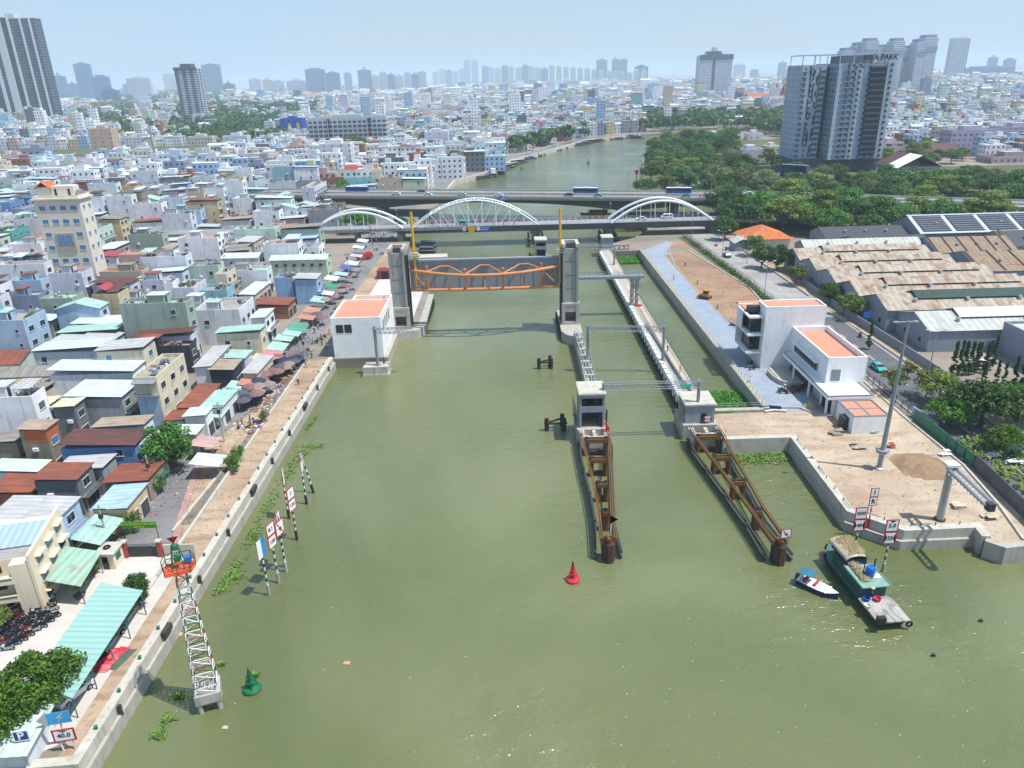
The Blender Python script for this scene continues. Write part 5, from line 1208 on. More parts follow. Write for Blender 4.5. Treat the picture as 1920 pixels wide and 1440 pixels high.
for i,(xa,ya,xb,yf,h,wc,rf,lab) in enumerate(H):
 z = G + h + (.8 if rf[0] == 'F' else .2)
 x0,y0 = P(xa,ya,z); x1,_ = P(xb,ya - (xb - xa) * .0276,z); _,y1 = P((xa + xb) / 2,yf,z)
 if y1 - y0 < 3.5: y1 = y0 + 3.5
 house(x0,x1,y0,y1,h,wc,rf,rnd,lab=lab)
def named(s):
 for r in houses:
  if r[6] and s in r[6]: return r
t,*_ ,= named('ochre yellow four storey'); r = named('ochre yellow four'); h = r[5][2]; a,b = r[7] / 2,r[8] / 2
mb = MB(); mb.gable(-a - .2,-b + .3,-a + 3.6,b - .2,h + 1.8,.9,'y',.2); mb.build('roof_shed',roofm('red'),t); mb = MB(); mb.slab([(-a + 3.8,-b,h + 1.3),(a,-b,h + 1.3),(a,b,h + 2.2),(-a + 3.8,b,h + 2.2)],.1); mb.build('roof_shed',roofm('b'),t)
r = named('tall narrow cream'); h = r[5][2]; a,b = r[7] / 2,r[8] / 2
mb = MB(); mb.box(-a,-b - .06,.0,a - .3,-b,h - 3); mb.build('painted_front',wallm('pblue'),r[0])
mb = MB(); [mb.tube((-a + .3 + i * .6,-b - 1.0,h - 2.6),(-a + .3 + i * .6,-b - 1.0,h - .2),.04,4) for i in range(int(2 * a / .6))]; [mb.tube((-a + .2,-b - 1.0,z),(a,-b - 1.0,z),.04,4) for z in (h - 2.5,h - 1.4,h - .3)]; mb.box(-a,-b - 1.1,h - 2.8,a,-b,h - 2.65); mb.slab([(-a,-b - 1.3,h),(a,-b - 1.3,h),(a,-b,h + .2),(-a,-b,h + .2)],.08); mb.build('balcony_cage',GALV,r[0])
r = named('bare concrete three'); h = r[5][2]; a,b = r[7] / 2,r[8] / 2; mb = MB(); mb.box(-a + .8,-b - .04,h - 2.2,a + .04,b + .02,h + .02); mb.build('brick_storey',M('brickwork','b0603c','wall',.9,.15,.4,'7a4a34',2),r[0])
r = named('crumbling cream gable'); h = r[5][2]; a,b = r[7] / 2,r[8] / 2; mb = MB(); mb.prism([(a + .38,-b - .5),(a + .7,-b - .5),(a + .7,b + .5),(a + .38,b + .5)],0,h - .4); mb.face([(a + .72,-b - .5,h - .4),(a + .72,b + .5,h - .4),(a + .72,1.2,h + r[8] * .19),(a + .72,-1.2,h + r[8] * .19)]); mb.build('gable_front',M('gable_cream','c9baa6','wall',.9,.15,.5,'8d7b68',.5),r[0])
r = named('long pale green house'); a,b,h = r[7] / 2,r[8] / 2,r[5][2]
for i in range(6): put(WM[(1.2,1.3)],'window',r[0],(-a + 2 + i * (2 * a - 4) / 5,-b - .02,h - 2.6))
t,a,b,h = r[0],a,b,h
# ---- landmark buildings of the left bank
def zt(px,py,Y): return ZZ(px,py,Y)[1]
def hotel():
 Y = 236; xl,_ = ZZ(62,376,Y); xr,_ = ZZ(147,372,Y); zz = zt(105,374,Y); h = zz - G
 t = thing('hotel','cream six storey hotel with blue windows and an orange roofed tower','building',((xl + xr) / 2,Y,G)); a = (xr - xl) / 2; D = 7
 occ.append((xl - 1,xr + 1,Y - 1,Y + D + 1))
 CR = M('hotel_cream','d8d0c0','wall',.85,.06,.15,'8a8070',.3)
 mb = MB(); mb.box(-a,0,0,a,D,h); mb.build('wall',CR,t)
 mb = MB(); mb.box(-a - .6,-.6,h - .1,a + .6,D + .6,h + .35); mb.box(-a,0,h + .35,a,.25,h + 1.1); mb.box(a - .25,.25,h + .35,a,D,h + 1.1); mb.box(-a,.25,h + .35,-a + .25,D,h + 1.1); mb.build('cornice',M('hotel_trim','d9d0c0','plain'),t)
 mb = MB(); mb.box(-2.6,3,h + .35,4.4,6.5,h + 3.6); mb.build('roof_house',CR,t)
 mb = MB(); mb.box(-1.6,2.95,h + .6,-.9,3,h + 2.8); mb.box(2.6,2.95,h + .6,3.3,3,h + 2.8); mb.build('roof_door',GLASS,t)
 mb = MB(); mb.prism([(-6.8,3),(-2.8,3),(-2.8,6.6),(-6.8,6.6)],h + .35,h + 3.4); mb.build('stair_tower',CR,t)
 mb = MB(); mb.gable(-6.9,2.9,-2.7,6.7,h + 3.4,1.6,'y',.6); mb.build('tower_roof',M('orange_tiles','d2692f','sheet',.8,.1,.3,'9a4a28',per=.6),t)
 put(TANK,'water_tank',t,(5.6,4,h + .4)).scale = (1.5,1.5,1.4); put(TANK,'water_tank',t,(5.4,5.6,h + .4)).scale = (1.1,1.1,1.1)
 for f_ in range(5):
  z = h - 3.3 - f_ * 4.1
  for i in range(4):
   x = -a + 2.2 + i * (2 * a - 4.4) / 3
   if f_ in (2,3) and i in (1,2): continue
   put(WMB[(1.9,1.4)],'window',t,(x,0,z))
  for i in range(2): put(WMB[(1.2,1.3)],'window',t,(a,1.8 + i * 3.4,z),(0,0,math.pi / 2))
 mb = MB(); mb.box(-2.9,-.3,h - 15.8,2.9,0,h - 10.3,0); mb.build('portal_frame',M('hotel_stone','b3a38e','wall',.8,.1,.2),t)
 mb = MB(); mb.box(-2.4,-.36,h - 14.1,2.4,-.3,h - 10.9); mb.build('curtain_window',WBL,t)
 mb = MB(); [mb.box(-2.4 + i * .78 - .05,-.4,h - 14.1,-2.4 + i * .78 + .05,-.36,h - 10.9) for i in range(7)]; mb.build('mullion',WF,t)
hotel()
def pagoda():
 x,y = P(183,402); t = thing('temple','small orange tiled pagoda roofed temple behind the hotel','temple',(x + 2,y - 6,G)); occ.append((x - 8,x + 10,y - 12,y + 2)); OT = M('orange_tiles','d2692f')
 TO = wallm('orange'); mb = MB(); mb.box(-7,-4,0,7,4,6.2); mb.build('wall',TO,t)
 def hip(z,a,b,hh,a2,b2,nm):
  mb = MB(); lo = [(-a,-b,z),(a,-b,z),(a,b,z),(-a,b,z)]; up = [(-a2,-b2,z + hh),(a2,-b2,z + hh),(a2,b2,z + hh),(-a2,b2,z + hh)]
  for k in range(4): mb.face([lo[k],lo[(k + 1) % 4],up[(k + 1) % 4],up[k]])
  mb.face(up); mb.face(lo[::-1]); mb.build(nm,OT,t)
 hip(6.2,8.4,5.4,2.2,4,2,'lower_roof'); mb = MB(); mb.box(-3.4,-1.8,8.4,3.4,1.8,9.8); mb.build('upper_wall',wallm('yellow'),t); hip(9.8,4.6,3,1.6,1.8,.5,'upper_roof')
pagoda()
for r_ in ((-66,-42,60,95),(-64,-40,90,200),(-62,-30,200,440),(-80,-56,60,92)): pass
streetx = lambda y: -61.2 if y < 420 else -70
tree_spots = [(-71,117,9),(-120,305,22),(-150,300,8),(-178,392,10),(-75,307,6)]
for s_ in tree_spots: occ.append((s_[0] - s_[2],s_[0] + s_[2],s_[1] - s_[2] * .7,s_[1] + s_[2] * .7))
occ.append((-100,-54,50,96)); occ.append((-62,-30,96,420)); occ.append((-140,60,350,420)); occ.append((-160,-60,300,320))
WK = ['white'] * 6 + ['white2'] * 4 + ['pblue','pblue','lilac','lilac','lilac','grey','cream','beige','pink','sky','turq','sage','mint','cream','beige','bare','cgreen','yellow','brick','white','cream']
RK = ['Fgrey','Fgrey','Fgrey','Sw','Slg','Sg','Ftile','Fmint','Fgrey','Slg','Sg','Sw','Sm','Spm','Sb','Sr','St','Xlg','Xr','Xo','Ym','Xw','Spb','Sw','Sg']
cand = []
rg = random.Random(23)
y = 98.0
while y < 640:
 d = rg.uniform(4.2,6.5) * (1.0 if y < 250 else 1.15)
 x = streetx(y)
 if y > 420: x = -45 if y < 500 else (-28 if y < 540 else 0)
 far = -.78 * y - 20
 col = 0
 while x > far:
  w = rg.uniform(9,17)
  gap = 1.8 if col % 2 else .25
  yy = y + rg.uniform(-.5,.5)
  cand.append((x - w,x,yy,yy + d - .25)); x -= w + gap; col += 1
 y += d + (.25 if rg.random() < .72 else 2.6)
cand = [c for c in cand if not overlap(*c,m=.6)]
gen = []
for c in cand:
 x0,x1,y0,y1 = c
 px,py = PX(x1,y0,G + 6)
 if px < -25 or px > 1000: continue
 pin = 0 < (x0 + x1) / 2 - P(0,py,G)[0] + 30
 cxm,cym = (x0 + x1) / 2,(y0 + y1) / 2
 p2 = PX(cxm,cym,G + 5)
 if 225 < p2[0] < 600 and 232 < p2[1] < 262 and rg.random() < .75: continue
 if p2[1] < 262 and p2[0] < 240: continue
 if 250 < p2[0] < 330 and p2[1] < 262: continue
 gen.append(c)
gen.sort(key=lambda c: c[2])
NI = 300 - len(houses) - 2
for i,c in enumerate(gen[:NI]):
 w,d = c[1] - c[0],c[3] - c[2]
 h = rg.choice([4,6.8,6.8,7,9.8,10.2,10.4,13.2]) if c[2] < 330 else rg.choice([6.8,7,10,10.2,10.4,13.4,13.6,17])
 if c[1] > -64 and c[2] < 260: h = min(h,7)
 rf = rg.choice(RK)
 if h > 7.5 and rf[0] != 'F' and rg.random() < .6: rf = rg.choice(['Fgrey','Ftile','Fmint'])
 house(c[0],c[1],c[2],c[3],h,rg.choice(WK),rf,rg,wins=True,detail=True)
rest = gen[NI:]
LMK = [(-75,90,'the cream port office'),(-84,118,'the bright blue wall'),(-98,158,'the tall party wall house'),(-125,168,'the gabled warehouse'),(-150,205,'the ochre yellow block'),(-128,245,'the dusty pink house'),
 (-60,178,'the market umbrellas'),(-135,243,'the cream hotel'),(-165,270,'the pagoda temple'),(-85,218,'the big roof garden'),(-75,262,'the pale green house'),(-62,305,'the white bridge arch'),
 (-120,305,'the spreading tree'),(-104,318,'the billboard house'),(-165,455,'the blue mansion'),(-130,470,'the white block'),(-200,330,'the grey walled house'),(-240,420,'the tall bare mast'),
 (-320,430,'the grey slab hotel'),(-62,400,'the road viaduct'),(-40,470,'the red roofed house')]
bk = {}
for r in houses:
 if r[6]: continue
 x,y,h = r[5]
 L = min(LMK,key=lambda m_: (m_[0] - x) ** 2 + (m_[1] - y) ** 2)
 dx,dy = x - L[0],y - L[1]
 rel = ('on the river side of' if dx > 0 else 'inland of') if abs(dx) > abs(dy) * 1.2 else ('behind' if dy > 0 else 'in front of')
 rn_ = r[4].replace(' sheet',''); base = f'{r[1]} {r[2]} house with {rn_} {rel} {L[2]}'.replace('in front of','before').replace('  ',' ')
 base = base.replace('with gabled grey','with gabled grey')
 bk.setdefault(base,[]).append(((dx * dx + dy * dy),r))
for base,v in bk.items():
 v.sort(key=lambda q: q[0])
 for i,(_,r) in enumerate(v): r[0]['label'] = base if len(v) == 1 else ORD[i] + ' ' + base
for r in houses: r[0]['group'] = 'houses of the riverside quarter'
# -- the city as one mass beyond the nearer houses
CMAT = facade('city_mass_wall','ffffff','2a333c',3.4,3.3,.34,.42,usecol=True)
rm = random.Random(5)
WCOL = [lin(WC[k][0]) for k in ['white'] * 7 + ['white2'] * 5 + ['lilac'] * 4 + ['pblue'] * 4 + ['grey','grey','cream','cream','beige','pink','sky','turq','mint','cgreen','yellow','brick','dgrey','stain']]
RCOL = [lin(c) for c in ('a5a39e','9b9892','a9a8a6','c0c6ca','b7bcc0','8b8880','a3927f','a0bdb2','7d4a3a','a3694f','a9b8b0','6d6e70','c8ccd0','d0d4d8','b7bcc0','a5a39e','9b9892','c0c6ca')]
def massbox(mb,x0,x1,y0,y1,h,wc=None,rc=None,z=G,hut=True):
 wc = wc or rm.choice(WCOL); rc = rc or rm.choice(RCOL); n0 = len(mb.f)
 mb.box(x0,y0,z,x1,y1,z + h,bot=False); mb.col += [wc] * 4 + [rc]
 if hut and rm.random() < .7:
  a = rm.uniform(.25,.45) * (x1 - x0); b = rm.uniform(.4,.8) * (y1 - y0); ox = rm.uniform(x0 + .3,x1 - a - .3); oy = y0 + rm.uniform(.1,.5) * (y1 - y0 - b)
  mb.box(ox,oy,z + h,ox + a,oy + b,z + h + 2.6,bot=False); k = len(mb.f) - 5
  for q in range(4): mb.uv.pop(k + q,None)
  mb.col += [wc] * 4 + [rm.choice(RCOL)]
 if rm.random() < .25:
  ym = (y0 + y1) / 2; e = .3; zz = z + h + .02; hr = (y1 - y0) * .18; c = rm.choice(RCOL)
  mb.face([(x0 - e,y0 - e,zz),(x1 + e,y0 - e,zz),(x1 + e,ym,zz + hr),(x0 - e,ym,zz + hr)]); mb.face([(x0 - e,ym,zz + hr),(x1 + e,ym,zz + hr),(x1 + e,y1 + e,zz),(x0 - e,y1 + e,zz)]); mb.col += [c,c]
RESV = []   # image-space-free reserved plots (world boxes) for the larger buildings and greenery
def resv(x0,x1,y0,y1): RESV.append((x0,x1,y0,y1))
def free(x0,x1,y0,y1):
 for a in RESV:
  if x0 < a[1] and x1 > a[0] and y0 < a[3] and y1 > a[2]: return False
 return True
bigs = []
def big(label,xl,xr,yb,yt,depth,mat,rim=None,name='building',cat='building',group=None,roofc=None,dY=0,top=None,crown=None):
 xm = (xl + xr) / 2; Y = P(xm,yb)[1] + dY
 x0 = P(xl,yb)[0] * (Y / P(xl,yb)[1]); x1 = P(xr,yb)[0] * (Y / P(xr,yb)[1]); zz = ZZ(xm,yt,Y)[1]; h = zz - G
 t = thing(name,label,cat,((x0 + x1) / 2,Y,G),0,group); a = (x1 - x0) / 2; resv(x0 - 4,x1 + 4,Y - 6,Y + depth + 3)
 mb = MB(); mb.box(-a,0,0,a,depth,h); mb.build('wall',mat,t)
 rc = roofc or TERR['grey']
 mb = MB(); q = min(.5,a * .1) + .1; mb.box(-a - .02,-.02,h,a + .02,q,h + 1.1); mb.box(-a - .02,depth - q,h,a + .02,depth + .02,h + 1.1); mb.box(-a - .02,q,h,-a + q,depth - q,h + 1.1); mb.box(a - q,q,h,a + .02,depth - q,h + 1.1); mb.box(-a * .4,depth * .3,h,a * .35,depth * .8,h + 3.4); mb.build('roof_parapet',rim or mat_plain(mat),t)
 mb = MB(); mb.box(-a + q,q,h,a - q,depth - q,h + .08); mb.build('roof',rc,t) if not crown else None
 bigs.append((t,a,depth,h)); return t,a,depth,h
def mat_plain(m_): return M('trim_' + m_.name,TRIM.get(m_.name,'a9aeb2'),'plain',.8,.08)
TRIM = {}
def fc(name,wall,*a,**k): TRIM[name] = wall; return facade(name,wall,*a,**k)
F_school = fc('facade_school','b3b8c0','3c454e',4.6,4.0,.72,.5)
F_hotelgrey = fc('facade_greyblock','8e98a4','3a444e',5.0,3.6,.4,.4)
F_beige = fc('facade_beige','c5ab98','5b5652',7.5,3.6,.16,.3)
F_white = fc('facade_whiteblock','d8dbde','69737c',6.0,3.6,.3,.35)
F_blank = fc('facade_blankwhite','c9ccd8','566273',9.0,3.6,.14,.25)
F_pink = fc('facade_pink','b79fa6','5d5f68',4.2,3.6,.5,.45)
F_lav = fc('facade_lavender','b2a8c0','6a6a78',4.2,3.6,.55,.42)
F_apt = fc('facade_apartment','c3c9d2','445163',3.4,3.3,.5,.55)
F_apt2 = fc('facade_apartment_blue','8193ad','3b4c68',3.4,3.3,.55,.6)
F_cream = fc('facade_apartment_cream','c9c3b6','5b6470',3.4,3.3,.45,.5)
F_glassb = fc('facade_blue_glass','5b7ea8','3f628c',1.8,3.6,.86,.82,rough=.25)
F_glassd = fc('facade_dark_glass','42597a','31486a',1.8,3.6,.86,.8,rough=.25)
F_stripe = fc('facade_striped_tower','d0d3d8','39424f',3.0,3.4,.7,.6,stripe='6a7a92',sp=12,sf=.5)
F_left = fc('facade_tall_tower','46525f','28323e',4.0,4.6,.62,.62,band='79828a',bandf=.12)
F_orange = fc('facade_orange_school','c08a45','4f4238',4.0,3.8,.5,.45)
F_dark = fc('facade_dark_box','33393f','151a20',5.0,3.6,.6,.4)
ORT = M('orange_roof','c8663a','sheet',.8,.12,.3,'95492c',per=1.2)
REDT = M('red_roof','a63a38','sheet',.8,.1,.2,'7c2b2b',per=1.2)
MAR = M('maroon_roof','5d4040','sheet',.8,.12,.3,'45302f',per=1.2)
t,a,d,h = big('long grey white school block with a grid of balconies and dark stair slots',583,728,283,222,22,F_school)
mb = MB(); [mb.box(x - 1.6,-.25,0,x + 1.6,-.02,h) for x in (-a * .48,a * .58)]; mb.build('stair_slot',M('slot_dark','2c333c'),t)
mb = MB(); [mb.box(-a + i * 4.6 - .25,-.9,0,-a + i * 4.6 + .25,-.28,h) for i in range(1,int(2 * a / 4.6))]; mb.build('fin',M('fin_grey','b9bdc3'),t)
mb = MB(); [mb.box(-a,-.8,z,a,-.3,z + .5) for z in [4 * i for i in range(1,int(h / 4))]]; mb.build('balcony_band',M('fin_grey','b9bdc3'),t)
t,a,d,h = big('bright blue building with yellow windows beside the grey school block',529,571,262,224,18,fc('facade_blue','1f4fa8','2a4a80',7,8,.2,.4))
mb = MB(); [mb.box(x,-.12,h - 15,x + 3.4,-.02,h - 4) for x in (-a + 9,a - 7)]; mb.build('yellow_window',M('yellow_glass','c8c06a'),t)
big('beige eight storey tower with small scattered windows',178,220,303,243,13,F_beige)
big('grey slab hotel with six rows of small windows',50,96,328,280,14,F_hotelgrey)
t,a,d,h = big('white six storey block beside the orange roofed mansion',605,662,328,272,16,F_white)
t,a,d,h = big('blue walled mansion with a broad hipped orange roof',524,600,322,310,20,fc('facade_mansion','5f93cc','2c4a70',2.6,3.8,.4,.6),crown=1)
mb = MB(); lo = [(-a - 2,-2,h + 1.15),(a + 2,-2,h + 1.15),(a + 2,d + 2,h + 1.15),(-a - 2,d + 2,h + 1.15)]; up = [(-a + 7,d * .4,h + 5.4),(a - 7,d * .4,h + 5.4),(a - 7,d * .6,h + 5.4),(-a + 7,d * .6,h + 5.4)]
for k in range(4): mb.face([lo[k],lo[(k + 1) % 4],up[(k + 1) % 4],up[k]])
mb.face(up); mb.build('roof',ORT,t)
big('pale grey riverside block with blank lower wall and small roof gardens',798,842,287,250,15,F_blank)
t,a,d,h = big('long white house with a red ridge roof and rows of tiny windows',766,826,313,288,12,F_blank,crown=1)
mb = MB(); mb.gable(-a,0,a,d,h + 1.2,2.5,'x',.5); mb.build('roof',REDT,t)
t,a,d,h = big('orange school with a hipped orange roof above the moored barges',1092,1150,240,226,26,F_orange,crown=1)
mb = MB(); mb.gable(-a,0,a,d,h + 1.2,6,'x',1.5); mb.build('roof',ORT,t)
big('tall narrow pink building near the river bend',1000,1018,257,231,12,fc('facade_hotpink','c9738b','6b4a58',8,4,.1,.2))
big('dark boxy building with white floor bands',848,880,251,226,14,F_dark)
big('white blank walled building by the dark box',887,900,262,240,12,F_blank)
big('white tower block set among houses, mid city',1012,1034,193,172,20,F_white); big('sky blue block beside the white tower block',1036,1062,192,172,20,fc('facade_sky','4a8fc8','3f6d9c',6,4,.3,.3))
for i,(xl,xr,yb,yt,f_,lab) in enumerate(((354,400,277,258,F_cream,'low yellow and white building behind the dark green trees'),(421,467,285,257,F_blank,'plain white building with an orange rooftop shed'),(655,700,343,322,F_blank,'white gabled house by the viaduct with a mint side'),
  (700,765,330,303,F_blank,'long blank off white wall building behind the viaduct'),(740,800,283,268,F_blank,'long low lilac white building beside the riverside block'),(843,870,300,272,F_white,'white balconied house beside the pale grey riverside block'),(872,886,295,265,F_hotelgrey,'slim grey house near the river road'))):
 big(lab,xl,xr,yb,yt,12,f_)
t,a,d,h = big('white house with a steep red gable roof just behind the viaduct',648,700,352,330,12,F_blank,crown=1)
mb = MB(); mb.gable(-a,0,a,d,h + 1.2,4.5,'x',.5); mb.build('roof',REDT,t)
# ---- skyline towers
def crownbits(t,a,d,h,mat,rnd):
 mb = MB(); mb.box(-a * .6,d * .2,h + 1,a * .5,d * .8,h + 4 + rnd.random() * 5); mb.box(-a * .2,d * .3,h + 1,a * .1,d * .6,h + 12 * rnd.random() + 6); mb.build('roof_plant',mat,t)
t,a,d,h = big('huge black and white apartment tower cropped by the picture edge',-75,112,240,36,22,F_left,name='apartment_tower',cat='tower')
mb = MB()
for u0,u1 in ((.28,.33),(.40,.46),(.53,.56),(.61,.68),(.74,.76),(.86,.875),(.95,.965)): mb.box(-a + 2 * a * u0,-2.2,14,-a + 2 * a * u1,-.02,h + (6 if u0 < .8 else 2))
mb.build('white_fin',M('tower_white','c9cccf','plain',.8,.08),t)
mb = MB()
for u0,u1 in ((.34,.39),(.47,.52),(.69,.73)): mb.box(-a + 2 * a * u0,-1.0,14,-a + 2 * a * u1,-.02,h + 3)
mb.build('dark_bay',M('tower_dark','222a33','plain',.5,.2),t)
mb = MB(); [mb.box(-a - 6 + i * 0,-8,3 + i * 4.5,a + 8,-2.3,4 + i * 4.5) for i in range(3)]; mb.box(-a - 6,-7.5,0,a + 8,-2.3,12); mb.build('podium',M('podium_brown','6e605c'),t)
mb = MB(); [mb.box(a * u,4,h,a * u + 14,20,h + 9) for u in (-.2,.15,.45)]; mb.build('roof_frame',M('tower_white','c9cccf'),t)
t,a,d,h = big('slim grey and white striped tower with a stepped crown left of the dark glass tower'.replace('left of','beside'),345,385,235,128,26,F_stripe,name='apartment_tower',cat='tower')
mb = MB(); mb.box(-a * .5,4,h + 1,a * .5,d - 4,h + 7); mb.box(-a - 1,-1,h - 2,a + 1,-.03,h + 2); mb.build('crown',M('crown_dark','4a545e'),t)
T_ = [(152,182,190,120,F_glassb,'tall blue glass tower among the city centre cluster'),(108,131,192,143,F_glassb,'blue slab tower next to the huge black and white tower'),(133,150,187,157,F_glassd,'low dark blue block before the tall blue glass tower'),
 (181,212,192,144,F_glassb,'dark blue stepped tower beside the tall blue glass tower'),(195,226,196,170,F_glassd,'small dark glass block at the foot of the blue towers'),(234,262,182,158,F_apt2,'blue grey slab beyond the highway'),(243,287,186,147,F_apt,'broad white apartment slab with a mural beyond the highway'),
 (311,334,176,139,F_cream,'twin topped white tower behind the slim striped tower'),(386,420,178,121,F_glassd,'dark blue glass tower with a slanted top'),(420,442,180,158,F_glassd,'low dark block beside the dark blue glass tower'),
 (470,492,178,149,F_apt,'pale apartment tower starting the hazy skyline row'),(495,512,178,150,F_cream,'cream tower second in the hazy skyline row'),(512,535,178,152,F_apt,'pale tower third in the hazy skyline row'),(540,578,180,152,F_apt,'wide white apartment slab in the hazy skyline row'),
 (577,613,180,130,F_apt2,'tall blue grey tower pair before the hazy row'),(614,640,180,137,F_apt2,'blue grey stepped tower beside the tall pair')]
for i,(xl,xr) in enumerate(((648,662),(674,699),(700,712),(713,728),(729,742),(742,758),(760,772),(773,786),(784,801))):
 T_.append((xl,xr,176 - i * .5,137 + (i % 3) * 3 - (8 if i in (1,8) else 0),(F_apt,F_apt2,F_cream)[i % 3],ORD[i] + ' tower in the skyline group above the school block'))
xs = [812,824,836,850,862,904,916,928,941,953,967,979,991,1003,1015]
for i,x in enumerate(xs): T_.append((x,x + 11 + i % 3,160,129 - (i * 5) % 7 + (6 if i < 5 else 0),(F_apt,F_cream,F_apt2)[i % 3],ORD[i] + ' tower in the pale row beyond the river bend'))
T_ += [(871,883,160,114,F_apt,'tallest pale tower of the twin pair above the river'),(885,898,160,114,F_apt,'second tall pale tower of the twin pair above the river'),(1118,1138,158,113,F_apt2,'blue grey twin tower standing above the white row'),(1147,1160,158,112,F_apt2,'blue grey stepped tower beside the twin above the white row'),(1161,1175,158,112,F_apt2,'last blue grey stepped tower above the white row'),(1190,1214,158,125,F_glassd,'dark flat topped block at the end of the white row')]
for i in range(14): T_.append((1030 + i * 13.2,1040 + i * 13.2,159,128 + (i * 7) % 6 - (4 if i < 6 else -4),(F_apt,F_cream,F_apt)[i % 3],ORD[i] + ' block in the dense white apartment row by the river bend'))
T_ += [(1308,1368,186,104,F_apt,'large white tower block with dark bands beyond the grove'),(1375,1396,150,122,F_apt,'small hazy tower beside the large white tower block'),(1407,1421,150,131,F_apt2,'low hazy block between the towers'),(1458,1472,150,118,F_apt2,'slim hazy tower close to the riverside high rise'),(1472,1490,152,129,F_apt,'pale hazy slab close to the riverside high rise'),
 (1772,1806,149,72,F_stripe,'tall grey blue striped tower standing alone'),(1806,1900,146,127,F_glassb,'long low blue block at the horizon'),(1850,1866,142,108,F_apt2,'faint tower at the horizon'),(1880,1900,142,112,F_apt2,'second faint tower at the horizon')]
rk = random.Random(9)
for xl,xr,yb,yt,f_,lab in T_:
 if f_ in (F_glassb,F_glassd) : yy = yb
 t,a,d,h = big(lab,xl,xr,yb,yt,max(18,(xr - xl) * .6),f_,name='apartment_tower',cat='tower',group='towers on the skyline'); crownbits(t,a,d,h,mat_plain(f_),rk)
r_ = [b for b in bigs if b[0]['label'].startswith('large white tower block')][0]
mb = MB(); t,a,d,h = r_; mb.box(-a - 1,-1,h - 9,a + 1,-.03,h + 2); mb.box(-a * .2,-.8,0,-a * .05,-.03,h); mb.box(-a * .5,3,h + 1,a * .3,d - 2,h + 9); mb.build('dark_crown',M('crown_dark','4a545e'),t)
for i,(xl,xr,yt,yb) in enumerate(((1578,1600,96,190),(1600,1618,86,190),(1618,1640,78,190),(1640,1668,90,189),(1668,1688,78,189),(1688,1712,92,188),(1712,1728,80,188),(1724,1748,72,188))):
 t,a,d,h = big(ORD[i] + ' segment of the stepped white apartment complex behind the dark high rise',xl - 8,xr - 8,yb,yt,30,F_apt,name='apartment_tower',cat='tower',group='stepped apartment complex',dY=(i % 2) * 14)
 mb = MB(); mb.box(-a * .8,3,h + 1,a * .8,d - 3,h + 6); mb.box(-a - .6,-.6,h - 22,a + .6,-.03,h - 14); mb.build('crown',mat_plain(F_apt2),t)
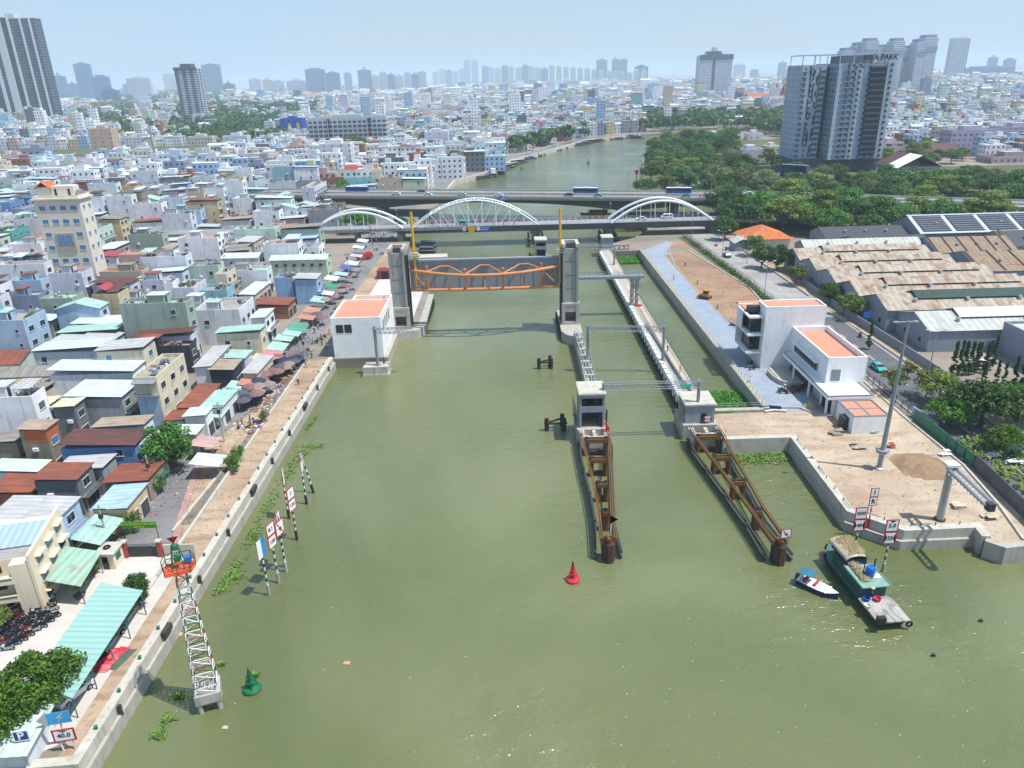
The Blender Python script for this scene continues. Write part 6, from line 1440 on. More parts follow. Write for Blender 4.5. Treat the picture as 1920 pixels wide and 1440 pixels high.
# ---- the riverside high rise with its roof sign
FR1 = fc('facade_panels','a5b4c6','2b333c',4.4,3.2,.2,.5); FR2 = fc('facade_slate','8798ae','1c242d',4.2,3.2,.34,.5)
def riva():
 t = thing('apartment_tower','dark grey riverside high rise with lettering on its roof frame and black balconies','tower',(0,0,G)); resv(176,242,470,530)
 x0,x1,x2 = 183,198,235; H_ = ZZ(1600,118,486)[1] - G; H2 = ZZ(1520,122,492)[1] - G
 mb = MB(); mb.box(x0,494,8,x1,520,H2); mb.build('wing_wall',FR1,t)
 mb = MB(); mb.box(x1 + 3,484,8,x2,520,H_); mb.build('wall',FR2,t)
 mb = MB(); mb.box(x1,497,8,x1 + 3,520,H_ - 2); mb.build('slot_wall',M('slot_dark','2c333c'),t)
 mb = MB(); mb.box(x0 - 1,490,0,x2 + 1,522,8); mb.build('podium',M('podium_slate','46515d'),t)
 nf = int((H_ - 8) / 3.15); fh = (H_ - 8) / nf
 mb = MB(); mb.box(x2 - 4.6,483.6,8,x2 + .3,483.97,H_ + 1); mb.box(x1 + 3,483.5,8,x1 + 5.2,483.97,H_); mb.box(x1 + 14,483.7,8,x1 + 18,483.97,H_ - 3); mb.build('pale_pier',M('pier_pale','a9b6c2'),t)
 mb = MB(); mb.box(x2 - 15,483.8,10,x2 - 4.8,483.97,H_ - 3); mb.build('dark_bay',M('bay_black','2a323c'),t)
 bm = MB(); bm.box(-4.6,-.9,0,4.6,0,.9); me = bm.mesh('balcony',M('balcony_slate','4d5760'))
 n = 0
 wm_ = MB(); wm_.box(-.9,-.12,0,.9,0,1.7,0); wm_.box(-.78,-.15,.12,.78,-.12,1.58,1); wme = wm_.mesh('window',[M('pier_pale','a9b6c2'),GLASS])
 for f_ in range(nf):
  z = 8 + f_ * fh
  put(me,'balcony',t,(x2 - 10,483.78,z + .3))
  for x in (x2 - 2.2,x1 + 16,x1 + 9,x1 + 12):
   if n < 74 and f_ % 1 == 0: put(wme,'window',t,(x,483.5,z + 1)); n += 1
   else: R2.append((x,483.5,z + 1))
 mb = MB()
 for q in R2: mb.box(q[0] - .9,q[1] - .12,q[2],q[0] + .9,q[1],q[2] + 1.7)
 if R2: tag(mb.build('upper_windows',GLASS,t),kind='stuff')
 mb = MB(); rr = random.Random(2)
 for f_ in range(nf - 1):
  for k in range(3):
   if rr.random() < .62: x = x0 + 5 + k * 2.2 + rr.uniform(-.3,.3); mb.box(x,493.9,9 + f_ * fh,x + .9,493.97,9 + f_ * fh + fh * rr.uniform(.7,1.7))
 tag(mb.build('slit_pattern',M('slit_dark','333c46'),t),kind='stuff')
 mb = MB(); [mb.box(x0 + .3,493.2,9.5 + f_ * fh,x0 + 3,494,10.2 + f_ * fh) for f_ in range(nf - 1)]; [mb.box(x1 - 4.2,493.7,9.5 + f_ * fh,x1 - .4,493.97,10.9 + f_ * fh) for f_ in range(nf - 1)]; tag(mb.build('loggia',M('balcony_slate','4d5760'),t),kind='stuff')
 mb = MB()
 def frame(a,b,y0,y1,z,hh):
  for (p,q) in (((a,y0),(b,y0)),((b,y0),(b,y1)),((b,y1),(a,y1)),((a,y1),(a,y0))): mb.tube((*p,z + hh),(*q,z + hh),.35,4)
  k = max(2,int((b - a) / 8))
  for i in range(k + 1): mb.tube((a + (b - a) * i / k,y0,z),(a + (b - a) * i / k,y0,z + hh),.3,4); mb.tube((a + (b - a) * i / k,y1,z),(a + (b - a) * i / k,y1,z + hh),.3,4)
 frame(x0,x1,494.5,515,H2,5.5); frame(x1 + 3.5,x2,484.6,515,H_,5); mb.build('roof_frame',M('frame_offwhite','b8bfc6'),t)
 mb = MB(); mb.box(x1 + 8,492,H_,x2 - 10,510,H_ + 4.2); mb.build('roof_plant',M('plant_slate','55606b'),t)
 text('RIVA PARK',4.3,M('letters_dark','12161c'),t,(x2 - 9.5,484.1,H_ + 2.6),ext=.15,sx=1.0)
R2 = []
riva()
t,a,d,h = big('white house with solar panels at the edge of the grove',1388,1432,306,283,14,F_blank)
t,a,d,h = big('pink and white annex with tall windows beside the high rise',1652,1690,298,270,16,fc('facade_annex','c4b4bc','4c4f58',8,7,.5,.5))
t,a,d,h = big('long school wing with a maroon roof behind the pink annex',1660,1755,272,252,12,F_cream,crown=1); mb = MB(); mb.gable(-a,0,a,d,h + 1.2,2,'x',.5); mb.build('roof',MAR,t)
t,a,d,h = big('long lavender school building with rows of windows',1778,1868,286,246,16,F_lav); big('second lavender school wing at the picture edge',1870,1960,282,240,16,F_lav)
t,a,d,h = big('low hall under a broad maroon sheet roof',1692,1800,297,286,24,F_pink,crown=1); mb = MB(); mb.gable(-a,0,a,d,h + 1.2,4,'x',.8); mb.build('roof',MAR,t)
t,a,d,h = big('hall with a white and maroon gabled roof behind the tree belt',1682,1758,334,316,26,F_pink,crown=1); mb = MB(); mb.gable(-a,0,a,d,h + 1.2,6,'y',1.5); mb.build('roof',MAR,t); mb = MB(); mb.slab([(-a - 1.5,-1.5,h + .7),(0,-1.5,h + 7.5),(0,d * .5,h + 7.5),(-a - 1.5,d * .5,h + .7)][::1],.1); mb.build('white_roof',WHITE,t)
big('long maroon roofed shed at the far right school grounds'.replace('far right ',''),1860,1960,306,296,18,F_pink,roofc=MAR)
t,a,d,h = big('red church nave with a steep orange roof',1403,1450,202,190,24,F_pink,crown=1); mb = MB(); mb.gable(-a,0,a,d,h + 1.2,12,'x',1); mb.build('roof',ORT,t)
for i,x in enumerate((1450,1463)):
 t,a,d,h = big(('first','second')[i] + ' of the twin red church spires',x,x + 9,200,174,8,fc('facade_church','b5564c','5c2f2e',3,6,.3,.5),name='church_spire',cat='spire',crown=1); mb = MB(); mb.lathe([(a * 1.4,h + 1),(.1,h + 15)],(0,d / 2,0),4); mb.build('spire',REDT,t)
for i,(xl,xr,yb,yt) in enumerate(((1330,1352,262,254),(1362,1384,240,231),(1290,1308,236,228),(1402,1430,262,252),(1438,1462,286,277),(1350,1372,288,281))): big(ORD[i] + ' low roofed building showing through the grove',xl,xr,yb,yt,14,(F_white,F_cream,F_blank)[i % 3],roofc=(REDT,WHITE,TERR['grey'])[i % 3])
# ---- the mass itself
for c in rest: resv(0,0,0,0)
resv(-560,-250,640,860) ; resv(60,260,300,760)
def lbank(y):
 pts = [(420,-48),(494,-46),(532,-32),(616,-14),(675,16),(760,50),(800,76),(860,130),(890,200)]
 for (a,xa),(b,xb) in zip(pts,pts[1:]):
  if y <= b: return xa + (xb - xa) * (y - a) / (b - a)
 return 1e9
def rbank(y):
 return 62 + 1e9 * 0 if y < 0 else 0
mb = MB()
for (x0,x1,y0,y1) in rest:
 if free(x0,x1,y0,y1): massbox(mb,x0,x1,y0,y1,rm.choice([7,7,10,10.3,13.5,13.8,17]))
def green(x,y):
 px,py = PX(x,y,G)
 if 125 < px < 600 and 165 < py < 232 and not (px > 420 and py < 200) and not (px < 170 and py < 205): return rm.random() < .93
 if 225 < px < 525 and 232 <= py < 272: return rm.random() < .97
 if 125 < px < 250 and 225 < py < 258: return True
 if 1205 < px < 1480 and 215 < py < 345: return rm.random() < .96
 if px > 1640 and 300 < py < 345: return True
 return rm.random() < .03
y = 640.0
while y < 5200:
 s = 10 if y < 1000 else (14 if y < 1700 else (25 if y < 3000 else 42))
 x = -.74 * y - 60
 while x < .76 * y + 60:
  w = s * rm.uniform(.75,1.15); dd = s * rm.uniform(.45,.8)
  ok = True
  if y < 900 and lbank(y) - 4 < x + w and x < 240: ok = False      # river and grove
  if 150 < x < 262 and 745 < y < 885: ok = False
  if ok and free(x,x + w,y,y + dd) and not green(x + w / 2,y):
   h = rm.choice([5,6.5,7,10,10,13] if y < 900 else [6.5,7,10,10,13,13.5,17,20])
   if rm.random() < .012 and y > 900: h = rm.uniform(24,42)
   massbox(mb,x,x + w,y,y + dd,h,hut=s < 40)
  x += w + s * rm.uniform(.03,.2)
 y += s * .72
y = 430.0
while y < 760:
 x = 262
 while x < .76 * y + 60:
  w = rm.uniform(9,16); dd = rm.uniform(6,11)
  if free(x,x + w,y,y + dd) and not green(x + w / 2,y): massbox(mb,x,x + w,y,y + dd,rm.choice([6.5,7,10,10,13,13.5]))
  x += w + rm.uniform(.3,3)
 y += 11
tag(mb.build('city_buildings',CMAT),kind='stuff')
# -- WAREHOUSES ON THE RIGHT BANK
WHR = M('rusty_sheet','aaa090','sheet',.8,.12,.6,'84604e',.5,per=1.6); WHP = M('pale_sheet','b5b8b2','sheet',.75,.08,.25,'8f8778',.5,per=1.6); WHG = M('mintgrey_sheet','a3b3ae','sheet',.8,.1,.15,'8a8f86',.5,per=1.6)
WWG = M('warehouse_wall','8b93a0','wall',.85,.12,.4,'5a5f66',.4); BRN = M('tan_sheet','8f7d68','sheet',.85,.1,.3,'6d5646',.5,per=1.6); CHAR = M('charcoal_sheet','41454b','sheet',.7,.1,.15,'33363a',.5,per=1.4)
def ware(x0,x1,y0,y1,h,hr,label,roofm_,mon=None,monm=None,slope=0):
 """long gabled shed, ridge along X, with a raised ridge monitor"""
 t = thing('warehouse',label,'warehouse',((x0 + x1) / 2,(y0 + y1) / 2,G),R_(slope)); a = (x1 - x0) / 2; b = (y1 - y0) / 2; resv(x0,x1,y0,y1)
 mb = MB(); mb.box(-a,-b,0,a,b,h); mb.face([(-a,-b,h),(-a,0,h + hr),(-a,b,h)][::-1]); mb.face([(a,-b,h),(a,b,h),(a,0,h + hr)]); mb.build('wall',WWG,t)
 mb = MB(); mb.gable(-a,-b,a,b,h + .05,hr,'x',.3); mb.build('roof',roofm_,t)
 if mon:
  mb = MB(); mw = b * .42; m0,m1 = mon; mb.box(m0,-mw * .95,h + hr * .5,m1,mw * .95,h + hr * .58 + .5); mb.box(m0,-mw * .5,h + hr * .5,m1,mw * .5,h + hr * .8 + .45); mb.build('monitor_wall',M('monitor_dark','3c4144'),t)  # walls below the monitor roof in one even dark grey
  mb = MB(); mb.gable(m0,-mw,m1,mw,h + hr * .58 + .6,hr * .42 + .2,'x',.3); mb.build('monitor_roof',monm or roofm_,t)
 mb = MB(); [mb.box(-a - .06,y - .5,1.5,-a - .005,y + .5,2.6) for y in (-b * .5,b * .4)]; mb.build('side_window',GLASS,t)
 vm = MB(); vm.lathe([(.35,0),(.35,.5),(.6,.7),(.4,1.0)],n=8)
 vme = vm.mesh('roof_vent',GALV)
 for i in range(3): put(vme,'roof_vent',t,(-a + 8 + i * a * .5,-b * .55,h + hr * .45))
 return t
ys = [(161.5,176.5),(176.8,190),(190.3,203.5),(203.8,217.5),(217.8,231),(231.3,245),(245.3,256)]
x0s = [96,93.5,92.5,92,92,92,99]; x1s = [160,146,140,137,134,134,138]
labs = ['pale blue grey warehouse with white ridge monitor facing the conifer row','warehouse with a collapsed green tarpaulin covered ridge','rusty warehouse with long rust streaked ridge monitor next to the green tarpaulin','third rusty warehouse counted back from the conifer row','rusty warehouse with the most rust patched roof end by the bushes','rusty warehouse beside the dark green mesh fence','narrow pale roofed shed behind the rusty warehouses']
for i in range(7):
 y0,y1 = ys[i]
 t = ware(x0s[i],x1s[i],y0,y1,5.6 if i else 5.2,2.3,labs[i],[WHP,WHR,WHR,WHR,WHR,WHR,WHP][i],(-(x1s[i] - x0s[i]) / 2 + 9,(x1s[i] - x0s[i]) / 2 - 3) if i < 6 else None,[M('white_sheet_clean','c5cbd0','sheet',.7,.06,.1,'9a9a96',per=1.6),M('tarp_green','27453c','ground',.7,.2,.4,'1c312b',.6,bump=.08),WHR,WHR,WHR,WHR,None][i])
t = thing('warehouse','flat grey walled warehouse with tarpaulin heaps on its white roof','warehouse',(0,0,G)); mb = MB(); mb.box(112,143,0,165,160.8,6.6); mb.build('wall',WWG,t); mb = MB(); mb.box(112.4,143.4,6.6,164.6,160.4,6.7); mb.build('roof',M('white_membrane','b5bdc2','ground',.8,.08,.3,'9aa39f',.3),t)
mb = MB()
for e in ((112,143,165,143.4),(112,160.4,165,160.8),(112,143.4,112.4,160.4)): mb.box(e[0],e[1],6.6,e[2],e[3],7.3)
mb.build('parapet',WWG,t); mb = MB(); [mb.box(x,142.93,.1,x + 5,143,4) for x in (120,133,146)]; mb.build('shutter_door',M('shutter_blue','7c8898','sheet',.6,.05,.1),t)
rt = random.Random(4)
for i in range(2):
 mb = MB(); n = 14; g0 = len(mb.v)
 for j in range(6):
  for k in range(n): mb.v.append((118 + i * 15 + k * 1.2,149 + j * 1.5 + i * 3,G + 6.75 + (0 if j in (0,5) or k in (0,n - 1) else rt.uniform(.2,2.0))))
 for j in range(5):
  for k in range(n - 1): q = g0 + j * n + k; mb.f.append((q,q + 1,q + n + 1,q + n)); mb.m.append(0)
 tag(mb.build('tarpaulin',M('tarp_green','27453c')),('first','second')[i] + ' crumpled dark green tarpaulin on the white warehouse roof','tarpaulin')
BS = [(139,176,214,236,'tan ribbed shed behind the rusty warehouse ends',BRN),(139,165,238,255,'second tan ribbed shed with dark seams',BRN),(166,210,200,212,'tan ribbed shed by the red sign',BRN)]
for x0,x1,y0,y1,lab,m_ in BS:
 t = ware(x0,x1,y0,y1,5,3.4,lab,m_); a = (x1 - x0) / 2; b = (y1 - y0) / 2
 mb = MB()
 for i in range(6):
  x = -a + 2 * a * i / 5.5
  for s in (-1,1): mb.slab([(x,s * b,5.25),(x + .5,s * b,5.25),(x + .5,0,8.7),(x,0,8.7)][::s],.1)
 mb.build('seam',M('seam_maroon','4c3734'),t)
CH = [(121,147,257,270,4.2,1.8,'charcoal hall with two round roof vents behind the rusty warehouses'),(148,164,256.5,265,4.0,1.5,'narrow charcoal hall beside the vented hall'),(116,146,270.5,286,4.0,2.6,'broad charcoal hipped hall at the tree belt')]
for x0,x1,y0,y1,h,hr,lab in CH: ware(x0,x1,y0,y1,h,hr,lab,CHAR)
t = ware(148,242,267,289,5.6,4.2,'large dark hall with white framed louvre roof bays',CHAR)
mb = MB(); [mb.slab([(-47 + i * 12,-11.3,5.6),(-45.6 + i * 12,-11.3,5.6),(-45.6 + i * 12,0,10.0),(-47 + i * 12,0,10.0)],.15) for i in range(8)]; mb.slab([(-47.3,-11.8,5.6),(47,-11.8,5.6),(47,-11,6.0),(-47.3,-11,6.0)],.12); mb.slab([(-47.3,-.5,10.0),(47,-.5,10.0),(47,.3,10.2),(-47.3,.3,10.2)],.12); mb.build('roof_rib',M('rib_white','b4bac2'),t)
mb = MB()
for i in range(7):
 for k in range(7): z = 6.05 + k * .52; yy = -10.2 + k * 1.35; mb.box(-45.2 + i * 12,yy,z + .1,-35.6 + i * 12,yy + .5,z + .55)
tag(mb.build('louvre_slats',M('louvre_pale','8f959e'),t),kind='stuff')
t = ware(167,241,247,264,4.6,3.6,'vault fronted hall with charcoal roof panels and rust ribs',CHAR); mb = MB(); [mb.slab([(-36 + i * 11,-8.8,4.65),(-35 + i * 11,-8.8,4.65),(-35 + i * 11,0,8.5),(-36 + i * 11,0,8.5)],.15) for i in range(7)]; mb.build('roof_rib',RUST,t)
t = thing('house','low house with a big hipped terracotta roof by the round green tree','house',(0,0,G)); x,y = P(1432,458); x0,x1,y0,y1 = x - 9,x + 7.5,y - 6,y + 8
mb = MB(); mb.box(x0,y0,0,x1,y1,3.4); mb.build('wall',wallm('cream'),t); mb = MB(); lo = [(x0 - 1,y0 - 1,3.3),(x1 + 1,y0 - 1,3.3),(x1 + 1,y1 + 1,3.3),(x0 - 1,y1 + 1,3.3)]; cx = (x0 + x1) / 2; up = [(cx - .6,(y0 + y1) / 2 - 2,6.9),(cx + .6,(y0 + y1) / 2 - 2,6.9),(cx + .6,(y0 + y1) / 2 + 2,6.9),(cx - .6,(y0 + y1) / 2 + 2,6.9)]
for k in range(4): mb.face([lo[k],lo[(k + 1) % 4],up[(k + 1) % 4],up[k]])
mb.face(up); mb.build('roof',M('hip_terracotta','c4713f','sheet',.85,.12,.3,'9a5430',per=.8),t)
t = thing('shed','small grey gabled shed between the bridge end tree and the terracotta roof','shed',(*P(1388,468),G)); mb = MB(); mb.box(-3,-3,0,3,4,3.2); mb.build('wall',WWG,t); mb = MB(); mb.gable(-3,-3,3,4,3.2,1.4,'y',.4); mb.build('roof',WHP,t)
t = thing('shed','small teal hut with a white roof near the charcoal halls','shed',(*P(1618,442),G)); MB().box(-3,-2.5,0,3,2.5,3.2).build('wall',wallm('turq'),t); MB().box(-3.5,-3,3.2,3.5,3,3.4).build('roof',WHITE,t)
t = thing('billboard','big roadside billboard with a dark blue picture beside the tree belt','billboard',(*P(1484,366),G),-.75)
MB().tube((0,0,0),(0,0,8),.6,8).build('post',STEELD,t); mb = MB(); mb.box(-7,-1.2,7,7,1.2,15.5); mb.build('frame',STEEL,t)
pm = M('poster_blue','0f2246','ground',.5,.3,.55,'2f78b8',.22); MB().box(-6.7,-1.3,7.3,6.7,-1.2,15.2).build('poster',pm,t); MB().box(7.0,-1.0,7.3,7.1,1.0,15.2).build('side_poster',M('poster_brown','4c3a33','ground',.6,.3,.5,'8c7a6c',.4),t)
t = thing('billboard','red hoarding by the tan ribbed shed','billboard',(*P(1897,533),G)); MB().box(-3,0,3,3,.2,6).build('panel',RED,t); [MB().tube((x,.1,0),(x,.1,3),.12,5).build('post',STEELD,t) for x in (-2,2)]
# -- TREES
def crownmesh(seed,R,Hh,z0,ncl,nl,lf,mat,shape='dome',cs=.3):
 rnd = random.Random(seed); mb = MB()
 for c in range(ncl):
  if shape == 'dome':
   a = rnd.uniform(0,6.283); q = rnd.random(); rr = R * (q ** .5) * .88; zz = z0 + Hh * (1 - (rr / R) ** 2) ** .5 * rnd.uniform(.45,1.0) * .85
  elif shape == 'ball':
   v = Vector((rnd.gauss(0,1),rnd.gauss(0,1),rnd.gauss(0,1))).normalized() * rnd.uniform(.55,.9); rr = None; cx,cy,zz = v.x * R,v.y * R,z0 + Hh * (.5 + v.z * .5)
  elif shape == 'flat':
   a = rnd.uniform(0,6.283); k = rnd.randrange(3); rr = R * (rnd.random() ** .5) * (1 - .25 * k); zz = z0 + Hh * (.25 + .33 * k) + rnd.uniform(-.3,.3)
  else:
   u = rnd.random(); a = rnd.uniform(0,6.283); rr = R * (1 - u) ** .7 * rnd.uniform(.3,.8); zz = z0 + Hh * u
  if shape != 'ball': cx,cy = rr * math.cos(a),rr * math.sin(a)
  s = (R * cs) * rnd.uniform(.7,1.3) * (.55 if shape == 'col' else 1); fl = .45 if shape == 'flat' else .75
  for i in range(nl):
   v = Vector((rnd.gauss(0,1),rnd.gauss(0,1),rnd.gauss(.25,1))).normalized() * (s * rnd.uniform(.55,1.0)); p = Vector((cx + v.x,cy + v.y,zz + v.z * fl))
   n = (v.normalized() + Vector((rnd.gauss(0,.5),rnd.gauss(0,.5),rnd.gauss(.3,.5)))).normalized(); d = n.orthogonal().normalized(); e = n.cross(d); th = rnd.uniform(0,6.283)
   d2 = (d * math.cos(th) + e * math.sin(th)) * lf * rnd.uniform(.6,1.2); e2 = (e * math.cos(th) - d * math.sin(th)) * lf * .55
   mb.face([p - d2,p - e2,p + d2,p + e2])
 return mb.mesh('crown',mat)
def trunkmesh(seed,R,z0,Hh,r=.3):
 rnd = random.Random(seed); mb = MB(); p = Vector((0,0,-.2)); top = Vector((rnd.uniform(-.3,.3),rnd.uniform(-.3,.3),z0 * .8)); mb.tube(p,top,r,7,r2=r * .75)
 for k in range(6):
  a = k * 1.05 + rnd.random(); e = Vector((math.cos(a) * R * .6,math.sin(a) * R * .6,z0 + Hh * rnd.uniform(.25,.6))); m_ = top.lerp(e,.5) + Vector((0,0,.4)); mb.tube(top,m_,r * .55,5,r2=r * .35); mb.tube(m_,e,r * .35,4,r2=r * .12)
 return mb.mesh('trunk',BARK)
TREES = {}
def species(k,seed,R,Hh,z0,ncl,nl,lf,mat,shape,r,cs=.3):
 TREES.setdefault(k,[]).append((crownmesh(seed,R,Hh,z0,ncl,nl,lf,mat,shape,cs),trunkmesh(seed,R,z0,Hh,r),R))
for s in (1,2,3): species('rain',s,7.5,6.5,4.5,58,58,.5,(LEAF,LEAFD,LEAFO)[s - 1],'dome',.4)
for s in (4,5): species('flat',s,7,7,4,44,66,.45,(LEAFY,LEAF)[s - 4],'flat',.35,.34)
for s in (6,7): species('round',s,4.2,7,2.2,44,66,.36,(LEAFD,LEAF)[s - 6],'ball',.3,.36)
species('col',8,1.05,8.2,.4,60,60,.17,LEAFD,'col',.12,.62)
species('small',9,2.2,3.4,1.6,20,50,.26,LEAFY,'ball',.12,.4); species('small',10,2.4,3.6,1.6,20,50,.26,LEAF,'ball',.12,.4)
species('fine',12,5.2,5.2,3.0,60,90,.3,leafmat('leaves_fresh','2b4d16','63932c',.8),'dome',.25,.26)
mb = MB(); rp2 = random.Random(3)
for i in range(16):
 a = i * .39 + rp2.random() * .2; pr = [Vector((0,0,4)),Vector((math.cos(a) * 1.1,math.sin(a) * 1.1,4.9)),Vector((math.cos(a) * 2.1,math.sin(a) * 2.1,4.7)),Vector((math.cos(a) * 2.8,math.sin(a) * 2.8,3.9))]
 for p,q in zip(pr,pr[1:]): s = Vector((-math.sin(a),math.cos(a),-.25)) * .35; mb.face([p,q,q + s,p + s]); s = Vector((math.sin(a),-math.cos(a),-.25)) * .35; mb.face([p,p + s,q + s,q])
PALMC = mb.mesh('crown',leafmat('leaves_palm','2c4a1c','5a7d30')); mb = MB(); mb.tube((0,0,0),(.2,0,4.1),.16,6,r2=.12); PALMT = mb.mesh('trunk',BARK); TREES['palm'] = [(PALMC,PALMT,2.6)]
treelog = []
rtree = random.Random(17)
TN = {'rain': ('rain_tree','tree',('broad mid green tree','broad dark green tree','broad olive green tree')),'flat': ('flamboyant_tree','tree',('layered yellowish green tree','layered green tree')),'round': ('fig_tree','tree',('dense rounded dark green tree','dense rounded green tree')),
 'col': ('columnar_tree','tree',('dark green columnar tree',)),'small': ('young_tree','tree',('small yellowish tree','small green tree')),'fine': ('leafy_tree','tree',('fresh green fine leaved tree',)),'palm': ('palm_tree','palm',('small palm',))}
def tree(k,x,y,sc=1.0,label=None,group=None,v=None,z=G):
 i = rtree.randrange(len(TREES[k])) if v is None else v; cm,tm,R = TREES[k][i]; nm,cat,ds = TN[k]
 t = thing(nm,label or 'x',cat,(x,y,z),rtree.uniform(0,6.28),group); t.scale = (sc,sc,sc * rtree.uniform(.88,1.12)); put(cm,'crown',t); put(tm,'trunk',t)
 if not label: treelog.append((t,ds[min(i,len(ds) - 1)],x,y,group))
 return t
def inpoly(x,y,pl):
 c = False; j = len(pl) - 1
 for i in range(len(pl)):
  if (pl[i][1] > y) != (pl[j][1] > y) and x < (pl[j][0] - pl[i][0]) * (y - pl[i][1]) / (pl[j][1] - pl[i][1]) + pl[i][0]: c = not c
  j = i
 return c
def scatter(poly,sp,kinds,sc,group,avoid=None,jit=.4):
 xs_ = [p[0] for p in poly]; ys_ = [p[1] for p in poly]; y = min(ys_); row = 0
 while y < max(ys_):
  x = min(xs_) + (row % 2) * sp / 2
  while x < max(xs_):
   xx = x + rtree.uniform(-jit,jit) * sp; yy = y + rtree.uniform(-jit,jit) * sp
   if inpoly(xx,yy,poly) and not (avoid and avoid(xx,yy)): tree(rtree.choice(kinds),xx,yy,rtree.uniform(*sc),None,group)
   x += sp
  y += sp * .85; row += 1
vd = lambda x,y: abs(y - vy(x)) < 14
woodgap = lambda x,y: rtree.random() < .14
scatter([(64,392),(84,460),(108,589),(134,690),(165,735),(215,745),(190,640),(165,545),(150,470),(120,400)],14.5,['rain','rain','round','flat','fine'],(.75,1.2),'riverside grove beyond the viaduct',woodgap)
scatter([(150,430),(172,540),(230,560),(260,600),(330,620),(330,540),(250,470),(200,430)],20,['rain','round','flat'],(.7,1.05),'trees around the dark high rise',lambda x,y: 178 < x < 242 and 470 < y < 530)
scatter([(94,298),(92,345),(330,300),(330,262),(250,292),(148,292),(130,289),(116,282),(106,300)],9,['rain','flat','flat','fine','rain'],(.9,1.35),'tree belt in front of the viaduct',vd)
scatter([(104,355),(104,425),(360,400),(400,330),(330,300)],15,['rain','flat','rain','round'],(.8,1.2),'tree belt behind the viaduct',vd)
T1 = [('rain',320,418,1.35,'big dark spreading tree between the cream hotel and the houses'),('rain',350,408,1.0,'second crown of the dark spreading trees behind the hotel'),('flat',285,420,.9,'yellowish tree at the hotel end of the dark spreading trees'),
 ('round',305,352,1.2,'rounded green tree below the tall bare mast'),('round',410,347,1.3,'dark rounded tree between the roofs, inland one of the pair'),('round',462,352,1.3,'dark rounded tree between the roofs, river side one of the pair'),('rain',438,340,.8,'broad tree linking the two dark rounded trees'),
 ('round',200,440,.9,'rounded tree beside the cream hotel wall'),('round',545,375,1.2,'rounded tree beside the slim pale green house'),('round',560,362,1.1,'dark rounded tree next to the billboard topped house'),('round',618,385,1.1,'dark tree by the viaduct start'),('rain',600,368,.9,'spreading tree at the start of the viaduct'),('rain',640,382,1.0,'spreading tree before the viaduct parapet'),
 ('rain',665,292,1.6,'large dark tree by the grey school block'),('rain',690,296,1.3,'second large dark tree by the grey school block'),('fine',668,438,1.15,'pale green feathery tree under the small bridge arch'),('fine',690,436,.9,'smaller feathery tree under the small bridge arch'),
 ('round',752,432,.7,'bright green bush like tree at the bridge foot'),('round',325,888,.95,'dense dark green tree overhanging the street by the green awning'),('fine',645,372,1.2,'tree just before the viaduct and the houses'),
 ('fine',82,1328,.86,'fresh green spreading tree over the mint car port'),('fine',12,1388,.75,'fresh green tree cropped by the picture corner'),('small',2,1190,.8,'small green tree beside the port office wall'),
 ('round',1358,450,1.05,'bright green tree at the right bank bridge end'.replace('right bank ','')),('round',1428,503,.85,'dense round dark tree by the terracotta roof'),('round',1456,508,.85,'second dense round tree touching the terracotta roof'),('flat',1412,480,.6,'thin brownish tree before the terracotta roof'),
 ('small',1490,535,1.4,'light green tree at the mesh fence corner'),('round',1555,570,.75,'leafy tree against the grey warehouse wall'),('small',1598,600,1.4,'yellow green tree behind the roadside wall'),('small',1580,590,1.1,'small bright tree behind the roadside wall'),('col',1628,655,.95,'lone slender columnar tree by the warehouses'),
 ('small',1672,740,1.1,'small tree standing behind the operation building by the road'),('small',1700,710,.8,'small roadside tree by the graffiti wall'),
 ('rain',1840,800,.85,'broad glossy green tree by the white hoarding'),('fine',1780,800,.8,'bright green tree by the road behind the green fence'),('flat',1760,760,.55,'reddish thin tree leaning over the road'),('rain',1905,790,.7,'broad tree behind the white hoarding at the edge'),('fine',1880,850,.65,'low bright tree in front of the white hoarding'),('small',1735,745,1.3,'airy green tree at the road edge')]
for k,px,py,sc,lab in T1: tree(k,*P(px,py),sc,lab)
for i in range(22):
 x = 96 + i * 1.75 + rtree.uniform(-.3,.3); y = 139.5 + rtree.uniform(-.5,.5) - i * .25
 tree('col',x,y,rtree.uniform(.62,.88) * (1.15 if i < 8 else .85),None,'columnar trees lining the car park')
for i in range(9): tree('col',93.5 + i * 1.3,146 + rtree.uniform(-.8,.8) + i * .4,rtree.uniform(.8,1.0),None,'columnar trees by the warehouse corner')
bush_px = [(262,1120,'round',.36),(262,1136,'round',.38),(247,1152,'small',.5),(240,1163,'small',.5),(228,1185,'palm',.35),(172,1068,'small',.55),(178,1080,'small',.55),(448,858,'small',.5),(440,872,'small',.4),(434,882,'small',.55),(443,886,'small',.5),(498,792,'small',.5),(285,932,'small',.7),(296,926,'small',.6),(250,1000,'small',.7)]
BL = ['clipped round shrub at the corner of the mint car port','second clipped round shrub at the corner of the mint car port','potted bush beside the mint car port','second potted bush beside the mint car port','small palm beside the mint car port','potted shrub by the guard house','second potted shrub by the guard house','topmost shrub in the sandy planting strip','second shrub in the sandy planting strip','third shrub in the sandy planting strip','lowest shrub in the sandy planting strip','bush on the sand beside the market litter','bush in front of the yellow garage house','second bush in front of the yellow garage house','bush behind the green gate sign']
for (px,py,k,sc),lab in zip(bush_px,BL): tree(k,*P(px,py),sc,lab)
tree('palm',*P(150,1118),.5,'potted palm in a round bowl beside the port office canopy'); t = thing('plant_pot','round brown bowl under the potted palm','pot',(*P(150,1120),G)); MB().lathe([(.5,0),(.75,.45),(.65,.45)],n=12).build('bowl',M('pot_brown','6f5348'),t)
tree('small',*P(156,1280),.55,'magenta flowering bush beside the white car').children[0].data = crownmesh(77,2.2,3.4,.8,20,50,.26,leafmat('petals_magenta','8a1f60','b83f88'),'ball',.4)
